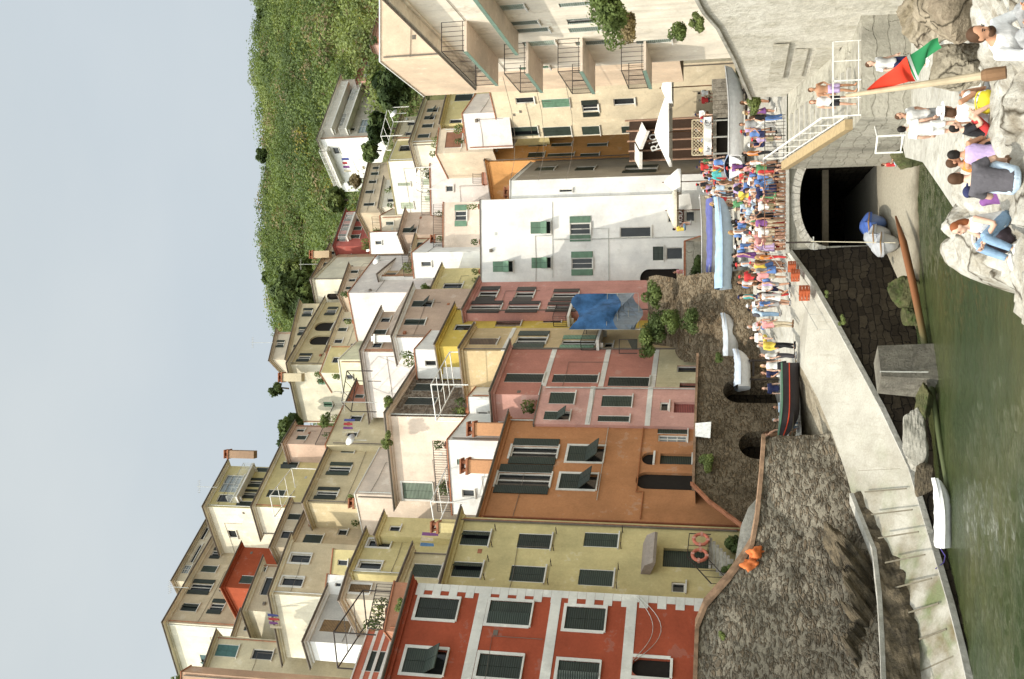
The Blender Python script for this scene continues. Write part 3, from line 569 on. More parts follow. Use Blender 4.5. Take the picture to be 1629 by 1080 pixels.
house('tan house with four small propped shutters right of centre', [(664, 265), (654, 228), (677, 160)], 88, 1, 9, 7, LCRM, wall2=(.58, .45, .30, 1), hip=.5, wins=[(1, 688, 175, 17, 6, 'p'), (1, 683, 187, 16, 6, 'p'), (1, 680, 200, 17, 6, 'c'), (1, 674, 216, 18, 6, 'c')])
house('tall white house with four pale green shutters above the white quay house', [(633, 341), (619, 257), (632, 224)], 90, 1, 15, 8, (.78, .75, .66, 1), wall2=YELL, roof='flat', parapet=.12, rcol=simple('olive_coping', (.33, .28, .12, 1), .8), sh=(.30, .34, .24, 1),
    wins=[(0, 643, 293, 20, 6, 'c'), (0, 680, 289, 18, 10, 'c'), (0, 648, 327, 20, 11, 'c'), (0, 685, 316, 18, 10, 'c'), (1, 645, 235, 20, 10, 'd')])
house('pale flat roofed house with green downpipe right of centre', [(694, 342), (692, 260)], 85, 0, 9, 6, LAV, roof='terrace', wins=[(0, 715, 300, 12, 10, 'd')])
house('white blank house with a small tiled lean to roof above the street', [(746, 238), (738, 181)], 75, 1, 3.6, 5, LAV, roof='flat', parapet=.12, rcol=TERRA)
house('little terrace room with terracotta shutter behind the blank white house', [(702, 244), (707, 204)], 81, 0, 4.5, 5, (.66, .55, .42, 1), roof='flat', wins=[(0, 722, 222, 26, 26, 'c', {'sh': (.30, .13, .07, 1)})])
house('beige house with one propped shutter beside the little terrace room', [(636, 374), (646, 338)], 87, 0, 9, 6, (.56, .44, .35, 1), hip=.4, wins=[(0, 652, 366, 22, 8, 'p')])
house('pink terracotta rooftop room behind the white house wing', [(776, 292), (776, 240)], 84, 0, 9, 6, (.46, .24, .18, 1), roof='terrace', wins=[(0, 800, 262, 24, 10, 'd')])
# the street and the right hand side
house('narrow orange house with closed shutters on the left of the street', [(773, 258), (790, 214)], 82.2, 0, 20, 7, (.62, .32, .12, 1), roof='eave', over=.3, hip=.5,
    wins=[(0, 893, 230, 32, 5, 'c'), (0, 950, 230, 32, 5, 'c'), (0, 892, 246, 42, 5, 'c'), (0, 938, 246, 30, 5, 'c'), (0, 853, 246, 26, 8, 'c'), (0, 855, 230, 28, 5, 'c')])
house('cream house with dark green shutters closing the street half in shadow', [(800, 222, 77), (800, 118, 72)], 77, 0, 18, 8, (.66, .56, .40, 1), roof='flat', parapet=.12,
    wins=[(0, 834, 209, 44, 15, 'c'), (0, 886, 209, 45, 15, 'c'), (0, 940, 208, 28, 15, 'c'), (0, 999, 208, 20, 15, 'c'), (0, 884, 164, 44, 14, 'c', {'sh': LITGREEN}), (0, 939, 172, 26, 26, 'o'), (0, 993, 162, 34, 11, 'd'), (0, 835, 160, 30, 10, 'd')])
house('peach gable of a house rising behind the right hand balconies', [(608, 97), (608, -60)], 52, 0, 16, 8, PEACH, roof='flat', parapet=.1, rcol=WPAINT, dirt=.25)
RBX = 13.4
r, f, zt, po = house('tall cream house with green balconies along the right edge', None, 0, plan=[(RBX, 48.5), (RBX, 24), (24, 24), (24, 48.5)], ztop=20.3, h=14, wall=(.78, .71, .60, 1), over=.9, hip=.5, dirt=1.1, sh=(.22, .27, .23, 1), rcol=simple('pale_eave', (.45, .43, .38, 1), .8),
    wins=[(0, 809, 12, 54, 9, 'c'), (0, 829, 37, 58, 7, 'c'), (0, 848, 48, 53, 7, 'c'), (0, 858, 69, 53, 8, 'c'), (0, 915, 7, 53, 7, 'c'), (0, 925, 32, 48, 6, 'c'), (0, 931, 47, 53, 8, 'c'), (0, 944, 68, 58, 7, 'c'), (0, 1040, 66, 57, 6, 'c'), (0, 940, 113, 60, 5, 'c', {'sh': LITGREEN}), (0, 850, 108, 50, 5, 'c', {'sh': LITGREEN})])
RB, RBF = r, f[0]
GRN = simple('faded_green_paint', (.16, .24, .19, 1), .6)
def rb_balcony(y0, y1, z, out=1.2, rail=True, th=.11):
    b = MB(); b.obox((RBX - out, y0, z - th), (out + .02, 0, 0), (0, y1 - y0, 0), (0, 0, th)); b.mi = 1
    b.obox((RBX - out - .012, y0, z - th - .02), (.012, 0, 0), (0, y1 - y0, 0), (0, 0, th + .06)); b.mi = 0
    o = b.build('balcony', [plaster((.66, .56, .47, 1)), GRN], RB)
    if rail:
        q = MB(); railing_mb(q, [(RBX, y0 + .05, z), (RBX - out + .06, y0 + .05, z), (RBX - out + .06, y1 - .05, z), (RBX, y1 - .05, z)], 1.0, .016, .2); q.build('railing', IRON, o)
rb_balcony(30, 42.6, 16.85, .95, False); rb_balcony(44, 47.6, 16.7, 1.4); rb_balcony(40.4, 46.2, 18.6, 1.3); rb_balcony(43.8, 48, 14.2, 1.5); rb_balcony(45, 48.4, 11.5, 1.3)

# small infill houses, terraces and chimneys between the big ones
for lab, tops, Y, key, h, d, wl, w2, rf, wins in (
    ('white terrace block behind the roof of the orange house', [(724, 818), (716, 700)], 55.5, 0, 5, 5, WHT, None, 'terrace', [(0, 745, 785, 20, 12, 'd'), (0, 738, 735, 22, 10, 'c', {'sh': LITGREEN})]),
    ('small white stair house behind the salmon house corner', [(752, 692), (748, 632)], 60, 0, 6, 4, WHT, None, 'flat', [(0, 768, 660, 16, 9, 'd')]),
    ('white box room on the terrace behind the tall pergola', [(668, 602), (663, 556)], 64.5, 0, 6, 4, WHT, None, 'flat', [(0, 685, 578, 18, 9, 'd')]),
    ('terracotta tiled terrace room behind the eaves of the brick red house', [(617, 1004), (633, 926)], 44.2, 0, 4, 4, (.42, .20, .12, 1), None, 'terrace', [(0, 640, 968, 18, 12, 'd')]),
    ('bright yellow terrace block beside the long beige yellow house', [(530, 913), (534, 874)], 60, 0, 5, 4, YELL, None, 'flat', [(0, 545, 895, 16, 9, 'd')]),
    ('white stair tower between the grey house and the brown windows', [(521, 945), (525, 914)], 57, 0, 6, 4, WHT, None, 'flat', [(0, 538, 930, 10, 6, 'd')]),
    ('white washed block next to the green shutter house in the middle', [(662, 442), (658, 402)], 79, 0, 8, 5, WHT, None, 'terrace', [(0, 678, 420, 16, 8, 'd')]),
    ('little white hut on the roofs below the dark red house', [(592, 404), (590, 370)], 92, 0, 7, 4, WHT, None, 'flat', [(0, 602, 386, 10, 6, 'd')]),
    ('cream annex under the long low tan house', [(612, 392), (607, 343)], 94, 0, 8, 4, (.66, .58, .46, 1), None, 'terrace', [(0, 622, 372, 12, 6, 'd'), (0, 620, 355, 12, 6, 'c')]),
    ('ochre house with open shutters behind the cream terrace house', [(600, 852), (612, 822)], 58, 0, 5, 4, YELL, None, 'eave', [(0, 628, 840, 18, 9, 'd')]),
    ('narrow cream house with two dark windows under the topmost left house', [(372, 1012), (384, 975)], 73, 0, 8, 5, (.60, .51, .36, 1), None, 'eave', [(0, 398, 1000, 20, 8, 'c'), (0, 395, 984, 18, 7, 'd')]),
    ('pinkish flat house squeezed between veranda house and ridge', [(452, 706), (470, 676)], 80, 0, 7, 5, (.58, .42, .33, 1), None, 'eave', [(0, 480, 696, 16, 7, 'c'), (0, 478, 684, 14, 5, 'd')]),
    ('cream lower storey house with a row of dark windows right of the ridge', [(520, 560), (545, 496)], 84, 0, 8, 5, (.62, .54, .38, 1), None, 'eave', [(0, 552, 508, 14, 6, 'd'), (0, 545, 524, 14, 6, 'c'), (0, 538, 542, 14, 7, 'd')]),
    ('beige house with three little windows above the lavender wall', [(540, 470), (556, 424)], 92, 0, 8, 5, (.60, .48, .36, 1), None, 'eave', [(0, 564, 432, 12, 5, 'c'), (0, 560, 445, 12, 5, 'd'), (0, 556, 458, 12, 5, 'c')]),
    ('white house with sloping eaves under the tan row below the hill', [(604, 330), (612, 286)], 98, 0, 8, 5, (.72, .68, .58, 1), None, 'eave', [(0, 622, 318, 12, 6, 'd'), (0, 625, 298, 12, 6, 'c')]),
    ('cream house with two small windows below the olive green tree', [(628, 222), (640, 186)], 96, 0, 8, 5, (.66, .58, .42, 1), None, 'eave', [(0, 650, 212, 12, 6, 'd'), (0, 654, 196, 12, 6, 'd')])):
    house(lab, tops, Y, key, h, d, wl, wall2=w2, roof=rf, wins=wins, hip=.4, over=.3, dirt=.6, parapet=.15 if rf != 'eave' else 0)
def chimney(label, x, y, Y, s=.7, h=1.8, m=None):
    p = P(x, y, Y); t = thing('chimney', label, 'chimney', tuple(p)); b = MB(); b.cbox((p.x, p.y, p.z - h / 2), s, s, h); b.build('stack', m or plaster((.56, .30, .16, 1), .6), t); b = MB(); b.cbox((p.x, p.y, p.z + .06), s * 1.25, s * 1.25, .12)
    for q in (-1, 1): b.cbox((p.x + q * s * .3, p.y, p.z + .25), s * .2, s * .8, .26)
    b.cbox((p.x, p.y, p.z + .42), s * 1.15, s * 1.15, .08); b.build('cap', TERRA, t)
chimney('orange chimney behind the right end of the orange house roof', 757, 682, 54.5); chimney('orange chimney behind the middle of the orange house roof', 747, 741, 52); chimney('plain cream chimney on the ridge house', 452, 600, 91, .8, 2, plaster(CREAM)); chimney('cream chimney left of the stone house', 566, 800, 66, .6, 1.6, plaster(CREAM)); chimney('tall brown chimney on the skyline beside the veranda house', 366, 722, 86, .7, 2.6, plaster((.36, .24, .16, 1)))
chimney('white chimney on the white house wing', 812, 306, 75, .7, 1.6, plaster(WHT)); chimney('small chimney on the peach pink house above the white house', 694, 380, 82, .6, 1.5, plaster(PCRM)); chimney('pale chimney above the tan house by the hill', 500, 405, 108, .8, 2, plaster(TANC)); chimney('cream chimney above the yellow quay house', 700, 838, 50, .5, 1.4, plaster(YELL)); chimney('grey chimney on the left slope', 405, 950, 72, .7, 1.6, plaster(GRY))
# pipes, cables and vents on every facade
drnd = random.Random(11)
for lab, (root, faces, zt, poly) in list(HOUSES.items()):
    for fc in faces[:2]:
        if fc.len < 2.2 or fc.n.y > .3: continue
        fh = fc.z1 - fc.z0
        if drnd.random() < .7: pipe(root, fc, fc.len - .18 if drnd.random() < .5 else .18, fc.z0, fc.z1 - .1, drnd.choice([FASCIA, WIRE, TERRA]), .04)
        if drnd.random() < .75:
            z = fc.z1 - drnd.uniform(.9, min(4.5, fh * .5)); b = MB(); t1 = fc.len * drnd.uniform(.5, .95); b.tube([fc.pt(.1, z, .03), fc.pt(t1 * .5, z - .06, .03), fc.pt(t1, z, .03), fc.pt(t1, z - drnd.uniform(.5, 2.5), .03)], .014, 4); b.build('cable', FASCIA, root)
        for k in range(drnd.randint(0, 2)):
            t, z = drnd.uniform(.3, fc.len - .3), fc.z1 - drnd.uniform(.6, min(5, fh * .6))
            if any(h_[0] - .3 < t < h_[1] + .3 and h_[2] - .3 < z < h_[3] + .3 for h_ in fc.holes): continue
            b = MB(); b.obox(fc.pt(t - .12, z - .1, -.01), fc.e * .24, fc.n * drnd.choice([.03, .16]), UPV * .2); b.build('vent_box', drnd.choice([WIRE, FASCIA, TERRA]), root)
# ------------------------------------------------------------------ ground, hill, sea
def interp(t, pts):
    if t <= pts[0][0]: return pts[0][1]
    for (a, va), (b, vb) in zip(pts[:-1], pts[1:]):
        if t <= b: return va + (vb - va) * (t - a) / (b - a)
    return pts[-1][1]
RIDGE = [(-400, 392), (0, 402), (100, 397), (200, 412), (300, 413), (400, 416), (500, 428), (560, 452), (700, 520), (900, 560), (1400, 600)]
def hill(x, y):
    py = CY - x / y * F_PX * .93                       # picture row of this bearing
    top = CAMZ + 262 * K(interp(py, RIDGE)) - 3.5
    lft = [(36, -3), (50, -2.5), (56, 3), (60, 7), (72, 12), (80, 24), (95, 36), (125, 50), (262, top), (330, top + 4), (600, top - 60)]
    rgt = [(64, -3), (80, 6), (88, 10), (96, 28), (110, 38), (125, 52), (262, top), (330, top + 4), (600, top - 60)]
    t = max(0, min(1, (x + 4) / 10)); z = interp(y, lft) * (1 - t) + interp(y, rgt) * t
    if y > 128: z += (noise.noise(Vector((x * .03, y * .03, 1))) * 5 + noise.noise(Vector((x * .1, y * .1, 5))) * 1.5) * min(1, (y - 128) / 30) * (1 if y < 235 else .35)
    return z
GREEN_HILL = rockmat('scrub_earth', (.07, .075, .03, 1), (.12, .11, .05, 1), (.17, .13, .08, 1), .08)
mb = MB(); ys = [44 + 2.5 * i for i in range(14)] + [80 + 4 * i for i in range(64)] + [345, 380, 450, 600]
mb.grid([[(x, y, hill(x, y)) for x in [-160 + 5 * i for i in range(75)]] for y in ys]); struct('hillside', mb, GREEN_HILL, True)
def water_mat():
    m, n, b = newmat('green_sea'); v = coords(n, (.85, 1.5, 1)); a = noisetex(n, v, 2.4, 6, .72); a2 = noisetex(n, coords(n, (.3, .8, 1)), .8, 3, .5); c = noisetex(n, coords(n), .16, 4)
    n.links.new(mix(n, ramp(n, c, .4, .62), (.026, .040, .016, 1), (.048, .054, .020, 1)), b.inputs['Base Color'])
    b.inputs['Roughness'].default_value = .05; b.inputs['IOR'].default_value = 1.33; b.inputs['Specular IOR Level'].default_value = .5
    ad = n.nodes.new('ShaderNodeMath'); ad.operation = 'ADD'; n.links.new(a, ad.inputs[0]); n.links.new(a2, ad.inputs[1])
    bump(n, b, ad.outputs[0], 1.0, .06); return m
xs_ = [-700, -120, -40, -24] + [-18 + .15 * i for i in range(195)] + [14, 40, 500]; ys_ = [-300, -60, 0, 10] + [14 + .13 * i for i in range(260)] + [52, 66]
def wave(x, y):
    if not (-18 < x < 11.5 and 14 < y < 48): return 0
    return .040 * noise.noise(Vector((x * .9, y * 1.7, 1))) + .026 * noise.noise(Vector((x * 2.1 + y * .5, y * 3.6, 4))) + .010 * noise.noise(Vector((x * 4.5, y * 7, 9)))
mb = MB(); mb.grid([[(x, y, wave(x, y)) for x in xs_] for y in ys_]); struct('sea', mb, water_mat(), True)
mb = MB(); mb.quad((-700, -300, -3), (500, -300, -3), (500, 700, -3), (-700, 700, -3)); struct('sea_bed', mb, simple('sea_bed', (.05, .06, .04, 1), .9))
# ------------------------------------------------------------------ quay, slipway, arch, walls, rocks
def zg(x, y):
    z = 5.1 - .09 * max(0, min(7, 4.3 - x)) + .26 * max(0, min(y, 58) - 50) + .1 * max(0, min(y, 78) - 58)
    return z
ST_DARK = blockwall('shaded_block_wall', (.022, .017, .012, 1), (.050, .040, .027, 1), (.009, .007, .006, 1))  # stone taken near black, painting in the shade under the slipway
ST_WALL = rubble('rubble_sea_wall', (.125, .105, .08, 1), (.34, .29, .22, 1), (.31, .275, .215, 1), 2.8, 2.4, .09, .6, .42)
ST_WALL2 = rubble('dark_rubble_terrace_wall', (.13, .10, .065, 1), (.27, .21, .14, 1), (.20, .16, .11, 1), 3.2, 1.9, .09, .7)
ST_PALE = blockwall('pale_courses', (.36, .34, .28, 1), (.41, .385, .325, 1), (.35, .33, .27, 1), 2.6, .5, .8, 1, .3)
def slip_mat():
    m, n, b = newmat('slipway_concrete'); v = coords(n); a = noisetex(n, v, .5, 6, .65); f = noisetex(n, v, 12, 4, .7)
    s = noisetex(n, coords(n, (3.5, .5, .5)), 1.2, 5, .7)
    c = mix(n, ramp(n, a, .35, .65), (.30, .28, .235, 1), (.42, .40, .345, 1)); c = mix(n, mix(n, 1, ramp(n, s, .55, .75), (.7, .7, .7, 1), 'MULTIPLY'), c, (.24, .22, .17, 1))
    t = n.nodes.new('ShaderNodeTexCoord'); sx = n.nodes.new('ShaderNodeSeparateXYZ'); n.links.new(t.outputs['Object'], sx.inputs[0])
    mr = nd(n, 'ShaderNodeMapRange'); mr.inputs['From Min'].default_value = -3.5; mr.inputs['From Max'].default_value = -10.5; n.links.new(sx.outputs[0], mr.inputs[0])
    alg = mix(n, 1, mr.outputs[0], ramp(n, noisetex(n, v, .7, 5), .38, .6), 'MULTIPLY')
    c = mix(n, alg, c, mix(n, ramp(n, noisetex(n, v, 1.1, 3), .45, .6), (.13, .10, .04, 1), (.10, .13, .03, 1)))
    n.links.new(mix(n, .3, c, f, 'OVERLAY'), b.inputs['Base Color']); b.inputs['Roughness'].default_value = .9; bump(n, b, f, .5, .03); return m
# quay terrace
N = [PZ(1243, 395, 5.1)] + [P(*q) for q in ((1290, 450, 46.8), (1330, 520, 45.2), (1365, 585, 44), (1400, 650, 42.6), (1445, 745, 41), (1476, 850, 39.4), (1508, 960, 36.7), (1528, 1040, 35.3), (1548, 1130, 34.0))]
N[0] = Vector((4.2, 48.5, 5.1))
S = [PZ(1265, 570, 4.62)] + [P(*q) for q in ((1278, 590, 47), (1300, 632, 46), (1320, 680, 45), (1345, 750, 43.8), (1375, 860, 42), (1405, 950, 40), (1440, 1080, 37), (1452, 1130, 36))]
mb = MB(); xs = [-9 + .75 * i for i in range(30)]
front = [(-9, 47.4), (-4.7, 47.6), (S[0].x, S[0].y), (4.2, 48.5), (13, 48.5)]
rows = []
for k in range(12):
    row = []
    for x in xs:
        yf = interp(x, front); y = yf + (80 - yf) * (k / 11) ** 1.5; row.append((x, y, zg(x, y)))
    rows.append(row)
mb.grid(rows)
mb.quad(tuple(N[0]), (4.2, 48.5, 5.1), (8.4, 48.5, 5.1), (8.4, 48.4, 5.1))
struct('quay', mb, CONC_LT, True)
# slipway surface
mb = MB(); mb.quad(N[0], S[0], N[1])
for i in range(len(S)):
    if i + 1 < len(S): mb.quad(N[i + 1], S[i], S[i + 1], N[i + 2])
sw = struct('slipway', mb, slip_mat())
mb = MB()
for i in range(9):                                     # timber skids let into the slipway
    t = i / 8; a = N[5].lerp(N[8], t); c = S[4].lerp(S[7], t); d = (c - a); p = a + d * .12; q = a + d * .78
    mb.obox(p + Vector((0, 0, -.03)), q - p, Vector((.045, .035, 0)), Vector((0, 0, .035)))
tag(mb.build('slipway_skids', simple('wet_timber', (.17, .15, .11, 1), .9)), 'weathered timber skids laid across the pale slipway above the dinghy', 'skids', kind='stuff')
# edge kerb and wall below the slipway and the terrace edge
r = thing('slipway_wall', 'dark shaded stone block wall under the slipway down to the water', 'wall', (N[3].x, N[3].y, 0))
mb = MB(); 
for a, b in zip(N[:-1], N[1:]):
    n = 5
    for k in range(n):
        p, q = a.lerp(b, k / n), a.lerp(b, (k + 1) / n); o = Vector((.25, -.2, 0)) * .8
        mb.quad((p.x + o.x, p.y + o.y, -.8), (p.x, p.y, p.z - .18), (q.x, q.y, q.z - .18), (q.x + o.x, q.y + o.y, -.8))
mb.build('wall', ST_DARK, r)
mb = MB()
for a, b in zip(N[:-1], N[1:]):
    d = (b - a).normalized(); s = Vector((-d.y, d.x, 0)).normalized() * -1
    if s.y < 0: s = -s
    mb.obox(a - s * .08 + Vector((0, 0, -.2)), b - a, s * .38, Vector((0, 0, .215)))
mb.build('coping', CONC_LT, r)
r = thing('retaining_wall', 'low wedge of dark concrete wall between the slipway and the boat terrace', 'wall', (S[0].x, S[0].y, 4))
mb = MB(); E = [S[0], PZ(1266, 600, 4.6), PZ(1268, 640, 4.53), PZ(1269, 680, 4.5), PZ(1269, 720, 4.5)]; SS = [S[0], S[1], S[2], S[3], P(1334, 720, 44.3)]
for i in range(4): mb.quad(E[i], E[i + 1], SS[i + 1], SS[i])
mb.build('wall', rockmat('dark_concrete', (.20, .17, .12, 1), (.34, .30, .23, 1), (.12, .10, .07, 1), .9), r)  # darker concrete mix, mottled at random
mb = MB()
for i in range(4): mb.obox(E[i] + Vector((0, 0, -.1)), E[i + 1] - E[i], Vector((.1, .5, 0)), Vector((0, 0, .16)))
mb.build('coping', CONC_LT, r)
# arch under the terrace
AY = 48.5; ax, arx, aspring, aapex = 6.55, 2.2, 3.35, 4.52
def archz(x): t = (x - ax) / arx; return aspring + (aapex - aspring) * math.sqrt(max(0, 1 - t * t))
XL, XR = ax - arx, 8.4
axs = [XL + (XR - XL) * k / 22 for k in range(23)]
r = thing('stone_arch', 'stone arch of the boat tunnel under the crowded terrace', 'arch', (ax, AY, 0))
mb = MB()
for a, b in zip(axs[:-1], axs[1:]): mb.quad((a, AY, archz(a)), (b, AY, archz(b)), (b, AY, 5.08), (a, AY, 5.08))
mb.quad((XL - .35, AY, -.5), (XL, AY, -.5), (XL, AY, 5.08), (XL - .35, AY, 5.08)); mb.build('wall', ST_PALE, r)
mb = MB()
for k in range(24):
    t0 = math.pi * (1 - k / 24) ; t1 = math.pi * (1 - (k + .93) / 24)
    def ap(t, o): return (ax + (arx + o) * math.cos(t), aspring + (aapex - aspring + o * .9) * math.sin(t))
    p = [ap(t0, 0), ap(t1, 0), ap(t1, .42), ap(t0, .42)]
    if max(q[0] for q in p) > 8.45: continue
    y0 = AY - .06 - rnd.random() * .05
    mb.add([(x, y0, z) for x, z in p] + [(x, AY + .3, z) for x, z in p], [[0, 1, 2, 3], [1, 0, 4, 5], [0, 3, 7, 4], [2, 1, 5, 6], [3, 2, 6, 7]])
mb.build('arch_ring', rockmat('arch_stone', (.42, .40, .35, 1), (.54, .51, .45, 1), (.30, .28, .23, 1), 1.2), r)
mb = MB(); mb.obox((XL - .3, AY - .2, 5.0), (XR - XL + .2, 0, 0), (0, .6, 0), (0, 0, .14)); mb.build('ledge', CONC_LT, r)
mb = MB()
for a, b in zip(axs[:-1], axs[1:]): mb.quad((a, AY, archz(a)), (a, AY + 14, archz(a)), (b, AY + 14, archz(b)), (b, AY, archz(b)))
mb.quad((XL, AY, -.5), (XL, AY + 14, -.5), (XL, AY + 14, aspring), (XL, AY, aspring)); mb.quad((XR, AY, -.5), (XR, AY + 14, -.5), (XR, AY + 14, 4.2), (XR, AY, 4.2)); mb.quad((XL, AY + 13.5, -.5), (XR, AY + 13.5, -.5), (XR, AY + 13.5, 5), (XL, AY + 13.5, 5))
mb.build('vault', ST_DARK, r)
mb = MB(); mb.obox((XL, AY + 3, 2.95), (XR - XL, 0, 0), (0, .35, 0), (0, 0, .3)); mb.build('beam', simple('tunnel_beam', (.25, .21, .15, 1), .9), r)
# beach
def beach_mat():
    m, n, b = newmat('beach_sand'); v = coords(n); f = noisetex(n, v, 9, 5, .75); t = n.nodes.new('ShaderNodeTexCoord'); sx = n.nodes.new('ShaderNodeSeparateXYZ'); n.links.new(t.outputs['Object'], sx.inputs[0])
    ad = n.nodes.new('ShaderNodeMath'); ad.operation = 'MULTIPLY_ADD'; n.links.new(noisetex(n, v, 1.2, 4), ad.inputs[0]); ad.inputs[1].default_value = .35; n.links.new(sx.outputs[2], ad.inputs[2])
    wet = ramp(n, ad.outputs[0], .16, .40); c = mix(n, wet, (.07, .055, .03, 1), (.29, .26, .20, 1))
    n.links.new(mix(n, .5, c, f, 'OVERLAY'), b.inputs['Base Color']); b.inputs['Roughness'].default_value = .85; bump(n, b, f, .6, .04); return m
mb = MB()
def bz(x, y): return interp(y, [(38, -.9), (43.6, -.10), (45.5, .28), (48.5, .82), (63, 1.1)]) + noise.noise(Vector((x * .7, y * .7, 0))) * .07 - max(0, 3 - x) * .06
mb.grid([[(x, y, bz(x, y)) for x in [-7 + .5 * i for i in range(36)]] for y in [37 + .5 * i for i in range(52)]]); struct('beach', mb, beach_mat(), True)
# block with the stairs right of the arch
r = thing('stair_block', 'weathered concrete block with stairs and walkway right of the arch', 'stairs', (9.5, 40, 0))
prof = [(37, -.6), (37, 3.15), (39.8, 3.15), (48.45, 5.05), (48.45, -.6)]
mb = MB(); q = [(8.0, y, z) for y, z in prof] + [(11.7, y, z) for y, z in prof]
q[0] = (7.7, 37, -.6); q[1] = (7.85, 37, 3.15); n = 5
mb.add(q, [[0, 1, 2, 3, 4], [9, 8, 7, 6, 5]] + [[i, i + 5, (i + 1) % 5 + 5, (i + 1) % 5] for i in range(5)]); mb.build('wall', ST_PALE, r)
mb = MB()
for k in range(11):
    y = 39.9 + k * .77; mb.obox((8.6, y, 3.1 + k * .17), (1.8, 0, 0), (0, .79, 0), (0, 0, .17 + .02))
mb.build('step', CONC_LT, r)
mb = MB(); mb.obox((7.95, 39.6, 3.15), (0, 8.8, 1.93), (.4, 0, 0), (0, 0, .28)); mb.build('parapet', simple('ochre_coping', (.36, .27, .15, 1), .9), r)
# retaining wall on the right with ground behind it
r = thing('retaining_wall', 'tall grey concrete retaining wall with panels under the right hand house', 'wall', (11.6, 35, 0))
RW = Vector((-1, 0, 0)); wp = [P(*q) for q in ((1085, -60, 33.2), (1100, -20, 34.6), (1122, 10, 35.7), (1144, 40, 37.6), (1170, 95, 42), (1196, 155, 49))]
mb = MB()
tops = [(11.6, 21, 9.6), (11.6, 30, 9.3)] + [(11.6, p.y, p.z) for p in wp[2:]]
for a, b in zip(tops[:-1], tops[1:]):
    n = 4
    for k in range(n):
        p = Vector(a).lerp(Vector(b), k / n); q = Vector(a).lerp(Vector(b), (k + 1) / n); mb.quad(p, (p.x - .25, p.y, 0), (q.x - .25, q.y, 0), q)
mb.quad((11.6, 49, 6.5), (11.6, 49, 0), (16, 49, 0), (16, 49, 6.5)); mb.build('wall', rockmat('grey_render', (.46, .43, .36, 1), (.57, .54, .47, 1), (.36, .33, .26, 1), .5), r)
mb = MB()
for a, b in zip(tops[:-1], tops[1:]): mb.obox(Vector(a) + Vector((-.12, 0, 0)), Vector(b) - Vector(a), (.45, 0, 0), (0, 0, .12))
mb.build('coping', CONC, r)
mb = MB(); fcw = Face((11.48, 49), (11.48, 21), 0, 9)
for x, y, hx, wy in ((1238, 98, 24, 56), (1270, 100, 20, 44), (1310, 96, 36, 40), (1352, 96, 30, 36)):
    t0, t1, z0, z1 = fcw.rect(x, y, hx, wy); mb.obox(fcw.pt(t0, z0, 0), fcw.e * (t1 - t0), fcw.n * (.08 + z0 * .0), UPV * (z1 - z0))
mb.build('panel', rockmat('grey_patch', (.40, .37, .30, 1), (.50, .47, .40, 1), (.30, .27, .2, 1), .7), r)
mb = MB(); mb.grid([[(x, y, z) for x, z in ((11.6, interp(y, [(q[1], q[2]) for q in tops])), (13.5, interp(y, [(q[1], q[2]) for q in tops]) + .3), (25, 10))] for y in [21 + 2 * i for i in range(15)]]); struct('ground_behind_wall', mb, CONC)
# rubble wall at the right frame edge
r = thing('rubble_wall', 'rough rubble stone wall along the top right corner of the picture', 'wall', (11, 28, 0))
mb = MB(); rows = []
for j in range(26):
    y = 20 + j * .52; rows.append([(11.0 + max(0, (y - 29) * .15) + noise.noise(Vector((y * 1.3, z * 1.3, 3))) * .28, y, z) for z in [.4 * k for k in range(24)]])
mb.grid(rows); mb.build('wall', rubble('loose_rubble', (.20, .17, .13, 1), (.42, .38, .30, 1), (.10, .08, .06, 1), 2.2, 1.2, .10, .5), r, True)
# big sea wall on the left
WT = [P(*q) for q in ((1262, 694, 45.6), (1238, 692, 45.4), (1216, 702, 45), (1212, 760, 44.3), (1205, 830, 43.3), (1198, 868, 42.7), (1186, 888, 42.3), (1160, 925, 41.5), (1124, 966, 40.7), (1110, 1000, 40), (1107, 1080, 38.4), (1106, 1140, 37.3))]
WBs = [P(*q) for q in ((1320, 688, 44.8), (1322, 690, 44.8), (1326, 702, 44.6), (1348, 760, 43.6), (1366, 830, 42.4), (1377, 868, 41.8), (1382, 888, 41.4), (1394, 925, 40.6), (1406, 966, 39.8), (1415, 1000, 39), (1436, 1080, 37.1), (1450, 1140, 36))]
r = thing('sea_wall', 'huge rough rubble sea wall in shade below the red and yellow houses', 'wall', (-10, 41, 1))
mb = MB(); rows = []
for k in range(19):
    rw = []
    for i in range(len(WT) - 1):
        for s in range(5):
            tp = WT[i].lerp(WT[i + 1], s / 5); bt = WBs[i].lerp(WBs[i + 1], s / 5) + Vector((0, 0, -.4)); p = tp.lerp(bt, k / 18)
            d = noise.noise(p * .6) * .22 + noise.noise(p * 1.9) * .12 + noise.noise(p * 4.2) * .07
            rw.append(p + Vector((.55, -.8, 0)) * d * (0 if k == 0 else 1))
    rows.append(rw)
mb.grid(rows); mb.build('wall', ST_WALL, r, True)
mb = MB()
for a, b in zip(WT[2:-1], WT[3:]): mb.obox(a + Vector((.05, -.08, -.05)), b - a, Vector((.25, .35, 0)), Vector((0, 0, .16)))
mb.build('coping', simple('brick_coping', (.30, .19, .12, 1), .9, 0, .35, 3, .5), r)
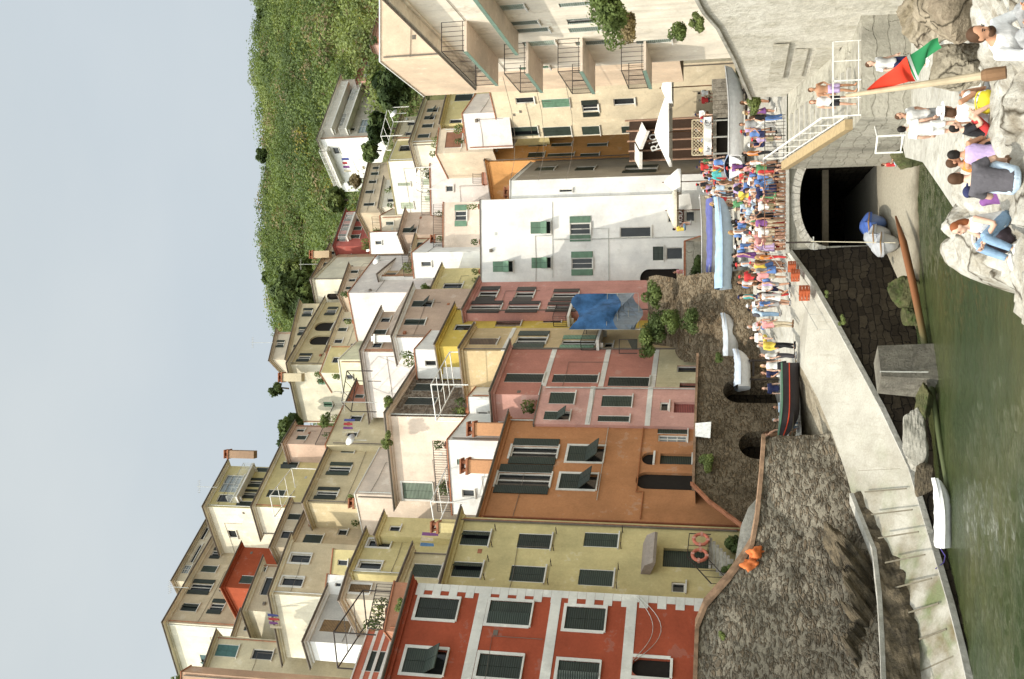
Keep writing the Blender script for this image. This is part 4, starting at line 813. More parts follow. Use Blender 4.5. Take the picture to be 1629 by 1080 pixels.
def rock_rows(c, s, seed, ang=.35, soft=False, rot=None):
    rows = []; br = random.Random(seed); cuts = [(Vector((br.gauss(0, 1), br.gauss(0, 1), br.gauss(0, .8))).normalized(), br.uniform(.62, .95)) for _ in range(16)]; a, b_ = (14, 22) if soft else (34, 52)
    for i in range(a + 1):
        th = math.pi * i / a; rw = []
        for j in range(b_):
            ph = 2 * math.pi * j / b_; d = Vector((math.sin(th) * math.cos(ph), math.sin(th) * math.sin(ph), math.cos(th))); k = 1.05 + noise.noise(d * 1.3 + Vector((seed, 0, 0))) * ang
            if not soft:
                for n_, lim in cuts:
                    q = d.dot(n_)
                    if q * k > lim: k = lim / q
                k += noise.noise(d * 5 + Vector((0, seed, 0))) * .05 + noise.noise(Vector((d.x * 3, d.y * 3, d.z * 14 + seed))) * .04
            else: k += noise.noise(d * 3.1 + Vector((0, seed, 0))) * ang * .5
            p = Vector((d.x * s[0], d.y * s[1], d.z * s[2])) * k; rw.append(Vector(c) + (rot @ p if rot else p))
        rows.append(rw + [rw[0]])
    return rows
def rock_slab(mat, root, c, s, rot, seed, name): mb = MB(); mb.grid(rock_rows(c, s, seed, rot=rot)); return mb.build(name, mat, root)
def boulder(label, c, s, mat, seed=0, cat='boulder', name='boulder', ang=.35, rot=None):
    soft = name != 'boulder'; mb = MB(); mb.grid(rock_rows(c, s, seed, ang, soft, rot)); return tag(mb.build(name, mat, None, soft), label, cat)
# natural slanted rock at the foot of the sea wall
ROCKD = rockmat('dark_rock_and_kerb_shade', (.06, .05, .035, 1), (.15, .12, .08, 1), (.035, .03, .025, 1), 1.4)
r = thing('rock_outcrop', 'dark slanted rock strata at the foot of the sea wall', 'rock', (-12, 38, 0))
for j in range(9):
    a = P(1376 + 2 * j, 905 + 25 * j, 41.2 - .40 * j); rock_slab(ROCKD, r, a, (1.5 + rnd.random() * .6, .42, .30), Matrix.Rotation(R(-34 - 10 * rnd.random()), 3, 'Y'), 60 + j, 'stratum')
rock_slab(ROCKD, r, P(1338, 884, 41.6), (1.2, .6, .5), Matrix.Rotation(R(-25), 3, 'Y'), 80, 'boulder')
# pale kerb wall and its painted shadow beside the slipway at the left
r = thing('kerb_wall', 'narrow sunlit concrete kerb beside the slipway at the lower left', 'kerb', tuple(P(1380, 880, 41)))
kp = [P(*q) for q in ((1352, 800, 42.9), (1370, 845, 41.9), (1388, 890, 40.8), (1396, 960, 39.0), (1400, 1030, 37.4), (1404, 1140, 35.2))]
mb = MB()
for a, b in zip(kp[:-1], kp[1:]): mb.obox(a + Vector((0, 0, -.14)), b - a, Vector((.42, -.05, 0)), Vector((0, 0, .16)))
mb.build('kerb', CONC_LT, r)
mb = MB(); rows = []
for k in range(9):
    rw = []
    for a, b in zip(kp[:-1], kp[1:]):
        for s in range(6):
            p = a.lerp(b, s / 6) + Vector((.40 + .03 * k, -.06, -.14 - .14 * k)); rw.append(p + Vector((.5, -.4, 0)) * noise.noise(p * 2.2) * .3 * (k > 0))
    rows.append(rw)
mb.grid(rows); mb.build('base', ROCKD, r)  # dark rock colour paints the shadow on the kerb's front face
# promenade behind the sea wall top
mb = MB(); back = [P(1240, 690, 50.5), P(1240, 760, 49), P(1215, 830, 47.6), P(1200, 870, 46.6)]
pr = []
for p in WT[3:]: pr.append((p, Vector((p.x + 3.3, p.y + 4.6, p.z))))
mb.grid([[a + Vector((0, 0, -1.0)) for a, b in pr], [b + Vector((0, 0, -1.7)) for a, b in pr]]); struct('promenade', mb, CONC)
# rubble terrace wall with niches below the orange and pink houses
zt_ = 9.4; wa = P(1103, 772, 47.9); wb_ = P(1120, 566, 54)
r = thing('terrace_wall', 'dark rubble wall with arched niches below the orange and pink houses', 'wall', (-4, 50, 4.3))
fc = Face((wa.x, wa.y), (wb_.x, wb_.y), 4.2, 9.35); mb = MB()
for x, y, hx, wy in ((1196, 622, 92, 38), (1200, 708, 50, 44)):
    q = fc.rect(x, y, hx, wy); fc.holes.append((q[0], q[1], 4.3, q[3]))
fc.mesh(mb, 1.2)
for t0, t1, z0, z1 in fc.holes:
    rr = (t1 - t0) / 2; cx = (t0 + t1) / 2; ap_ = [(cx + rr * math.cos(math.pi * k / 14), z1 - rr + rr * math.sin(math.pi * k / 14)) for k in range(15)]
    for (a, b), (c, e_) in zip(ap_[:-1], ap_[1:]): mb.quad(fc.pt(a, b, .003), fc.pt(a, z1, .003), fc.pt(c, z1, .003), fc.pt(c, e_, .003)); mb.quad(fc.pt(a, b, .003), fc.pt(c, e_, .003), fc.pt(c, e_, -1.1), fc.pt(a, b, -1.1))
mb.build('wall', ST_WALL2, r)
mb = MB()
for t0, t1, z0, z1 in fc.holes: mb.quad(fc.pt(t0, z0, -1.2), fc.pt(t1, z0, -1.2), fc.pt(t1, z1, -1.2), fc.pt(t0, z1, -1.2))
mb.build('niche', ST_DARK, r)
mb = MB(); mb.obox(fc.pt(-.1, 9.352, -.3), fc.e * (fc.len + .2), fc.n * .42, UPV * .12); mb.build('coping', simple('brick_coping', (.30, .19, .12, 1), .9, 0, .35, 3, .5), r)
r2 = thing('terrace_wall', 'stone wall with a slanted brick coping running down from the orange house doorway', 'wall', (-7, 46, 4.3))
pA = [P(1103, 772, 47.9), P(1130, 800, 46.8), P(1165, 826, 45.6), P(1192, 846, 44.8)]; mb = MB()
for a, b in zip(pA[:-1], pA[1:]): mb.quad(b, (b.x, b.y, 4), (a.x, a.y, 4), a)
mb.build('wall', ST_WALL2, r2); mb = MB()
for a, b in zip(pA[:-1], pA[1:]): mb.obox(a, b - a, Vector((.2, -.22, 0)), Vector((0, 0, .14)))
mb.build('coping', TERRA, r2)
mb = MB(); mb.quad(fc.pt(0, 9.34, 0), fc.pt(fc.len, 9.34, 0), fc.pt(fc.len, 9.34, -8), fc.pt(0, 9.34, -8)); 
for a, b in zip(pA[:-1], pA[1:]): mb.quad(a, b, b + Vector((-.6, 5, 0)), a + Vector((-.6, 5, 0)))
struct('upper_walkway', mb, CONC)
# rocky bank with bushes between the salmon house and the white house
mb = MB()
def bankz(x, y): return interp(y, [(55.2, 5), (56.2, 7.6), (58, 8.6), (58.6, 10.3), (61, 11.2), (61.6, 12.6), (66, 13)]) + noise.noise(Vector((x, y, 0))) * .35
bk = thing('rock_bank', 'rocky terraced bank below the blue tarpaulin between the houses', 'bank', (1, 58, 5))
mb.grid([[(x + noise.noise(Vector((x * 2, y * 2, 7))) * .3, y + noise.noise(Vector((x * 1.4, y, 4))) * .3, bankz(x, y)) for x in [-1.3 + .3 * i for i in range(18)]] for y in [55 + .4 * i for i in range(28)]]); mb.build('bank', ST_WALL2, bk, True)
r = thing('platform_wall', 'grey stone wall with brick coping in front of the white house', 'wall', tuple(P(1120, 420, 68)))
a, b = P(1091, 449, 68), P(1091, 384, 68); c = P(1120, 376, 66.5); mb = MB()
mb.quad((a.x, a.y, 6), (b.x, b.y, 6), b, a); mb.quad((b.x, b.y, 6), (c.x, c.y, 6), (c.x, c.y, 9.6), b); mb.quad(a, b, (b.x, 75, a.z), (a.x, 75, a.z)); mb.quad((b.x, 75, b.z), b, (c.x, c.y, 9.6), (c.x, 75, 9.6))
mb.build('wall', ST_PALE, r); mb = MB(); mb.obox(a, b - a, (0, .4, 0), (0, 0, .15)); mb.obox(b, Vector((c.x, c.y, 9.6)) - b, (.1, .4, 0), (0, 0, .15)); mb.build('coping', TERRA, r)
# lower path, foreground rocks
mb = MB(); pp = [PZ(x, y, 1.5) for x, y in ((1440, 250), (1468, 258), (1500, 305), (1523, 340), (1560, 285), (1580, 200), (1540, 60), (1450, 60), (1425, 180))]
mb.prism([(p.x, p.y) for p in pp][::-1], .2, 1.5); struct('lower_path', mb, CONC_LT)
def rockz(x, y):
    xb = interp(y, [(9, -1.9), (19, .85), (24, 2.3), (28, 4.0), (32, 6)]); z = interp(y, [(9, 4.55), (13, 3.95), (16, 3.45), (19.5, 3.02), (21.5, 2.3), (24, 1.1), (27, .4), (30, -.2)]) + .05 * (x - 3)
    z += max(0, 1 - abs(y - 21.8) / 2.6) * 1.1 * max(0, min(1, (4.1 - x) / .8)); xb -= .35 * max(0, 1 - abs(y - 22) / 4)
    e = max(0, xb + .25 - x); z -= e * e * 1.6 + e * 1.1
    q = noise.noise(Vector((x * .45, y * .45, 2))) * .35 + noise.noise(Vector((x * 1.3, y * 1.3, 8))) * .20 + abs(noise.noise(Vector((x * .8, y * .8, 11)))) * -.3 + noise.noise(Vector((x * 4, y * 4, 1))) * .09 + abs(noise.noise(Vector((x * 2.2, y * 2.2, 5)))) * -.22
    ds, ps = noise.voronoi(Vector((x * .62 + .15 * noise.noise(Vector((x, y, 0))), y * .62, 0))); c_ = ps[0]; hsh = noise.noise(c_ * 7.3); gap = ds[1] - ds[0]
    q += hsh * .5 + ((x * .62 - c_.x) * noise.noise(c_ * 3.1) + (y * .62 - c_.y) * noise.noise(c_ * 5.7)) * .5 - .28 * max(0, 1 - gap / .10)
    return max(z + .12 + q * .75, -1.5)
SHORE = rockmat('pale_shore_rock', (.31, .28, .225, 1), (.48, .46, .41, 1), (.17, .135, .09, 1), 1.1, .15, .55)
mb = MB(); mb.grid([[(x, y, rockz(x, y)) for x in [-3 + .09 * i for i in range(155)]] for y in [9 + .09 * i for i in range(235)]]); struct('shore_rocks', mb, SHORE, True)
MOSS = rockmat('mossy_rock', (.05, .055, .025, 1), (.11, .105, .05, 1), (.05, .08, .02, 1), 1.2)
boulder('rounded green mossy boulder beside the rusty pipe', tuple(PZ(1442, 464, .45)), (.75, .6, .75), MOSS, 3)
boulder('small dark green boulder at the waterline under the slipway', tuple(PZ(1450, 500, .2)), (.6, .5, .5), MOSS, 5)
boulder('jagged pale rock ledge at the foot of the slipway wall', tuple(P(1452, 700, 40)), (1.3, .5, .55), CONC, 9)
boulder('low weedy rock in the shade next to the jagged ledge', tuple(P(1470, 640, 40.2)), (.9, .5, .3), MOSS, 12)
boulder('flat brown rock at the water edge beside the white railing', tuple(PZ(1447, 248, .6)), (.55, .5, .8), MOSS, 15)
boulder('dark wet rock between the dinghy and the slipway wall', tuple(P(1470, 765, 39.4)), (.7, .4, .4), ROCKD, 18)
boulder('big brown rock behind the bearded man', tuple(P(1528, 14, 20.5)), (.85, .8, .95), rockmat('brown_rock', (.17, .13, .09, 1), (.30, .25, .18, 1), (.10, .08, .05, 1), 1.0, .15, .9), 21)
boulder('grey brown rock behind the flagpole', tuple(P(1528, 108, 21)), (.55, .5, .5), rockmat('brown_rock_two', (.20, .17, .12, 1), (.34, .30, .23, 1), (.12, .10, .07, 1), 1.0, .15, .9), 24)
boulder('layered brown boulder below the grey concrete wall', tuple(P(1478, 26, 25.5)), (.95, .8, .75), rockmat('brown_rock_three', (.22, .18, .12, 1), (.36, .31, .24, 1), (.12, .09, .06, 1), 1.0, .15, .9), 27)
boulder('grey rough boulder between the seated groups on the shore', tuple(P(1548, 225, 21.5)), (.5, .4, .4), CONC, 30)
mb = MB(); p0 = PZ(1417, 545, .9); e = Vector((-1, -.35, 0)).normalized(); n_ = Vector((e.y, -e.x, 0))
q = thing('concrete_block', 'weathered concrete block standing against the dark slipway wall', 'block', tuple(P(1452, 580, 40.6)))
a = P(1455, 546, 41.2); b = P(1455, 603, 40.2); d = (b - a); d.z = 0; s = Vector((-d.y, d.x, 0)).normalized(); s = s if s.y > 0 else -s
zb = -.3; zt2 = P(1400, 575, 40.7).z
v = [a + s * 0, b, b + s * 1.4, a + s * 1.4]; mb.prism([(p.x, p.y) for p in v], zb, zt2, [((p.x * .86 + (a.x + b.x) / 2 * .14), p.y + .15) for p in v]); mb.build('block', rockmat('block_concrete', (.13, .12, .10, 1), (.21, .195, .16, 1), (.08, .07, .055, 1), 1.2), q)
mb = MB(); mb.tube([a.lerp(b, .8) + Vector((0, -.08, .2 - a.z)), a.lerp(b, .8) + Vector((0, .1, zt2 - a.z - .1))], .03, 5); mb.build('ladder_rail', WIRE, q)
pipe_m, pn_, pb_ = newmat('algae_rust_pipe'); t = pn_.nodes.new('ShaderNodeTexCoord'); sx = pn_.nodes.new('ShaderNodeSeparateXYZ'); pn_.links.new(t.outputs['Object'], sx.inputs[0])
pn_.links.new(ramp(pn_, sx.outputs[0], .45, .62, (.07, .085, .03, 1), (.20, .075, .025, 1)), pb_.inputs['Base Color']); 
mr = pn_.nodes.new('ShaderNodeMapRange'); mr.inputs['From Min'].default_value = -6; mr.inputs['From Max'].default_value = 6.5; pn_.links.new(sx.outputs[0], mr.inputs[0])
pn_.links.new(mr.outputs[0], [x for x in pn_.nodes if x.bl_idname == 'ShaderNodeValToRGB'][0].inputs[0]); pb_.inputs['Roughness'].default_value = .7
mb = MB(); mb.tube([PZ(1425, 344, .75), PZ(1437, 385, .62), PZ(1452, 450, .45), PZ(1468, 530, .28), PZ(1484, 630, .12), PZ(1498, 720, .05), PZ(1512, 800, -.02), PZ(1518, 850, -.15)], [.04, .15, .15, .13, .11, .10, .09, .08], 10)
tag(mb.build('old_pipe', pipe_m, None, True), 'long rusty orange pipe turning green with algae along the water edge', 'pipe')
# ------------------------------------------------------------------ boats
def paint(c, r=.4): return simple('boat_paint', c, r, 0, .1, 5)
def boat(label, pos, rz, L_=3.6, B=1.4, H=.75, hull=(.7, .69, .66, 1), gun=(.3, .18, .08, 1), inside=(.4, .38, .33, 1), stripe=None, cover=None, hump=.25, group=None, name='boat', cat='boat', rake=.5, pitch=0):
    t = thing(name, label, cat, pos, group, rz, True); t.rotation_euler = (0, pitch, rz); n = 15
    def sect(i, s=1.0, dz=0):
        u = i / (n - 1); hb = B / 2 * s * (1 - max(0, (u - .45) / .55) ** 2.3) * (.82 + .18 * min(1, u / .25)); hb = max(hb, .012)
        sheer = H * (1 + .28 * max(0, u - .4) ** 2 / .36 + .05 * (1 - u)); keel = H * .75 * max(0, (u - .62) / .38) ** 2.2
        x = -L_ / 2 + L_ * u; out = []
        for k in range(9):
            a = -1 + k / 4; q = abs(a); out.append((x + (rake * .3 * u ** 4) * (1 - q) * 0 + (H * .25 * u ** 3 * q), math.copysign(hb * q ** .62, a) if q else 0, keel + (sheer - keel) * q ** 1.7 + dz))
        return out
    rows = [sect(i) for i in range(n)]
    mb = MB(); mb.grid(rows); mb.add(rows[0], [list(range(9))]); ho = mb.build('hull', paint(hull), t, True)
    mb = MB()
    mb.tube([r[0] for r in rows], .035, 5); mb.tube([r[8] for r in rows], .035, 5); mb.build('gunwale', paint(gun), t)
    if stripe:
        mb = MB()
        for s, k in ((-1, 1), (1, 7)):
            pts = [(r[k][0], r[k][1] + s * .012, r[k][2] * .93 + .02) for r in rows]; mb.tube(pts, .03, 4)
        mb.build('stripe', paint(stripe), t)
    if cover:
        mb = MB(); rr = []
        for i in range(n):
            a, b = Vector(rows[i][0]), Vector(rows[i][8]); row = []
            for k in range(9):
                q = k / 8; p = a.lerp(b, q); w_ = math.sin(math.pi * q); p.z += hump * w_ * (1 - .5 * (i / n)) + .03 * math.sin(i * 2.1 + k) * w_; row.append((p.x, p.y * 1.05, p.z + .03))
            row = [(row[0][0], row[0][1] * 1.03, row[0][2] - .16)] + row + [(row[-1][0], row[-1][1] * 1.03, row[-1][2] - .16)]; rr.append(row)
        mb.grid(rr); mb.build('cover', simple('boat_cover', cover, .75, 0, .15, 3, .4), t, True)
    else:
        mb = MB(); rr = [[(x, y * .86, z + .05 if abs(y) > .01 else z + .08) for x, y, z in r] for r in rows[:-1]]; mb.grid(rr); mb.build('inner_hull', paint(inside, .7), t, True)
        mb = MB()
        for u in (3, 7, 10):
            a, b = Vector(rows[u][1]), Vector(rows[u][7]); mb.obox((a.x - .12, a.y * .95, a.z), (.24, 0, 0), (0, (b.y - a.y) * .95, 0), (0, 0, .035)); mb.build('thwart', WOOD, t); mb = MB()
    return t
LB = (.32, .46, .62, 1); VIO = (.10, .11, .30, 1)
p = PZ(1510, 818, .0); boat('small white dinghy floating on the green water by the slipway', (p.x, p.y, -.06), R(4), 2.35, 1.0, .42, hull=(.78, .78, .77, 1), gun=(.75, .75, .73, 1), cover=(.76, .76, .75, 1), hump=.10)
mb = MB(); a = Vector((p.x - 1.15, p.y, .35)); b = P(1488, 905, 38.0); mb.tube([a, a.lerp(b, .3) + Vector((-.1, 0, -.25)), a.lerp(b, .7) + Vector((0, 0, -.25)), b], .018, 5); tag(mb.build('mooring_rope', simple('blue_rope', (.08, .06, .25, 1), .8)), 'blue mooring rope tying the white dinghy to the slipway', 'rope')
p = P(1267, 635, 48.4); boat('dark wooden boat with red stripe and green gunwale on the quay edge', (p.x, p.y, 4.53), R(183), 3.4, 1.3, .78, hull=(.045, .04, .045, 1), gun=(.07, .16, .10, 1), stripe=(.45, .05, .02, 1), inside=(.16, .22, .18, 1))
def cradle(label, pos, L_, z0, z1, rz=0):
    t = thing('boat_trolley', label, 'boat trolley', (pos[0], pos[1], z0)); mb = MB()
    for sx in (-.3, .3):
        for sy in (-.35, .35): mb.tube([(pos[0] + sx * L_, pos[1] + sy, z0), (pos[0] + sx * L_, pos[1] + sy * .8, z1 + .1)], .05, 5)
        mb.obox((pos[0] + sx * L_ - .05, pos[1] - .45, z1 - .05), (.1, 0, 0), (0, .9, 0), (0, 0, .1))
    mb.obox((pos[0] - .35 * L_, pos[1] - .05, z1 - .2), (.7 * L_, 0, 0), (0, .1, 0), (0, 0, .12)); mb.build('frame', IRON, t)
for lab, x, y, Y, L_, H, hull, cov, hump, rz in (
    ('large boat under a light blue tarpaulin nearest the crowd on the quay', 1166, 388, 56.5, 5.0, .66, (.42, .52, .62, 1), LB, .30, 3),
    ('boat under a violet blue cover behind the light blue covered boat', 1148, 385, 59.5, 5.0, .62, (.68, .67, .66, 1), VIO, .25, 183),
    ('cream hulled uncovered boat at the back of the boat row before the white house', 1134, 380, 62.5, 5.2, .62, (.62, .58, .48, 1), None, .2, 2),
    ('long white boat with open cockpit on the right of the quay by the concrete wall', 1183, 178, 54.5, 4.6, .75, (.78, .78, .77, 1), None, .2, -4),
    ('boat with blue and white striped cover at the foot of the wooden cafe deck', 1182, 262, 56, 2.4, .7, (.70, .71, .74, 1), (.30, .38, .55, 1), .25, 75),
    ('red and dark boat standing bow up behind the striped covered boat', 1158, 276, 60.5, 2.2, .8, (.50, .06, .05, 1), None, .2, 80),
    ('white boat with grey blue rim lying at the left end of the boat row', 1176, 545, 56.5, 3.0, .7, (.72, .72, .71, 1), (.50, .55, .60, 1), .15, 8),
    ('small pale boat with bright blue cover beside the left white boat', 1194, 588, 53, 2.0, .6, (.70, .70, .70, 1), (.45, .50, .58, 1), .2, 20)):
    p = P(x, y, Y); g = zg(p.x, Y); boat(lab, (p.x, p.y, p.z), R(rz), L_, 1.5, H, hull=hull, cover=cov, hump=hump, gun=(.5, .5, .5, 1)); cradle('iron trolley under the ' + ' '.join(lab.split()[:8]), (p.x, p.y), L_ * .8, g - .05, p.z)
for lab, x, y, Y, hull, cov in (('grey white rental dinghy at the tunnel mouth in front', 1408, 388, 46.6, (.46, .47, .48, 1), (.42, .43, .45, 1)), ('grey white rental dinghy behind the front one at the tunnel mouth', 1407, 374, 47.6, (.44, .45, .48, 1), (.40, .42, .45, 1)), ('dinghy under a deep blue cover at the tunnel mouth', 1404, 356, 48.2, (.10, .16, .36, 1), (.06, .12, .38, 1))):
    p = P(x, y, Y); boat(lab, (p.x, p.y, bz(p.x, p.y) - .02), R(-92), 2.2, 1.05, .72, hull=hull, cover=cov, hump=.25)
# ------------------------------------------------------------------ rails, ropes, crates, lifebuoys
def rail(label, pts, h=1.0, mat=IRON, step=.14, r=.018, bars=True, name='railing'):
    mb = MB(); railing_mb(mb, pts, h, r, step, bars); return tag(mb.build(name, mat), label, 'railing')
rail('rusty iron railing along the crowded terrace edge above the stone arch', [(4.3, 48.35, 5.12), (8.3, 48.35, 5.12)], 1.0, simple('rusted_iron', (.22, .11, .06, 1), .8))
rail('white pipe railing on the concrete block with the two bathers', [(7.95, 37.1, 3.15), (9.2, 37.1, 3.15), (10.6, 37.1, 3.15)], .95, WPAINT, .6, .022)
rail('pale pipe handrail climbing the stairs beside the ochre coping', [(8.5, 39.9, 3.3), (8.5, 48.3, 5.2)], .95, WPAINT, 1.4, .03)
rail('black iron railing beside the stairs above the tunnel', [(8.3, 48.6, 5.15), (10.6, 48.6, 5.15)], .95, IRON, .16)
pr = [PZ(1436, 242, 1.5), PZ(1440, 215, 1.5), PZ(1432, 185, 1.5), PZ(1424, 165, 1.5)]
rail('white tubular railing at the edge of the lower path by the sea', [tuple(q) for q in pr], .95, WPAINT, 1.1, .03)
rail('bare iron railing frame with cross bars at the slipway top', [tuple(N[0] + Vector((-.15, .1, 0))), tuple(N[1] + Vector((-.1, .25, 0))), tuple(N[2] + Vector((-.1, .25, 0)))], .75, WIRE, .9, .014)
mb = MB(); a = P(1290, 384, 47.8); c = P(1425, 386, 45); mb.tube([a, a.lerp(c, .5) + Vector((0, 0, -.03)), c], .022, 5); tag(mb.build('hanging_rope', simple('hemp', (.42, .38, .28, 1), .9)), 'thin pale rope hanging from the terrace post to the rusty pipe', 'rope')
t = thing('mooring_post', 'small rusty iron davit post on the quay edge at the arch', 'post', tuple(P(1296, 385, 47.9))); mb = MB(); p = P(1296, 385, 47.9); mb.tube([p, p + Vector((0, 0, 1.3))], .04, 6); mb.build('post', IRON, t); mb = MB(); mb.tube([p + Vector((-.35, 0, .05)), p + Vector((.25, 0, .05))], .03, 6); mb.build('arm', WIRE, t)
RED_OR = (.42, .10, .04, 1)
for lab, x, y, Y, s in (('smaller orange red crate on the slipway top nearest the arch', 1258, 424, 47.6, .40), ('orange red crate in the middle of the three on the slipway', 1264, 438, 47.2, .44), ('largest orange red crate lowest of the three on the slipway', 1280, 466, 46.4, .55)):
    p = P(x + 8, y, Y); t = thing('crate', lab, 'crate', tuple(p), 'orange crates on the slipway', R(-40), True); m = simple('orange_plastic', RED_OR, .5); w_, d_, h_ = s, s * .75, s * .8
    mb = MB(); mb.obox((-w_ / 2, -d_ / 2, 0), (w_, 0, 0), (0, d_, 0), (0, 0, .04)); mb.build('bottom', m, t)
    for k, (cx_, cy_, sx, sy) in enumerate(((0, -d_ / 2, w_, .03), (0, d_ / 2, w_, .03), (-w_ / 2, 0, .03, d_ - .06), (w_ / 2, 0, .03, d_ - .06))):
        mb = MB()
        for q in range(3): mb.cbox((cx_, cy_, .06 + h_ * (.14 + .32 * q)), sx, sy, h_ * .24)
        for e_ in (-1, 1): mb.cbox((cx_ + e_ * (sx / 2 - .03 if sx > sy else 0), cy_ + e_ * (sy / 2 - .03 if sy > sx else 0), h_ / 2), .035 if sx > sy else .034, .034 if sx > sy else .035, h_)
        mb.build('side', m, t)
def torus(c, R_, r_, ax, mat, label, cat):
    ax = Vector(ax).normalized(); a = ax.orthogonal().normalized(); b = ax.cross(a); rows = []
    for i in range(25):
        th = 2 * math.pi * i / 24; d = a * math.cos(th) + b * math.sin(th); rows.append([Vector(c) + d * (R_ + r_ * math.cos(f_)) + ax * r_ * math.sin(f_) for f_ in [2 * math.pi * k / 10 for k in range(11)]])
    mb = MB(); mb.grid(rows); t = thing('lifebuoy', label, cat, tuple(c), 'orange lifebuoys on the stair railing'); mb.build('ring', mat, t, True); mb = MB()
    for i in range(4):
        th = 2 * math.pi * (i + .5) / 4; d = a * math.cos(th) + b * math.sin(th); e_ = ax.cross(d); q = Vector(c) + d * R_; mb.obox(q - d * r_ * 1.08 - e_ * .05 - ax * r_ * 1.08, d * r_ * 2.16, e_ * .1, ax * r_ * 2.16)
    mb.build('grip_band', simple('faded_band', (.60, .30, .24, 1), .7), t)
LBM = simple('lifebuoy_orange', (.55, .17, .11, 1), .6)
torus(tuple(P(1115, 858, 45.2)), .31, .075, (.79, -.61, 0), LBM, 'orange lifebuoy hanging on the stair railing nearest the orange house', 'lifebuoy')
torus(tuple(P(1113, 883, 44.5)), .31, .075, (.79, -.61, 0), LBM, 'orange lifebuoy hanging left of the other in front of the dark doorway', 'lifebuoy')
q0, q1, q2 = P(1131, 850, 45.4), P(1128, 888, 44.4), P(1168, 930, 42.9)
rail('dark iron handrail of the steps below the doorway of the yellow house', [tuple(q0), tuple(q1), tuple(q2)], .95, IRON, .45, .02)
t = thing('steps', 'grey steps leading down in front of the yellow house', 'steps', tuple(q1)); 
for k in range(7):
    mb = MB(); a = q1.lerp(q2, k / 7); mb.obox(a + Vector((-.2, .3, -.12)), q1.lerp(q2, 1 / 7) - q1 - Vector((0, 0, (q2.z - q1.z) / 7)), Vector((.9, .75, 0)), Vector((0, 0, .14))); mb.build('step', CONC, t)
VEST = simple('orange_vest', (.62, .17, .05, 1), .8, 0, .25, 5, .5)
boulder('bundle of orange life vests draped over the sea wall on the left', tuple(P(1195, 900, 42.1)), (.36, .32, .40), VEST, 41, 'life vests', name='life_vests', ang=.7)
boulder('bundle of orange and white life vests on the sea wall on the right', tuple(P(1203, 882, 42.4)), (.30, .30, .30), VEST, 47, 'life vests', name='life_vests', ang=.7)
mb = MB(); a, b = P(1106, 694, 49.6), P(1106, 673, 50.2); mb.quad(a, b, b + Vector((.1, -.25, -.78)), a + Vector((-.05, -.25, -.72))); mb.quad(a, b, b + Vector((0, .4, .01)), a + Vector((0, .4, .01)))
tag(mb.build('cloth', simple('white_cloth', (.78, .78, .76, 1), .9), None), 'white cloth hanging over the terrace wall coping below the orange house', 'cloth')
# ------------------------------------------------------------------ blue tarpaulin frame beside the tan house
TARP = simple('blue_tarpaulin', (.045, .14, .32, 1), .6, 0, .45, 1.4, .8)
t = thing('tarpaulin_shelter', 'blue tarpaulin and glass lean to shelter beside the tan house', 'shelter', tuple(P(1015, 500, 61)))
A_, B_, C_, D_ = P(918, 468, 63.5), P(1015, 466, 63.5), P(1018, 524, 60.2), P(912, 524, 60.2)
mb = MB(); rows = []
for i in range(13):
    rows.append([(A_.lerp(B_, i / 12)).lerp(D_.lerp(C_, i / 12), k / 8) + Vector((0, -.3 * math.sin(k * 1.1 + i * .6) - .2, .28 * math.sin(k * .9 + i * 1.1))) for k in range(9)])
mb.grid(rows[:9]); mb.build('tarpaulin', TARP, t, True)
mb = MB(); mb.grid(rows[8:]); mb.build('glazing', simple('dusty_glass', (.16, .20, .25, 1), .3), t)
mb = MB()
for k in (3, 4, 5, 6): a = A_.lerp(B_, k / 6); b = D_.lerp(C_, k / 6); mb.tube([a.lerp(b, .0), b], .02, 4)
for k in (0, 2): mb.tube([A_.lerp(D_, k / 2), B_.lerp(C_, k / 2)], .02, 4)
mb.build('frame', WIRE, t)
# pergola on the tan house terrace
t = thing('pergola', 'small dark pergola with canvas screen on the tan house terrace', 'pergola', tuple(P(1010, 555, 58)))
mb = MB()
for x, y, Y in ((985, 562, 57.5), (985, 540, 59)):
    mb.tube([P(x, y, Y), P(1014, y, Y)], .03, 5)
mb.tube([P(985, 562, 57.5), P(985, 540, 59)], .03, 5); mb.build('frame', IRON, t); mb = MB(); mb.quad(P(998, 540, 59), P(1014, 540, 59), P(1014, 556, 58), P(1006, 556, 58)); mb.build('screen', simple('dark_canvas', (.06, .06, .05, 1), .9), t)
# ------------------------------------------------------------------ cafe at the street foot
WDECK = rockmat('weathered_boards', (.22, .19, .15, 1), (.36, .32, .26, 1), (.14, .12, .09, 1), 1.1)
x0, x1 = P(1120, 248, 61).x, 15.6
t = thing('cafe_deck', 'raised wooden cafe deck with board front at the foot of the street', 'deck', (x0, 61, 5)); mb = MB(); zd = P(1131, 220, 61).z - .12
mb.obox((x0, 61, zd - .2), (x1 - x0, 0, 0), (0, 11, 0), (0, 0, .2)); mb.build('floor', WDECK, t); mb = MB()
for k in range(14):
    xx = P(1140, 192, 61).x + .16 + k * .26
    if xx < x1: mb.obox((xx, 60.9, 5.5), (.24, 0, 0), (0, .06, 0), (0, 0, zd - 5.5 + (.0 if k % 2 else .02)))
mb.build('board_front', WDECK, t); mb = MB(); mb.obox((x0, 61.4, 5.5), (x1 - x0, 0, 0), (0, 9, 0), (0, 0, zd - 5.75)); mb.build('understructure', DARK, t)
for x in (x0 + .1, x0 + 1.1, x0 + 2.1): mb = MB(); mb.tube([(x, 60.95, 5.6), (x, 60.95, zd)], .05, 5); mb.build('post', WIRE, t)
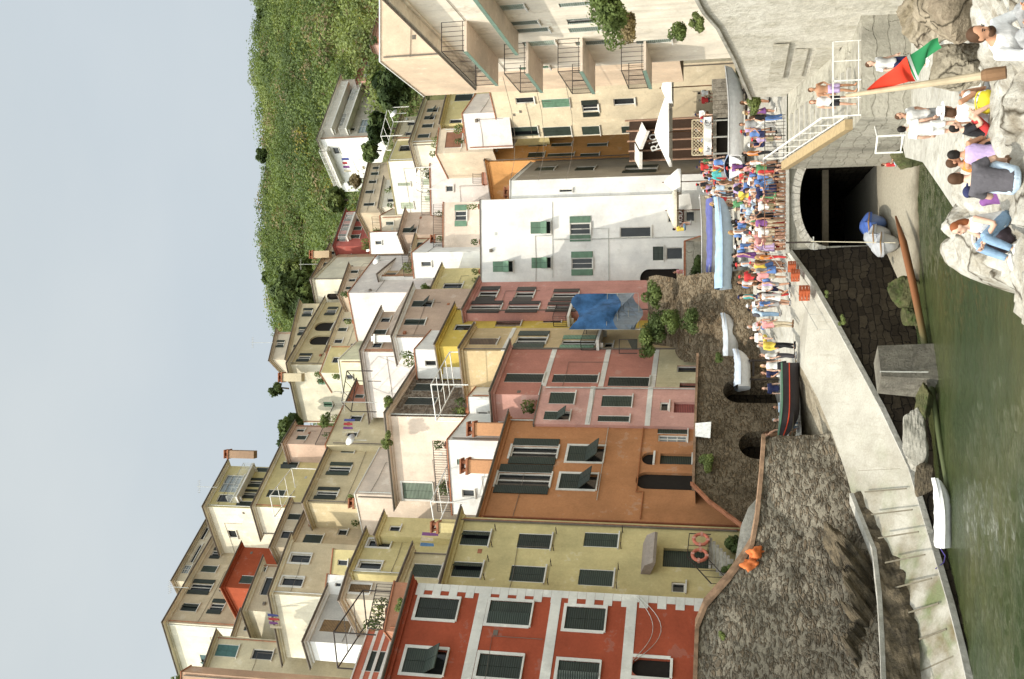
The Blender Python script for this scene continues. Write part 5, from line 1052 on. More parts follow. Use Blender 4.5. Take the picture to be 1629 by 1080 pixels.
t = thing('lattice_fence', 'cream diamond lattice fence on the edge of the cafe deck', 'fence', (x0, 61, zd)); xl, xr = P(1110, 247, 61).x, P(1110, 191, 61).x; zb_, zt3 = P(1119, 220, 61).z, P(1101, 220, 61).z; mb = MB(); W_ = xr - xl; H_ = zt3 - zb_
for k in range(-4, 16):
    for sg in (1, -1):
        xa = xl + k * .2; pa_ = []
        for q in range(21):
            xx = xa + sg * 0 + (q / 20) * H_ if sg > 0 else xa + H_ - (q / 20) * H_
            if xl <= xx <= xr: pa_.append((xx, 60.94 + .012 * sg, zb_ + H_ * q / 20))
        if len(pa_) > 1: mb.tube([pa_[0], pa_[-1]], .02, 4)
mb.build('lattice', simple('cream_lattice', (.58, .50, .34, 1), .8), t); mb = MB()
for z in (zb_, zt3): mb.obox((xl, 60.9, z - .03), (W_, 0, 0), (0, .08, 0), (0, 0, .06))
for x in (xl, (xl + xr) / 2, xr): mb.obox((x - .03, 60.905, zb_ + .03), (.06, 0, 0), (0, .07, 0), (0, 0, H_ - .06))
mb.build('frame', simple('cream_lattice', (.58, .50, .34, 1), .8), t)
t = thing('banner', 'white fabric banner with small emblem and lettering below the lattice', 'banner', (xl, 60.8, zb_)); mb = MB(); zbb, zbt = P(1132, 220, 60.8).z, P(1119.5, 220, 60.8).z; rows = []
for i in range(17): rows.append([(xl - .05 + (W_ + .15) * i / 16, 60.80 + .03 * math.sin(i * 1.1) * k, zbt + (zbb - zbt) * k / 4 + .012 * math.sin(i)) for k in range(5)])
mb.grid(rows); mb.build('cloth', simple('banner_white', (.80, .80, .79, 1), .9, 0, .04), t, True)
def text_mesh(name, body, size, mat, parent, loc, rot, ext=.01):
    cu = bpy.data.curves.new(name, 'FONT'); cu.body = body; cu.size = size; cu.extrude = ext; cu.align_x = 'CENTER'; cu.align_y = 'CENTER'
    o = bpy.data.objects.new('tmp', cu); col.objects.link(o); dg = bpy.context.evaluated_depsgraph_get(); dg.update()
    me = bpy.data.meshes.new_from_object(o.evaluated_get(dg)); bpy.data.objects.remove(o); me.materials.clear(); me.materials.append(mat)
    q = bpy.data.objects.new(name, me); col.objects.link(q); q.rotation_euler = rot; q.location = Vector(loc) - (parent.location if parent else Vector((0, 0, 0))); q.parent = parent; return q
INK = simple('grey_ink', (.10, .10, .11, 1), .8)
text_mesh('lettering', 'bar', .30, INK, t, (xl + .32, 60.76, (zbb + zbt) / 2), (R(90), 0, 0)); rows = []
mb = MB(); c = Vector((xr - .25, 60.76, (zbb + zbt) / 2)); mb.tube([c + Vector((.17 * math.cos(a), 0, .17 * math.sin(a))) for a in [k * math.pi / 8 for k in range(14)]], .022, 4); mb.tube([c + Vector((-.05, 0, -.1)), c + Vector((.05, 0, .0)), c + Vector((-.02, 0, .1)), c + Vector((.2, 0, .16))], .022, 4); mb.build('emblem', INK, t)
def umbrella(label, apex, half, drop, base, mat, rz=0, group=None):
    t = thing('parasol', label, 'parasol', (apex[0], apex[1], base), group); ax_, ay_, az = apex; mb = MB(); rows = []
    ring = [(half * math.cos(R(45 + 90 * k) + rz) * 1.414, half * math.sin(R(45 + 90 * k) + rz) * 1.414) for k in range(4)]; c8 = []
    for k in range(4): a, b = ring[k], ring[(k + 1) % 4]; c8 += [a, ((a[0] + b[0]) * .48, (a[1] + b[1]) * .48)]
    c8.append(c8[0])
    for k in range(6): q = k / 5; rows.append([(ax_ + x * q, ay_ + y * q, az - drop * q ** 1.15) for x, y in c8])
    rows.append([(x, y, z - .22) for x, y, z in rows[-1]]); mb.grid(rows); mb.build('canopy', mat, t, True)
    mb = MB(); mb.tube([(ax_, ay_, base), (ax_, ay_, az + .12)], .035, 6); mb.build('pole', WOOD, t); mb = MB(); mb.cbox((ax_, ay_, base + .06), .6, .6, .12); mb.build('base', CONC, t)
    mb = MB()
    for k in range(8): mb.tube([(ax_, ay_, az - .05), (ax_ + c8[k][0], ay_ + c8[k][1], az - drop - .04)], .012, 4)
    mb.build('rib', WOOD, t); return t
CANV = simple('white_canvas', (.80, .79, .76, 1), .9, 0, .06, 2)
a = P(1041, 211, 66); umbrella('large white square parasol over the cafe deck', tuple(a), 1.95, .85, zd, CANV)
a = P(1052, 140, 64); umbrella('white parasol at the right end of the cafe deck near the balconies', tuple(a), 1.0, .5, zd, CANV)
a = P(1056, 290, 71.5); umbrella('nearly closed white parasol at the corner of the white house', tuple(a), .8, 1.0, 8.2, CANV)
a = P(1061, 335, 71.8); umbrella('cream parasol standing before the white house below its window', tuple(a), 1.3, .55, 8.2, simple('cream_canvas', (.66, .60, .48, 1), .9))
# cafe front: dark recess with script lettering
t = thing('shopfront', 'dark recessed cafe front with white script lettering at the street end', 'cafe', (14.5, 74, 9)); mb = MB(); a, b = P(1001, 256, 74.5), P(1001, 192, 71.5); zlo = 8
mb.quad((a.x, a.y, zlo), (b.x, b.y, zlo), b, a); mb.build('wall', simple('dark_wood_front', (.045, .025, .015, 1), .7), t); e_ = (b - a); mb = MB(); n__ = Vector((e_.y, -e_.x, 0)).normalized()
for k in range(5): q = a + e_ * (k / 4); mb.obox(Vector((q.x, q.y, zlo)), e_.normalized() * .1, n__ * .1, Vector((0, 0, a.z - zlo)))
mb.build('mullion', simple('pinkish_frame', (.36, .22, .15, 1), .7), t)
text_mesh('lettering', 'Rio', 1.2, simple('white_script', (.6, .6, .58, 1), .8), t, tuple(P(1041, 222, 72.6) + n__ * .3), (R(90), R(-18), math.atan2(e_.y, e_.x)))
mb = MB(); 
for k in range(2):
    p0 = a + e_ * (.02 + .5 * k) + Vector((0, 0, -.9)); p1 = a + e_ * (.46 + .5 * k) + Vector((0, 0, -.9 - .5 * k)); mb.grid([[p0 + Vector((0, 0, .5)), p1 + Vector((0, 0, .5))], [p0 + n__ * 1.0 + Vector((0, 0, .1)), p1 + n__ * 1.0 + Vector((0, 0, .1))], [p0 + n__ * 1.02 + Vector((0, 0, -.12)), p1 + n__ * 1.02 + Vector((0, 0, -.12))]])
mb.build('awning', simple('grey_awning', (.55, .52, .48, 1), .9), t)
t = thing('cafe_sign', 'brown shop sign with white capital letters on the wall below the parasols', 'sign', tuple(P(1082, 344, 73.6))); a = P(1078, 361, 73.7); b = P(1088, 333, 73.7); mb = MB(); mb.obox((a.x, 73.62, b.z), (b.x - a.x, 0, 0), (0, .06, 0), (0, 0, a.z - b.z)); mb.build('board', simple('sign_brown', (.10, .045, .035, 1), .6), t)
text_mesh('lettering', 'TROLA', .40, simple('sign_white', (.75, .73, .70, 1), .7), t, ((a.x + b.x) / 2, 73.6, (a.z + b.z) / 2), (R(90), 0, 0))
# ------------------------------------------------------------------ flag
t = thing('flag', 'red white and green flag on a thick wooden staff by the shore', 'flag', tuple(P(1570, 122, 14.5)))
f0, f1 = P(1572, 119, 14.5), P(1346, 152, 15.2); mb = MB(); mb.tube([f0 + (f0 - f1) * .06, f0, f0.lerp(f1, .35), f1], [.062, .06, .05, .028], 10); mb.build('staff', simple('pale_wood', (.44, .36, .24, 1), .7, 0, .2, 3), t)
mb = MB(); mb.lathe(f0 - (f1 - f0).normalized() * .02, [(.085, -.2), (.09, -.1), (.09, .04), (.07, .1)], 10, (f1 - f0)); mb.build('socket', simple('rusty_brown', (.18, .10, .05, 1), .8), t)
h = [P(1380, 144, 15.08), P(1412, 138, 14.98), P(1440, 133, 14.9), P(1458, 128, 14.85)]; tp_ = [P(1380, 141, 15.0), P(1411, 117, 14.75), P(1434, 96, 14.45), P(1442, 91, 14.4)]
def curve(p, u):
    x = u * (len(p) - 1); i = min(int(x), len(p) - 2); return p[i].lerp(p[i + 1], x - i)
far = [P(1442, 91, 14.4), P(1470, 72, 14.2), P(1494, 58, 14.0)]; low = [P(1458, 128, 14.85), P(1470, 104, 14.6), P(1472, 92, 14.4), P(1498, 77, 14.1)]
def fold(p, u, v): return p + Vector((0, .07 * math.sin(u * 7 + v * 3), .012 * math.sin(u * 9)))
def patch(A, B, n=14, m=8): return [[fold(curve(A, i / n).lerp(curve(B, i / n), k / m), i / n, k / m) for k in range(m + 1)] for i in range(n + 1)]
CL = lambda nm, c: simple(nm, c, .75, 0, .08, 4)
mb = MB(); mb.grid(patch(h, tp_)); mb.build('red_band', CL('flag_red', (.62, .045, .02, 1)), t, True)
mb = MB(); mb.grid([[curve([h[3], tp_[3]], i / 10) + Vector((0, -.03, 0)), curve([h[3] + Vector((.0, 0, -.03)), P(1446, 86, 14.4)], i / 10) + Vector((0, -.03, 0))] for i in range(11)]); mb.build('white_band', CL('flag_white', (.72, .72, .68, 1)), t, True)
mb = MB(); mb.grid(patch(far, low)); mb.build('green_band', CL('flag_green', (.015, .16, .055, 1)), t, True)
# ------------------------------------------------------------------ rooftop clutter
def antenna(label, x, y, Y, h=2.6):
    p = P(x, y, Y); t = thing('antenna', label, 'antenna', tuple(p)); mb = MB(); mb.tube([p, p + Vector((0, 0, h))], .025, 5); mb.build('mast', WIRE, t); mb = MB(); q = p + Vector((0, 0, h - .2)); mb.tube([q + Vector((-.6, 0, 0)), q + Vector((.6, 0, 0))], .015, 4)
    for k in range(7): mb.tube([q + Vector((-.55 + .18 * k, -.3, 0)), q + Vector((-.55 + .18 * k, .3, 0))], .01, 4)
    mb.build('aerial', WIRE, t)
def dish(label, x, y, Y, r_=.45):
    p = P(x, y, Y); t = thing('satellite_dish', label, 'satellite dish', tuple(p)); mb = MB(); ax_ = Vector((.5, -.7, .45)).normalized(); c = p + Vector((0, 0, .8)); mb.lathe(c, [(.02, -.1), (r_ * .5, -.07), (r_ * .85, 0), (r_, .06)], 14, ax_); mb.build('dish', WPAINT, t, True); mb = MB(); mb.tube([p + Vector((0, 0, -.4)), c], .03, 5); mb.tube([c, c + ax_ * .5], .015, 4); mb.build('bracket', WIRE, t)
antenna('tall antenna mast on the ridge house roof', 434, 545, 101); antenna('antenna on the eaves of the topmost left house', 300, 935, 79, 2); antenna('antenna above the stone house roof', 600, 640, 62, 2.5); antenna('antenna over the pink cream terrace', 690, 400, 80, 2.2)
antenna('slim antenna on the veranda house roof', 345, 775, 84, 2); antenna('antenna on the tan house roof by the hill', 505, 420, 104, 2.2)
dish('white satellite dish on the lavender house terrace', 614, 414, 81); dish('white satellite dish beside the propped shutters house', 640, 180, 87); dish('white satellite dish on the cluttered terrace', 575, 700, 67); dish('white satellite dish near the small dark red house', 600, 395, 95)
def pergola(label, c4, h, mat=WPAINT, slats=0):
    t = thing('pergola', label, 'pergola', tuple(c4[0])); mb = MB(); up_ = Vector((0, 0, h))
    for p in c4: mb = MB(); mb.tube([p, p + up_], .04, 5); mb.build('post', mat, t)
    mb = MB()
    for i in range(4): mb.tube([c4[i] + up_, c4[(i + 1) % 4] + up_], .04, 5)
    for k in range(slats): q = (k + 1) / (slats + 1); mb.tube([c4[0].lerp(c4[1], q) + up_, c4[3].lerp(c4[2], q) + up_], .022, 4)
    mb.build('beam', mat, t)
def quad_at(x, y0, Y0, y1, Y1, d=2.5):
    a, b = PZ(x, y0, P(x, y0, Y0).z), PZ(x, y1, P(x, y0, Y0).z); b = P(x, y1, Y1); b.z = a.z; n_ = (b - a); n_ = Vector((-n_.y, n_.x, 0)).normalized() * d; return [a, b, b + n_, a + n_]
pergola('white pipe pergola frame on the terrace right of the stone house', quad_at(745, 612, 57, 560, 61), 2.3, WPAINT, 3)
pergola('white pipe frame over the yellow house terrace', quad_at(742, 800, 52, 728, 56, 2), 2.0, WPAINT, 2)
pergola('thin iron frame on the roof behind the red house', quad_at(598, 1010, 46, 940, 50, 2), 2.2, IRON, 2)
pergola('white pipe frame on the terrace of the tall white house', quad_at(640, 215, 92, 170, 94, 2), 2.2, WPAINT, 2)
pergola('iron awning frame on the lavender terrace', quad_at(585, 640, 68, 590, 69, 2), 2.0, IRON, 2)
pergola('pale frame with cross bars on the upper left terrace', quad_at(470, 790, 74, 745, 78, 2), 2.2, WPAINT, 2)
pergola('white frame on the pale flat roofed house', quad_at(700, 300, 83, 265, 83, 2), 2.2, WPAINT, 2)
CLOTHC = [(.55, .08, .08, 1), (.10, .12, .35, 1), (.75, .74, .72, 1), (.10, .22, .40, 1), (.70, .62, .45, 1), (.25, .10, .28, 1)]
def laundry(label, a, b, n_):
    t = thing('washing_line', label, 'washing line', tuple(a)); mb = MB(); mb.tube([a, b], .012, 4); mb.build('line', WIRE, t)
    for k in range(n_):
        mb = MB(); p = a.lerp(b, (k + .2) / n_); q = a.lerp(b, (k + .8) / n_); hh = .5 + rnd.random() * .5; mb.grid([[p.lerp(q, i / 4) + Vector((0, -.05 * math.sin(i + j), -hh * j / 4)) for i in range(5)] for j in range(5)])
        mb.build('hung_cloth', simple('laundry', CLOTHC[(k + n_) % 6], .9), t, True)
laundry('washing hung out on the terrace left of the salmon house', P(545, 690, 66), P(548, 665, 67.5), 4); laundry('washing line with dark clothes at the terrace above the yellow house', P(668, 870, 49), P(672, 845, 51), 3); laundry('white and red washing on the upper left terrace', P(430, 1000, 60), P(425, 975, 62), 4); laundry('washing on the villa balcony under the hill', P(548, 275, 120), P(543, 250, 121), 4)
t = thing('utility_pole', 'lone white pole standing in the hillside scrub', 'pole', tuple(P(528, 45, 190))); mb = MB(); mb.tube([P(530, 45, 190), P(478, 45, 190)], [.35, .25], 6); mb.build('pole', WPAINT, t); mb = MB(); q = P(480, 45, 190); mb.tube([q + Vector((-1.2, 0, 0)), q + Vector((1.2, 0, 0))], .12, 4); mb.build('crossarm', WPAINT, t)
mb = MB()
for i in range(6):
    a = P(800 + 25 * i, 122 + 3 * i, 50 + i); b = P(812 + 22 * i, 287, 74); mid = a.lerp(b, .5) + Vector((0, 0, -.5)); mb = MB(); mb.tube([a, a.lerp(mid, .5) + Vector((0, 0, -.12)), mid, mid.lerp(b, .5) + Vector((0, 0, -.12)), b], .016, 4)
    if i % 2 == 0: tag(mb.build('overhead_wire', FASCIA), ['upper', '', 'middle', '', 'lowest'][i] + ' overhead wire crossing the street to the white house wing', 'wire')
# ------------------------------------------------------------------ people
SKINM = tint_mat('skin', .6); CLOTHM = tint_mat('clothing', .9); HAIRM = tint_mat('hair', .7); EYE = simple('eye_dark', (.015, .012, .01, 1), .3)
V = Vector
def pose(kind):
    j = dict(pel=V((0, 0, .93)), sp=V((0, .01, 1.12)), ch=V((0, 0, 1.32)), nk=V((0, .01, 1.47)), hd=V((0, -.025, 1.60)), shL=V((-.185, .01, 1.405)), shR=V((.185, .01, 1.405)),
             elL=V((-.235, .04, 1.13)), elR=V((.235, .04, 1.13)), wrL=V((-.25, -.05, .88)), wrR=V((.25, -.05, .88)), hiL=V((-.09, 0, .90)), hiR=V((.09, 0, .90)), knL=V((-.105, -.03, .50)), knR=V((.105, -.03, .50)), anL=V((-.115, .02, .085)), anR=V((.115, .02, .085)), up=V((0, 0, 1)))
    if kind == 'camera': j.update(elR=V((.25, -.08, 1.14)), wrR=V((.10, -.27, 1.36)), elL=V((-.25, -.08, 1.14)), wrL=V((-.09, -.27, 1.36)))
    if kind == 'hip': j.update(elR=V((.33, .08, 1.16)), wrR=V((.16, -.04, 1.0)), knL=V((-.12, -.1, .5)), anL=V((-.16, -.02, .085)))
    if kind == 'point': j.update(elL=V((-.38, -.12, 1.30)), wrL=V((-.55, -.30, 1.36)))
    if kind == 'walk': j.update(knR=V((.10, -.16, .52)), anR=V((.10, -.24, .10)), knL=V((-.1, .05, .50)), anL=V((-.1, .33, .17)), wrR=V((.26, .16, .95)), elR=V((.24, .14, 1.15)), wrL=V((-.25, -.22, .97)), elL=V((-.24, -.03, 1.13)))
    if kind == 'lean': j.update(sp=V((0, -.06, 1.11)), ch=V((0, -.16, 1.28)), nk=V((0, -.22, 1.42)), hd=V((0, -.29, 1.53)), shL=V((-.19, -.17, 1.36)), shR=V((.19, -.17, 1.36)), elL=V((-.27, -.30, 1.10)), elR=V((.27, -.30, 1.10)), wrL=V((-.12, -.48, 1.06)), wrR=V((.12, -.46, 1.06)))
    if kind in ('sit', 'ground', 'ground_back'):
        g = .46 if kind == 'sit' else .11
        for k in j:
            if k not in ('up', 'knL', 'knR', 'anL', 'anR'): j[k] = j[k] + V((0, 0, g - .93))
        if kind == 'sit': j.update(knL=V((-.13, -.42, .48)), knR=V((.13, -.42, .48)), anL=V((-.13, -.40, .085)), anR=V((.14, -.44, .085)), wrL=V((-.14, -.34, .58)), wrR=V((.14, -.34, .58)), elL=V((-.26, -.08, .66)), elR=V((.26, -.08, .66)))
        else:
            b = .12 if kind == 'ground' else .0
            for k, dz in (('sp', .06), ('ch', .13), ('nk', .17), ('hd', .22), ('shL', .15), ('shR', .15)): j[k] = j[k] + V((0, -dz * (1 if kind == 'ground_back' else .6), 0))
            j.update(knL=V((-.17, -.40, .50)), knR=V((.17, -.40, .48)), anL=V((-.14, -.62, .085)), anR=V((.16, -.60, .085)), elL=V((-.28, -.22, .32)), elR=V((.28, -.22, .32)), wrL=V((-.15, -.42, .44)), wrR=V((.15, -.42, .44)))
    return j
def ell(mb, c, rx, ry, rz, rows=10, cols=14):
    g = []
    for i in range(rows + 1):
        th = math.pi * i / rows; g.append([V(c) + V((rx * math.sin(th) * math.cos(p), ry * math.sin(th) * math.sin(p), rz * math.cos(th))) for p in [2 * math.pi * k / cols for k in range(cols + 1)]])
    mb.grid(g)
def trunk(mb, secs, n=14):                             # list of centre, half width, half depth
    rows = []
    for i, (c, rx, ry) in enumerate(secs):
        d = (V(secs[min(i + 1, len(secs) - 1)][0]) - V(secs[max(i - 1, 0)][0])).normalized(); x = V((1, 0, 0)); y = d.cross(x).normalized()
        rows.append([V(c) + x * rx * math.cos(a) + y * ry * math.sin(a) for a in [2 * math.pi * k / n for k in range(n)]])
    v = [p for r_ in rows for p in r_]; f = []
    for i in range(len(rows) - 1):
        for k in range(n): f.append([i * n + k, i * n + (k + 1) % n, (i + 1) * n + (k + 1) % n, (i + 1) * n + k])
    f += [list(range(n))[::-1], [(len(rows) - 1) * n + k for k in range(n)]]; mb.add(v, f)
def hand(mb, wr, el, side, curl=.5):
    d = (wr - el).normalized(); x = d.cross(V((0, 1, 0))).normalized(); x = x if x.length > .1 else V((1, 0, 0)); nrm = d.cross(x).normalized(); pw = wr + d * .085
    trunk_r = [wr - d * .01, wr + d * .04, pw]; mb.tube(trunk_r, [.026, .036, .03], 8)
    for k, (o, l) in enumerate(((-.028, .062), (-.010, .072), (.010, .068), (.028, .052))):
        a = pw + x * o - d * .01; b = a + d * l * .5 - nrm * .012 * curl * side; c = b + d * l * .5 - nrm * .035 * curl * side; mb.tube([a, b, c], [.010, .009, .007], 5)
    a = wr + d * .03 - x * .03; mb.tube([a, a + d * .035 - x * .022, a + d * .065 - x * .026], [.012, .010, .008], 5)
def finish(mb, voxel, smooth_it=2):
    me = bpy.data.meshes.new('raw'); me.from_pydata([tuple(p) for p in mb.v], [], mb.f); o = bpy.data.objects.new('raw', me); col.objects.link(o)
    m = o.modifiers.new('r', 'REMESH'); m.mode = 'VOXEL'; m.voxel_size = voxel; m.use_smooth_shade = True
    s = o.modifiers.new('s', 'SMOOTH'); s.iterations = smooth_it; s.factor = .5
    dg = bpy.context.evaluated_depsgraph_get(); dg.update(); out = bpy.data.meshes.new_from_object(o.evaluated_get(dg)); bpy.data.objects.remove(o); bpy.data.meshes.remove(me)
    out.polygons.foreach_set('use_smooth', [True] * len(out.polygons)); return out
def with_extra(me, mb):
    v = [tuple(x.co) for x in me.vertices]; f = [list(p.vertices) for p in me.polygons]; o = len(v); v += [tuple(p) for p in mb.v]; f += [[o + i for i in q] for q in mb.f]
    n = bpy.data.meshes.new('body'); n.from_pydata(v, [], f); n.polygons.foreach_set('use_smooth', [True] * len(n.polygons)); return n
_pm = {}
def piece(kind, part, fine=False):
    key = (kind, part, fine)
    if key in _pm: return _pm[key]
    j = pose(kind); mb = MB(); vx = .016 if fine else .026; e = 0
    def secs(g, lo=0, hi=9):
        L_ = [(j['pel'] + V((0, .0, -.06)), .135, .105), (j['pel'], .165, .115), (j['pel'].lerp(j['sp'], .5), .150, .100), (j['sp'], .140, .095), (j['sp'].lerp(j['ch'], .6), .160, .108), (j['ch'], .178, .112), (j['ch'].lerp(j['nk'], .55), .165, .090), (j['ch'].lerp(j['nk'], .85), .10, .070), (j['nk'], .055, .058)]
        return [(c, rx + g, ry + g) for c, rx, ry in L_[lo:hi]]
    def arms(g, f=1.0, foref=1.0):
        for s in 'LR':
            a, b, c = j['sh' + s], j['el' + s], j['wr' + s]; q = a.lerp(b, f); mb.tube([a.lerp(j['ch'], .25), a, a.lerp(q, .5), q], [.055 + g, .056 + g, .048 + g, .040 + g + (.012 if f < 1 else 0)], 10)
            if f >= 1: mb.tube([b, b.lerp(c, .35), c], [.040 + g, .041 + g, .026 + g], 10)
    def legs(g, f=2.0):
        for s in 'LR':
            a, b, c = j['hi' + s], j['kn' + s], j['an' + s]; q = a.lerp(b, min(1, f)); mb.tube([a + V((0, 0, .03)), a.lerp(q, .4), q], [.088 + g, .080 + g, (.054 if f >= 1 else .068) + g], 12)
            if f > 1: q = b.lerp(c, min(1, f - 1)); mb.tube([b, b.lerp(q, .35), q], [.054 + g, .057 + g, .034 + g * (1.6 if f < 2 else 1.5)], 12)
    if part == 'body':
        trunk(mb, secs(0)); arms(0); legs(0)
        mb.tube([j['nk'] - V((0, 0, .05)), j['nk'].lerp(j['hd'], .55)], [.058, .052], 10)
        h = j['hd']; ell(mb, h + V((0, .012, .025)), .076, .094, .100); ell(mb, h + V((0, -.022, -.055)), .055, .062, .062); ell(mb, h + V((0, -.092, -.012)), .013, .02, .024)
        for s in (-1, 1): ell(mb, h + V((s * .079, .01, -.005)), .012, .022, .032, 6, 8)
        for s in 'LR':
            a = j['an' + s]; d = V((0, -1, 0)); mb.tube([a + V((0, .05, -.045)), a + V((0, -.06, -.045)), a + d * .15 + V((0, 0, -.055)), a + d * .19 + V((0, 0, -.06))], [.036, .042, .036, .022], 8)
        me = finish(mb, vx); ex = MB()
        for s, sg in (('L', 1), ('R', -1)): hand(ex, j['wr' + s], j['el' + s], sg)
        me = with_extra(me, ex); me.materials.append(SKINM)
    elif part in ('shirt', 'tank', 'long_shirt'):
        trunk(mb, secs(.018, 0 if kind not in ('sit', 'ground', 'ground_back') else 1, 8))
        if part == 'shirt': arms(.017, .62)
        elif part == 'long_shirt': arms(.015, 1)
        me = finish(mb, vx, 3); me.materials.append(CLOTHM)
    elif part in ('shorts', 'trousers', 'dress', 'skirt'):
        if part == 'trousers': trunk(mb, secs(.014, 0, 3)); legs(.014, 1.96)
        elif part == 'shorts': trunk(mb, secs(.016, 0, 3)); legs(.020, .78)
        else:
            s0 = secs(.020, 1, 8) if part == 'dress' else secs(.016, 1, 3)
            if kind in ('sit', 'ground', 'ground_back'): trunk(mb, s0); legs(.03, .9)
            else:
                k = (j['knL'] + j['knR']) / 2; trunk(mb, [(k + V((0, 0, .02)), .25, .19), (k.lerp(j['pel'], .5), .225, .16)] + s0)
        me = finish(mb, vx, 3); me.materials.append(CLOTHM)
    elif part == 'shoes':
        for s in 'LR':
            a = j['an' + s]; mb.tube([a + V((0, .065, -.04)), a + V((0, -.05, -.042)), a + V((0, -.15, -.052)), a + V((0, -.205, -.06))], [.042, .048, .042, .026], 8)
        me = bpy.data.meshes.new('shoes'); me.from_pydata([tuple(p) for p in mb.v], [], mb.f); me.materials.append(CLOTHM)
    elif part in ('short_hair', 'long_hair'):
        h = j['hd']; ell(mb, h + V((0, .028, .042)), .085, .095, .095); ell(mb, h + V((0, .05, -.01)), .080, .065, .075)
        if part == 'long_hair': mb.tube([h + V((0, .07, .02)), h + V((0, .095, -.10)), h + V((0, .10, -.22))], [.075, .082, .04], 10)
        me = finish(mb, vx * .8, 2); me.materials.append(HAIRM)
    elif part == 'hat':
        h = j['hd'] + V((0, .01, .065)); mb.lathe(h, [(.17, -.012), (.17, .0), (.098, .012), (.088, .07), (.05, .095)], 16, j['up']); me = bpy.data.meshes.new('hat'); me.from_pydata([tuple(p) for p in mb.v], [], mb.f); me.materials.append(CLOTHM)
    elif part == 'cap':
        h = j['hd'] + V((0, .015, .05)); ell(mb, h + V((0, 0, .02)), .092, .105, .075); mb.obox(h + V((-.07, -.19, .0)), (.14, 0, 0), (0, .12, .01), (0, 0, .012)); me = bpy.data.meshes.new('cap'); me.from_pydata([tuple(p) for p in mb.v], [], mb.f); me.materials.append(CLOTHM)
    elif part == 'backpack':
        c = j['ch'] + V((0, .19, -.08)); ell(mb, c, .15, .10, .22); ell(mb, c + V((0, .08, -.07)), .10, .05, .10); me = finish(mb, .03, 2); me.materials.append(CLOTHM)
    elif part == 'eyes':
        h = j['hd']
        for s in (-1, 1): ell(mb, h + V((s * .03, -.082, .006)), .011, .008, .007, 6, 8)
        mb.tube([h + V((-.022, -.083, -.062)), h + V((0, -.088, -.060)), h + V((.022, -.083, -.062))], .005, 5)
        for s in (-1, 1): mb.tube([h + V((s * .016, -.09, .026)), h + V((s * .045, -.078, .026))], .006, 4)
        me = bpy.data.meshes.new('eyes'); me.from_pydata([tuple(p) for p in mb.v], [], mb.f); me.materials.append(EYE)
    elif part == 'beard':
        h = j['hd']; ell(mb, h + V((0, -.04, -.085)), .062, .052, .055); ell(mb, h + V((0, -.085, -.045)), .035, .014, .010); me = finish(mb, .012, 2); me.materials.append(HAIRM)
    _pm[key] = me; return me
COLS = {'white': (.72, .71, .69), 'red': (.52, .05, .05), 'pink': (.66, .30, .30), 'blue': (.12, .22, .48), 'navy': (.03, .035, .09), 'black': (.025, .025, .028), 'grey': (.30, .30, .30), 'green': (.10, .26, .12), 'yellow': (.70, .55, .10), 'beige': (.50, .42, .30), 'khaki': (.26, .23, .14), 'purple': (.20, .08, .24), 'turquoise': (.10, .42, .42), 'orange': (.60, .22, .05), 'pale blue': (.42, .52, .62), 'brown': (.16, .09, .05), 'lilac': (.42, .32, .52), 'denim': (.20, .30, .42), 'peach': (.66, .42, .30), 'dark grey': (.09, .085, .095)}
HAIRC = {'brown': (.07, .035, .018), 'black': (.015, .012, .01), 'blond': (.38, .24, .10), 'grey': (.36, .34, .32), 'red': (.22, .07, .025)}
USED = set(); prnd = random.Random(21)
def person(label, pos, rz, kind='stand', top=('shirt', 'white'), bottom=('shorts', 'navy'), hair=('short_hair', 'brown'), extra=(), shoes='grey', scale=1.0, skin=None, group=None, fine=False, tilt=(0, 0)):
    assert label not in USED, label
    USED.add(label); t = thing('person', label, 'person', pos, group, rz, True); t.scale = (scale,) * 3; t.rotation_euler = (tilt[0], tilt[1], rz)
    sk = skin or prnd.choice([(.50, .28, .19), (.56, .33, .24), (.44, .23, .14), (.60, .38, .28)])
    def put(name, part, c, par=None):
        o = bpy.data.objects.new(name, piece(kind, part, fine)); col.objects.link(o); o.parent = par or t; o.color = tuple(c) + (1,); return o
    b = put('body', 'body', sk)
    if hair: put('hair', hair[0], HAIRC[hair[1]])
    if top: put(top[2] if len(top) > 2 else 'shirt', top[0], COLS[top[1]])
    if bottom: put(bottom[0], bottom[0], COLS[bottom[1]])
    if shoes: put('shoes', 'shoes', COLS[shoes])
    for p, c in extra: put(p, p, COLS.get(c, (.1, .1, .1)) if p not in ('eyes', 'beard') else HAIRC.get(c, (.02, .02, .02)))
    if fine: put('eyes', 'eyes', (.02, .02, .02))
    return t
TOPW = {'shirt': 'shirt', 'tank': 'vest', 'long_shirt': 'jacket', 'dress': 'dress'}
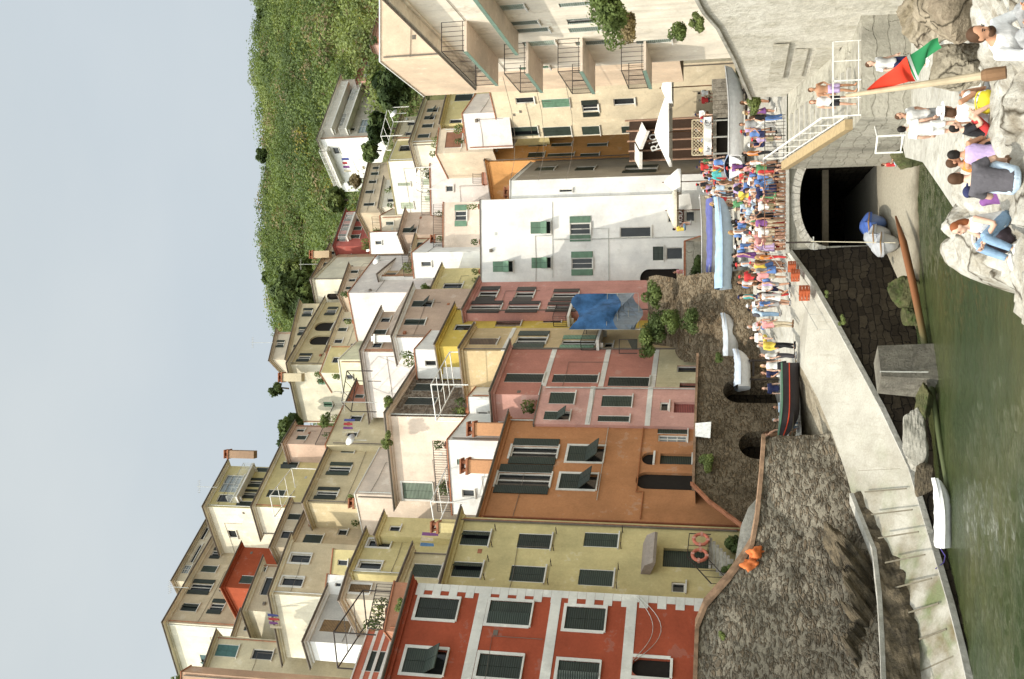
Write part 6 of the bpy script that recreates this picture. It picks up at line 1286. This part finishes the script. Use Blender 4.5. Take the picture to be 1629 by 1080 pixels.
def crowd(n, place, group, ys, Ys, kinds, face=None, ground=None, tops=None):
    made = 0
    while made < n:
        y = ys[0] + (ys[1] - ys[0]) * (made + prnd.random() * .8) / n; Y = prnd.uniform(*Ys); p = P(1200, y, Y); g = ground if ground is not None else zg(p.x, Y); k = prnd.choice(kinds)
        for _ in range(300):
            tc = prnd.choice(tops or ['white', 'white', 'white', 'red', 'pink', 'blue', 'pale blue', 'black', 'navy', 'grey', 'beige', 'green', 'yellow', 'turquoise', 'orange', 'lilac', 'purple', 'brown']); bc = prnd.choice(['navy', 'black', 'denim', 'beige', 'khaki', 'white', 'grey', 'brown', 'red', 'dark grey', 'blue'])
            tk = prnd.choice(['shirt', 'shirt', 'shirt', 'tank', 'tank', 'long_shirt', 'dress']); bk = prnd.choice(['shorts', 'shorts', 'trousers', 'skirt']); hk = prnd.choice([('short_hair', 'brown'), ('short_hair', 'black'), ('long_hair', 'brown'), ('long_hair', 'blond'), ('short_hair', 'grey'), ('long_hair', 'black')])
            ex = prnd.choice([(), (), (), (('hat', 'beige'),), (('cap', 'navy'),), (('cap', 'red'),), (('backpack', 'black'),), (('backpack', 'blue'),), (('hat', 'white'),)])
            lab = 'person in %s %s' % (tc, TOPW[tk]) + ('' if tk == 'dress' else ' and %s %s' % (bc, bk)) + (' with %s %s' % (ex[0][1], ex[0][0]) if ex else ' with %s hair' % ((hk[0].split('_')[0] + ' ' + hk[1]))) + ' ' + place
            if lab not in USED: break
        if tk == 'dress': top, bot = None, ('dress', tc)
        else: top, bot = (tk, tc), (bk, bc)
        fz = (face if face is not None else prnd.uniform(0, 6.28)) + prnd.uniform(-.6, .6)
        person(lab, (p.x, Y, g - .01), fz, k, top, bot, hk, ex, prnd.choice(['white', 'black', 'brown', 'grey']), prnd.uniform(.86, 1.07), None, group); made += 1
GC = 'people crowding the quay'
crowd(17, 'at the arch railing', GC, (394, 262), (48.75, 49.3), ['lean', 'stand', 'camera', 'hip', 'stand'], 0.0)
crowd(9, 'sitting along the railing', GC, (396, 262), (49.0, 49.6), ['sit'], 0.0)
crowd(17, 'behind the railing row', GC, (400, 256), (49.9, 51.6), ['stand', 'camera', 'hip', 'walk', 'stand', 'point'])
crowd(14, 'in mid crowd', GC, (395, 256), (52, 54.5), ['stand', 'walk', 'hip', 'stand', 'camera'])
crowd(12, 'at the crowd back', GC, (330, 254), (56, 61), ['stand', 'walk', 'stand', 'hip'])
crowd(9, 'below the cafe', GC, (312, 252), (63, 71), ['walk', 'stand', 'walk'])
crowd(9, 'by the concrete wall', GC, (248, 160), (49.3, 52.5), ['sit', 'stand', 'stand', 'hip'], None)
crowd(10, 'before the blue boat', GC, (486, 402), (48.3, 50.5), ['stand', 'walk', 'hip', 'stand', 'camera'])
crowd(6, 'beside the blue boat', GC, (490, 395), (51, 53), ['stand', 'walk', 'hip'])
crowd(7, 'at a cafe table', 'cafe guests', (236, 134), (63.5, 67), ['sit'], None, zd)
# single people told apart by what they wear
def at(x, y, Y, z=None):
    p = P(x, y, Y); return (p.x, p.y, zg(p.x, p.y) - .01 if z is None else z)
person('person in pale pink shirt and beige trousers standing alone at the slipway top', at(1250, 516, 48.8), 2.2, 'stand', ('shirt', 'pink'), ('trousers', 'beige'), ('short_hair', 'red'), (('cap', 'pink'),), 'brown')
person('person in pale yellow jacket and black trousers by the left boats', at(1247, 550, 48.9), .9, 'hip', ('long_shirt', 'yellow', 'jacket'), ('trousers', 'black'), ('short_hair', 'grey'), (), 'black', 1.03)
person('person in white shirt and dark trousers beside the one in the yellow jacket', at(1250, 566, 48.7), 1.2, 'stand', ('shirt', 'white'), ('trousers', 'dark grey'), ('short_hair', 'brown'))
person('person in white vest and black skirt in front of the small pale boat', at(1250, 582, 48.6), .4, 'stand', ('tank', 'white'), ('skirt', 'black'), ('long_hair', 'blond'))
person('person in dark top and grey trousers seated on the left white boat', at(1210, 488, 53, 5.6), 1.4, 'sit', ('shirt', 'black'), ('trousers', 'grey'), ('short_hair', 'black'))
person('person in white shirt with grey hair sitting among the left boats', at(1200, 520, 53, 5.6), .7, 'sit', ('shirt', 'white'), ('shorts', 'blue'), ('short_hair', 'grey'))
person('person with white shirt and yellow shorts sitting by the left boats', at(1200, 537, 53, 5.5), -.4, 'sit', ('shirt', 'white'), ('shorts', 'yellow'), ('short_hair', 'brown'))
person('person in turquoise shirt with rucksack bending over a bag by the left boats', at(1210, 500, 51.5), 1.9, 'lean', ('shirt', 'pale blue'), ('trousers', 'denim'), ('short_hair', 'black'), (('backpack', 'dark grey'),))
person('person in navy shirt standing behind the black boat in the dark niche', at(1230, 618, 50), .2, 'stand', ('shirt', 'navy'), ('trousers', 'dark grey'), ('short_hair', 'brown'))
person('person in dark blue top and white shorts right of the black boat', at(1230, 594, 49.6), .8, 'walk', ('shirt', 'navy'), ('shorts', 'white'), ('long_hair', 'brown'))
person('person in pale blue shirt sitting behind the black boat', at(1230, 648, 49.8), .3, 'sit', ('shirt', 'pale blue'), ('shorts', 'grey'), ('short_hair', 'black'))
person('person with grey shirt crouching at the left end of the black boat', at(1238, 668, 49.4), -.5, 'sit', ('shirt', 'grey'), ('trousers', 'denim'), ('short_hair', 'grey'))
person('person in brown vest and white skirt walking past the sea wall end', at(1250, 691, 48.8), -1.2, 'walk', ('tank', 'brown'), ('skirt', 'white'), ('long_hair', 'brown'))
person('person in navy top half hidden behind the sea wall end', at(1240, 722, 48.6), -.9, 'stand', ('shirt', 'navy'), ('shorts', 'black'), ('long_hair', 'red'))
zq = 8.15
person('person in pink top with blond hair leaning on the sea wall before the red house', at(1100, 1028, 40.5, zq), .2, 'lean', ('tank', 'red'), ('shorts', 'white'), ('long_hair', 'blond'))
person('person in blue and white shirt leaning on the sea wall before the red house', at(1100, 1003, 41.2, zq), .1, 'lean', ('shirt', 'blue'), ('shorts', 'black'), ('short_hair', 'black'), (('cap', 'blue'),))
person('person in cream shirt at the far left behind the sea wall', at(1100, 1072, 39.6, zq), -.6, 'lean', ('shirt', 'beige'), ('shorts', 'beige'), ('short_hair', 'blond'))
person('person in dark purple shirt sitting on the steps behind the life vests', at(1195, 866, 44.3, 5.75), .2, 'sit', ('shirt', 'purple'), ('shorts', 'black'), ('short_hair', 'brown'), (), 'white')
person('bare chested person in purple shorts on the concrete block by the wall', at(1344, 140, 38.3, 3.15), .25, 'hip', None, ('shorts', 'lilac'), ('short_hair', 'brown'), (), None, 1.0, (.42, .22, .13))
person('person in black bikini bottoms and white vest on the concrete block', at(1335, 160, 38.6, 3.15), -.2, 'hip', ('tank', 'white'), ('shorts', 'black'), ('long_hair', 'red'), (), None, .96, (.58, .34, .24))
person('person in white shirt and navy shorts behind the red of the flag', at(1420, 100, 31, 2.0), .5, 'stand', ('shirt', 'white'), ('shorts', 'navy'), ('short_hair', 'brown'), (), 'white', 1.02)
person('child in red and white bending at the tunnel mouth by the block', at(1410, 262, 46.5, .25), 1.5, 'sit', ('shirt', 'red'), ('shorts', 'pale blue'), ('short_hair', 'brown'), (), 'black', .75)
zp = PZ(1091, 400, 10.5); a_ = P(1089, 362, 68.6).z
person('person in yellow shirt sitting on the platform wall before the white house', at(1089, 364, 68.3, a_ - .46), 2.0, 'sit', ('shirt', 'yellow'), ('shorts', 'denim'), ('short_hair', 'black'))
person('person in red and white top sitting at the dark archway of the white house', at(1089, 432, 68.3, a_ - .46), -1.2, 'sit', ('shirt', 'pink'), ('shorts', 'white'), ('short_hair', 'black'))
person('person in white shirt and grey shorts with green shoulder bag on the lower path', at(1490, 182, 28.6, 1.5), .5, 'hip', ('shirt', 'white'), ('shorts', 'grey'), ('short_hair', 'brown'), (), 'white', 1.04, None, None, True)
person('person in grey white shirt and white shorts seen from behind on the lower path', at(1490, 203, 28.2, 1.5), 2.6, 'stand', ('shirt', 'white'), ('shorts', 'white'), ('short_hair', 'black'), (), 'brown', 1.04, None, None, True)
g_ = rockz
def sit_at(x, y, Y, dz=0):
    p = P(x, y, Y); return (p.x, p.y, rockz(p.x, p.y) - .06 + max(0, dz))
person('woman in white dress sitting on the rocks below the flagstaff', sit_at(1562, 180, 18.6), 2.4, 'ground', None, ('dress', 'white'), ('long_hair', 'brown'), (('hat', 'white'),), 'grey', 1.0, None, None, True)
person('child in black shirt and red shorts bending on the shore rocks', sit_at(1556, 212, 18.4), 1.3, 'ground', ('shirt', 'black'), ('shorts', 'red'), ('short_hair', 'black'), (), None, .8, None, None, True)
person('man in dark grey shirt sitting with his back to us on the shore', sit_at(1620, 287, 15.4), 2.75, 'ground_back', ('shirt', 'dark grey'), ('shorts', 'pale blue'), ('short_hair', 'brown'), (), 'brown', 1.06, None, None, True)
person('young woman in white top and blue jeans sitting sideways on the shore', sit_at(1590, 348, 16.2), -1.2, 'ground', ('tank', 'white'), ('trousers', 'denim'), ('long_hair', 'red'), (), 'white', .96, None, None, True)
person('person in plum shirt holding a camera beyond the seated man', sit_at(1585, 314, 17.0), 2.2, 'ground', ('shirt', 'purple'), ('shorts', 'pale blue'), ('short_hair', 'black'), (('cap', 'navy'),), 'brown', .98, None, None, True)
person('person in coral top behind the man in the dark grey shirt', sit_at(1580, 268, 17.4), 1.2, 'ground', ('tank', 'orange'), ('shorts', 'black'), ('short_hair', 'brown'), (), None, .9, None, None, True)
person('person in lilac and black clothes sitting behind the rock on the shore', sit_at(1590, 244, 17.0), 2.9, 'ground', ('tank', 'lilac'), ('trousers', 'black'), ('short_hair', 'black'), (), None, .9, None, None, True)
person('bearded man in white shirt looking down at the lower right corner', sit_at(1652, 78, 12.6, 0), .35, 'ground', ('long_shirt', 'white'), ('trousers', 'grey'), ('short_hair', 'brown'), (('beard', 'brown'),), 'brown', 1.1, None, None, True, (R(14), 0))
def bag(label, c, s, m, name='bag', seed=3):
    c = Vector((c[0], c[1], max(1.5, rockz(c[0], c[1])) + s[2] * .85))
    t = thing(name, label, name.replace('_', ' '), tuple(c)); mb = MB(); rows = []
    for i in range(11):
        th = math.pi * i / 10; rows.append([Vector(c) + V((s[0] * math.sin(th) * math.cos(p), s[1] * math.sin(th) * math.sin(p), s[2] * math.cos(th))) * (1 + .22 * noise.noise(V((math.cos(p) * 2 + seed, math.sin(p) * 2, th * 1.5)))) for p in [2 * math.pi * k / 16 for k in range(17)]])
    mb.grid(rows); mb.build('body', m, t, True); mb = MB(); mb.tube([Vector(c) + V((s[0] * .9 * math.cos(a), -.02, s[2] * (.8 + .5 * math.sin(a)))) for a in [math.pi * k / 8 for k in range(9)]], .012, 5); mb.build('strap', m, t)
bag('white cloth beach bag leaning on the rock by the jeans', P(1560, 378, 17.3), (.24, .2, .30), simple('bag_white', (.70, .70, .68, 1), .9))
bag('black rucksack lying on the rock below the jeans', P(1580, 380, 16.4), (.25, .22, .24), simple('bag_black', (.06, .045, .055, 1), .8, 0, .4, 9, .6), 'rucksack', 9)
bag('yellow bag beside the woman in white below the flagstaff', P(1553, 163, 18.3), (.2, .15, .14), simple('bag_yellow', (.62, .52, .03, 1), .7), 'bag', 5)
bag('pink bag next to the yellow bag under the flagstaff', P(1537, 156, 18.9), (.2, .14, .12), simple('bag_pink', (.58, .30, .34, 1), .8), 'bag', 7)
bag('small red float on the rock beside the child', P(1545, 222, 18.2), (.09, .09, .07), simple('red_plastic', (.58, .05, .06, 1), .6), 'float', 8)
# ------------------------------------------------------------------ plants
grn = random.Random(5)
LEAFS = [leafmat('scrub_mid_green', (.138, .192, .072, 1)), leafmat('scrub_dark_green', (.094, .136, .056, 1)), leafmat('scrub_light_green', (.190, .240, .094, 1)), leafmat('broom_yellow', (.26, .24, .06, 1)), leafmat('scrub_dry', (.24, .20, .125, 1)), leafmat('dark_evergreen', (.035, .060, .020, 1))]
def leaves(mb, c, r, n, s):
    for _ in range(n):
        d = Vector((grn.gauss(0, 1), grn.gauss(0, 1), grn.gauss(0, 1))).normalized(); k = grn.uniform(.45, 1.0) ** .6
        p = Vector(c) + Vector((d.x * r[0], d.y * r[1], d.z * r[2])) * k; a = (d + Vector((grn.gauss(0, .38), grn.gauss(0, .38), grn.gauss(.25, .38)))).normalized(); u = a.orthogonal().normalized(); v = a.cross(u); t = grn.uniform(0, 6.28); e = (u * math.cos(t) + v * math.sin(t)) * s * grn.uniform(.6, 1.3); f = (v * math.cos(t) - u * math.sin(t)) * s * .6
        mb.quad(p - e, p + f, p + e, p - f)
mb = MB(); n_b = 0
for i in range(4600):
    y = 114 + 152 * grn.random() ** .85; x = grn.uniform(-.12, .42) * y
    row = CY - x / y * F_PX * .93
    if y < 122 and row > 440: continue
    z = hill(x, y); q = noise.noise(Vector((x * .035, y * .035, 9))) + noise.noise(Vector((x * .12, y * .12, 2))) * .6
    if noise.noise(Vector((x * .05, y * .09, 30))) > .34: continue
    mb.mi = 3 if (grn.random() < .008 + (.10 if q > .6 else 0)) else 4 if grn.random() < .08 else 1 if q < -.18 else 2 if q > .25 else 0
    if grn.random() < .12: mb.mi = grn.choice([0, 1, 2])
    big = grn.random() ** 2.2; r = .9 + 2.9 * big + (y - 110) * .003
    leaves(mb, (x, y, z + r * .45), (r * grn.uniform(.9, 1.3), r, r * grn.uniform(.65, 1.0)), int(62 + 170 * big), .15 + .06 * big + y * .0006)
o = mb.build('hillside_scrub', LEAFS); tag(o, 'dense green macchia scrub with yellow broom covering the hillside', 'scrub', None, 'stuff')
BARK = simple('tree_bark', (.10, .075, .05, 1), .95, 0, .3, 4, .6)
def tree(label, base, h, crown, mat=0, n=34, leaf=.28, name='tree', cat='tree', group=None, sub=70):
    t = thing(name, label, cat, tuple(base), group); b = Vector(base); mb = MB(); top = b + Vector((0, 0, h - crown[2] * .8)); mb.tube([b - Vector((0, 0, .5)), b.lerp(top, .5) + Vector((.1, 0, 0)), top], [.05 * h * .5 + .05, .04 * h * .4 + .04, .03], 7)
    c = b + Vector((0, 0, h - crown[2])); cl = []
    for k in range(n):
        d = Vector((grn.gauss(0, 1), grn.gauss(0, 1), grn.gauss(0, 1))).normalized() * grn.uniform(.35, 1.0); cl.append(c + Vector((d.x * crown[0], d.y * crown[1], d.z * crown[2])))
    for q in cl[:7]: mb.tube([b.lerp(top, .6), b.lerp(top, .6).lerp(q, .6) + Vector((0, 0, .2)), q], [.05 + .01 * h, .04, .015], 5)
    mb.build('trunk', BARK, t); mb = MB(); s = min(crown) * .38 + .15
    for q in cl: mb.mi = grn.choice([0, 0, 1]); leaves(mb, q, (s * grn.uniform(.7, 1.3), s * grn.uniform(.7, 1.3), s * grn.uniform(.6, 1.0)), sub, leaf * grn.uniform(.8, 1.2))
    alt = {0: 1, 1: 1, 2: 0, 3: 3, 4: 4, 5: 1}[mat]; mb.build('crown', [LEAFS[mat], LEAFS[alt]], t); return t
def tree_px(label, x0, y, Y, hpx, wpx, **kw):          # x0 = picture column of the foot
    p = P(x0 + (8 if Y > 200 else 0), y, Y); m = Y / F_PX * 1.02; h = hpx * m; w_ = wpx * m / 2; return tree(label, tuple(p), h, (w_, w_, min(h * .46, w_ * 1.6)), **kw)
tree_px('large dense dark green tree left of the peach gable', 652, 139, 94, 60, 66, mat=5, n=60, leaf=.34, sub=110)
tree_px('dark green hedge like tree below the pale modern villa', 622, 205, 104, 42, 44, mat=5, n=36, leaf=.34)
tree_px('round olive green tree between the villa and the long tan house', 600, 240, 106, 26, 34, mat=0, n=26, leaf=.32)
tree_px('red flowering shrub beside the pale villa', 574, 285, 112, 18, 20, mat=4, n=16, leaf=.3, name='shrub', cat='shrub')
tree_px('light green tree at the gable of the dark red house', 548, 318, 118, 34, 40, mat=2, n=30, leaf=.34)
tree_px('tall bushy tree above the ridge house roof', 508, 470, 112, 78, 70, mat=0, n=60, leaf=.4, sub=110)
tree_px('bright green tree beside the cream barn like house', 500, 440, 116, 60, 60, mat=2, n=46, leaf=.4, sub=100)
tree_px('dark green conifer group behind the left village roofs', 480, 690, 88, 36, 60, mat=1, n=46, leaf=.28, sub=90)
tree_px('small crooked tree standing against the sky on the ridge', 452, 618, 92, 26, 22, mat=1, n=10, leaf=.2)
tree_px('shaggy tree on the skyline above the left slope', 470, 672, 92, 22, 24, mat=0, n=18, leaf=.25)
for i, (x, y, hp, wp) in enumerate(((416, 245, 16, 26), (424, 378, 14, 22), (414, 90, 9, 16), (440, 470, 14, 24), (412, 20, 10, 18), (428, 440, 18, 24))):
    tree_px(['dark bushy tree on the skyline in the middle of the hill', 'thin tree poking over the skyline left of the hill centre', 'low tree on the skyline near the right end of the hill', 'skyline tree where the hill meets the village roofs', 'skyline bush at the far right end of the hill', 'round skyline tree above the barn like house'][i], x, y, 235, hp, wp, mat=[1, 0, 1, 0, 1, 0][i], n=20, leaf=.6, group='trees on the hill skyline')
def shrub(label, x, y, Y, r, mat=0, n=9, leaf=.12, sub=60, name='shrub', cat='shrub'):
    p = P(x, y, Y); t = thing(name, label, cat, tuple(p)); mb = MB(); st = MB()
    for k in range(n):
        d = Vector((grn.gauss(0, 1), grn.gauss(0, 1), abs(grn.gauss(0, .8)))).normalized() * grn.uniform(.2, 1) * r; q = p + d; leaves(mb, q, (r * .42, r * .42, r * .36), int(sub * 2.2), leaf * .62); st.tube([p + Vector((0, 0, -.1)), p.lerp(q, .5), q], [.02, .014, .006], 4)
    mb.build('foliage', LEAFS[mat], t); st.build('stem', BARK, t)
shrub('bright green bush growing out of the terrace wall below the orange house', 1130, 733, 48.6, .55, 2, 12, .11, 70)
shrub('tall hanging green bush on the rock bank below the blue tarpaulin', 1046, 472, 59.6, .8, 0, 12, .14)
shrub('wide dark bush on the rock bank beside the tan house', 1050, 520, 58.6, 1.0, 1, 16, .14); shrub('low olive bush at the top of the rock bank', 1036, 545, 58.4, .8, 0, 12, .14); shrub('bushy green plant in the middle of the rock bank', 1075, 512, 57.4, .8, 0, 12, .13)
shrub('dark narrow shrub by the grey platform wall', 1114, 425, 65.5, .75, 1, 14, .12, 70); shrub('dark creeping plant low on the rock bank', 1105, 515, 56.6, .9, 1, 12, .12); shrub('small green weed on the pale sea wall stones', 1151, 1012, 38.6, .22, 2, 6, .06); shrub('tuft of green at the corner of the terrace wall', 1148, 568, 53.2, .35, 0, 7, .08)
shrub('green weed sprouting below the slipway coping', 1342, 510, 44.6, .22, 2, 6, .06); shrub('smaller green weed under the slipway edge near the crates', 1318, 466, 45.6, .18, 2, 5, .06); shrub('bushy green plant in a pot on the terrace by the concrete wall', 1205, 165, 50.0, .55, 2, 12, .1)
shrub('large ivy cluster hanging over the retaining wall top', 985, 12, 34.6, 1.1, 0, 18, .12, 80, 'climber', 'climber'); shrub('dry ivy hanging below the green cluster on the wall', 1005, 45, 37, .7, 4, 12, .1, 70, 'climber', 'climber'); shrub('small ivy patch further down the retaining wall', 1085, 50, 37.4, .55, 0, 10, .1, 60, 'climber', 'climber'); shrub('trailing green plant beside the chimney like block', 1115, 40, 37.0, .4, 2, 8, .09, 60, 'climber', 'climber')
shrub('green potted plants on the roof terrace over the red house', 645, 965, 43.5, .45, 2, 8, .09); shrub('yellow green plants on the grey eave of the stone house', 618, 700, 59.2, .5, 2, 9, .1); shrub('vine along the roof edge of the stone house', 622, 640, 60.8, .5, 2, 9, .1); shrub('plants on the terrace above the small ochre house', 682, 462, 73.5, .6, 0, 9, .1); shrub('terrace plants beside the salmon house', 520, 668, 71, .6, 0, 9, .1)

shrub('leafy dark plants in the corner below the orange house doorway', 1172, 868, 45.2, .55, 1, 12, .1); shrub('low plants on the path end by the yellow house steps', 1163, 905, 43.8, .35, 0, 9, .08)

for lab, (root, faces, zt, poly) in list(HOUSES.items()):
    if not any(c.name.startswith('parapet') for c in root.children) or faces[0].len < 1.8: continue
    fc = faces[0]; t = thing('potted_plants', 'potted plants along the roof edge of the ' + ' '.join(lab.split()[:8]), 'potted plants', tuple(fc.pt(fc.len / 2, zt, -.5)))
    for k in range(grn.randint(2, 4)):
        p = fc.pt(grn.uniform(.4, fc.len - .4), zt, -grn.uniform(.45, 1.2)); mb = MB(); mb.lathe(p, [(.14, 0), (.2, .42), (.22, .45)], 8); mb.build('pot', TERRA, t); h_ = grn.uniform(.25, .55); mb = MB(); leaves(mb, p + Vector((0, 0, .5 + h_)), (.28, .28, h_), 70, .09); mb.build('foliage', LEAFS[grn.choice([0, 1, 2])], t)
for o in bpy.data.objects:
    for k in ('_base', '_local', '_zt'):
        if k in o: del o[k]
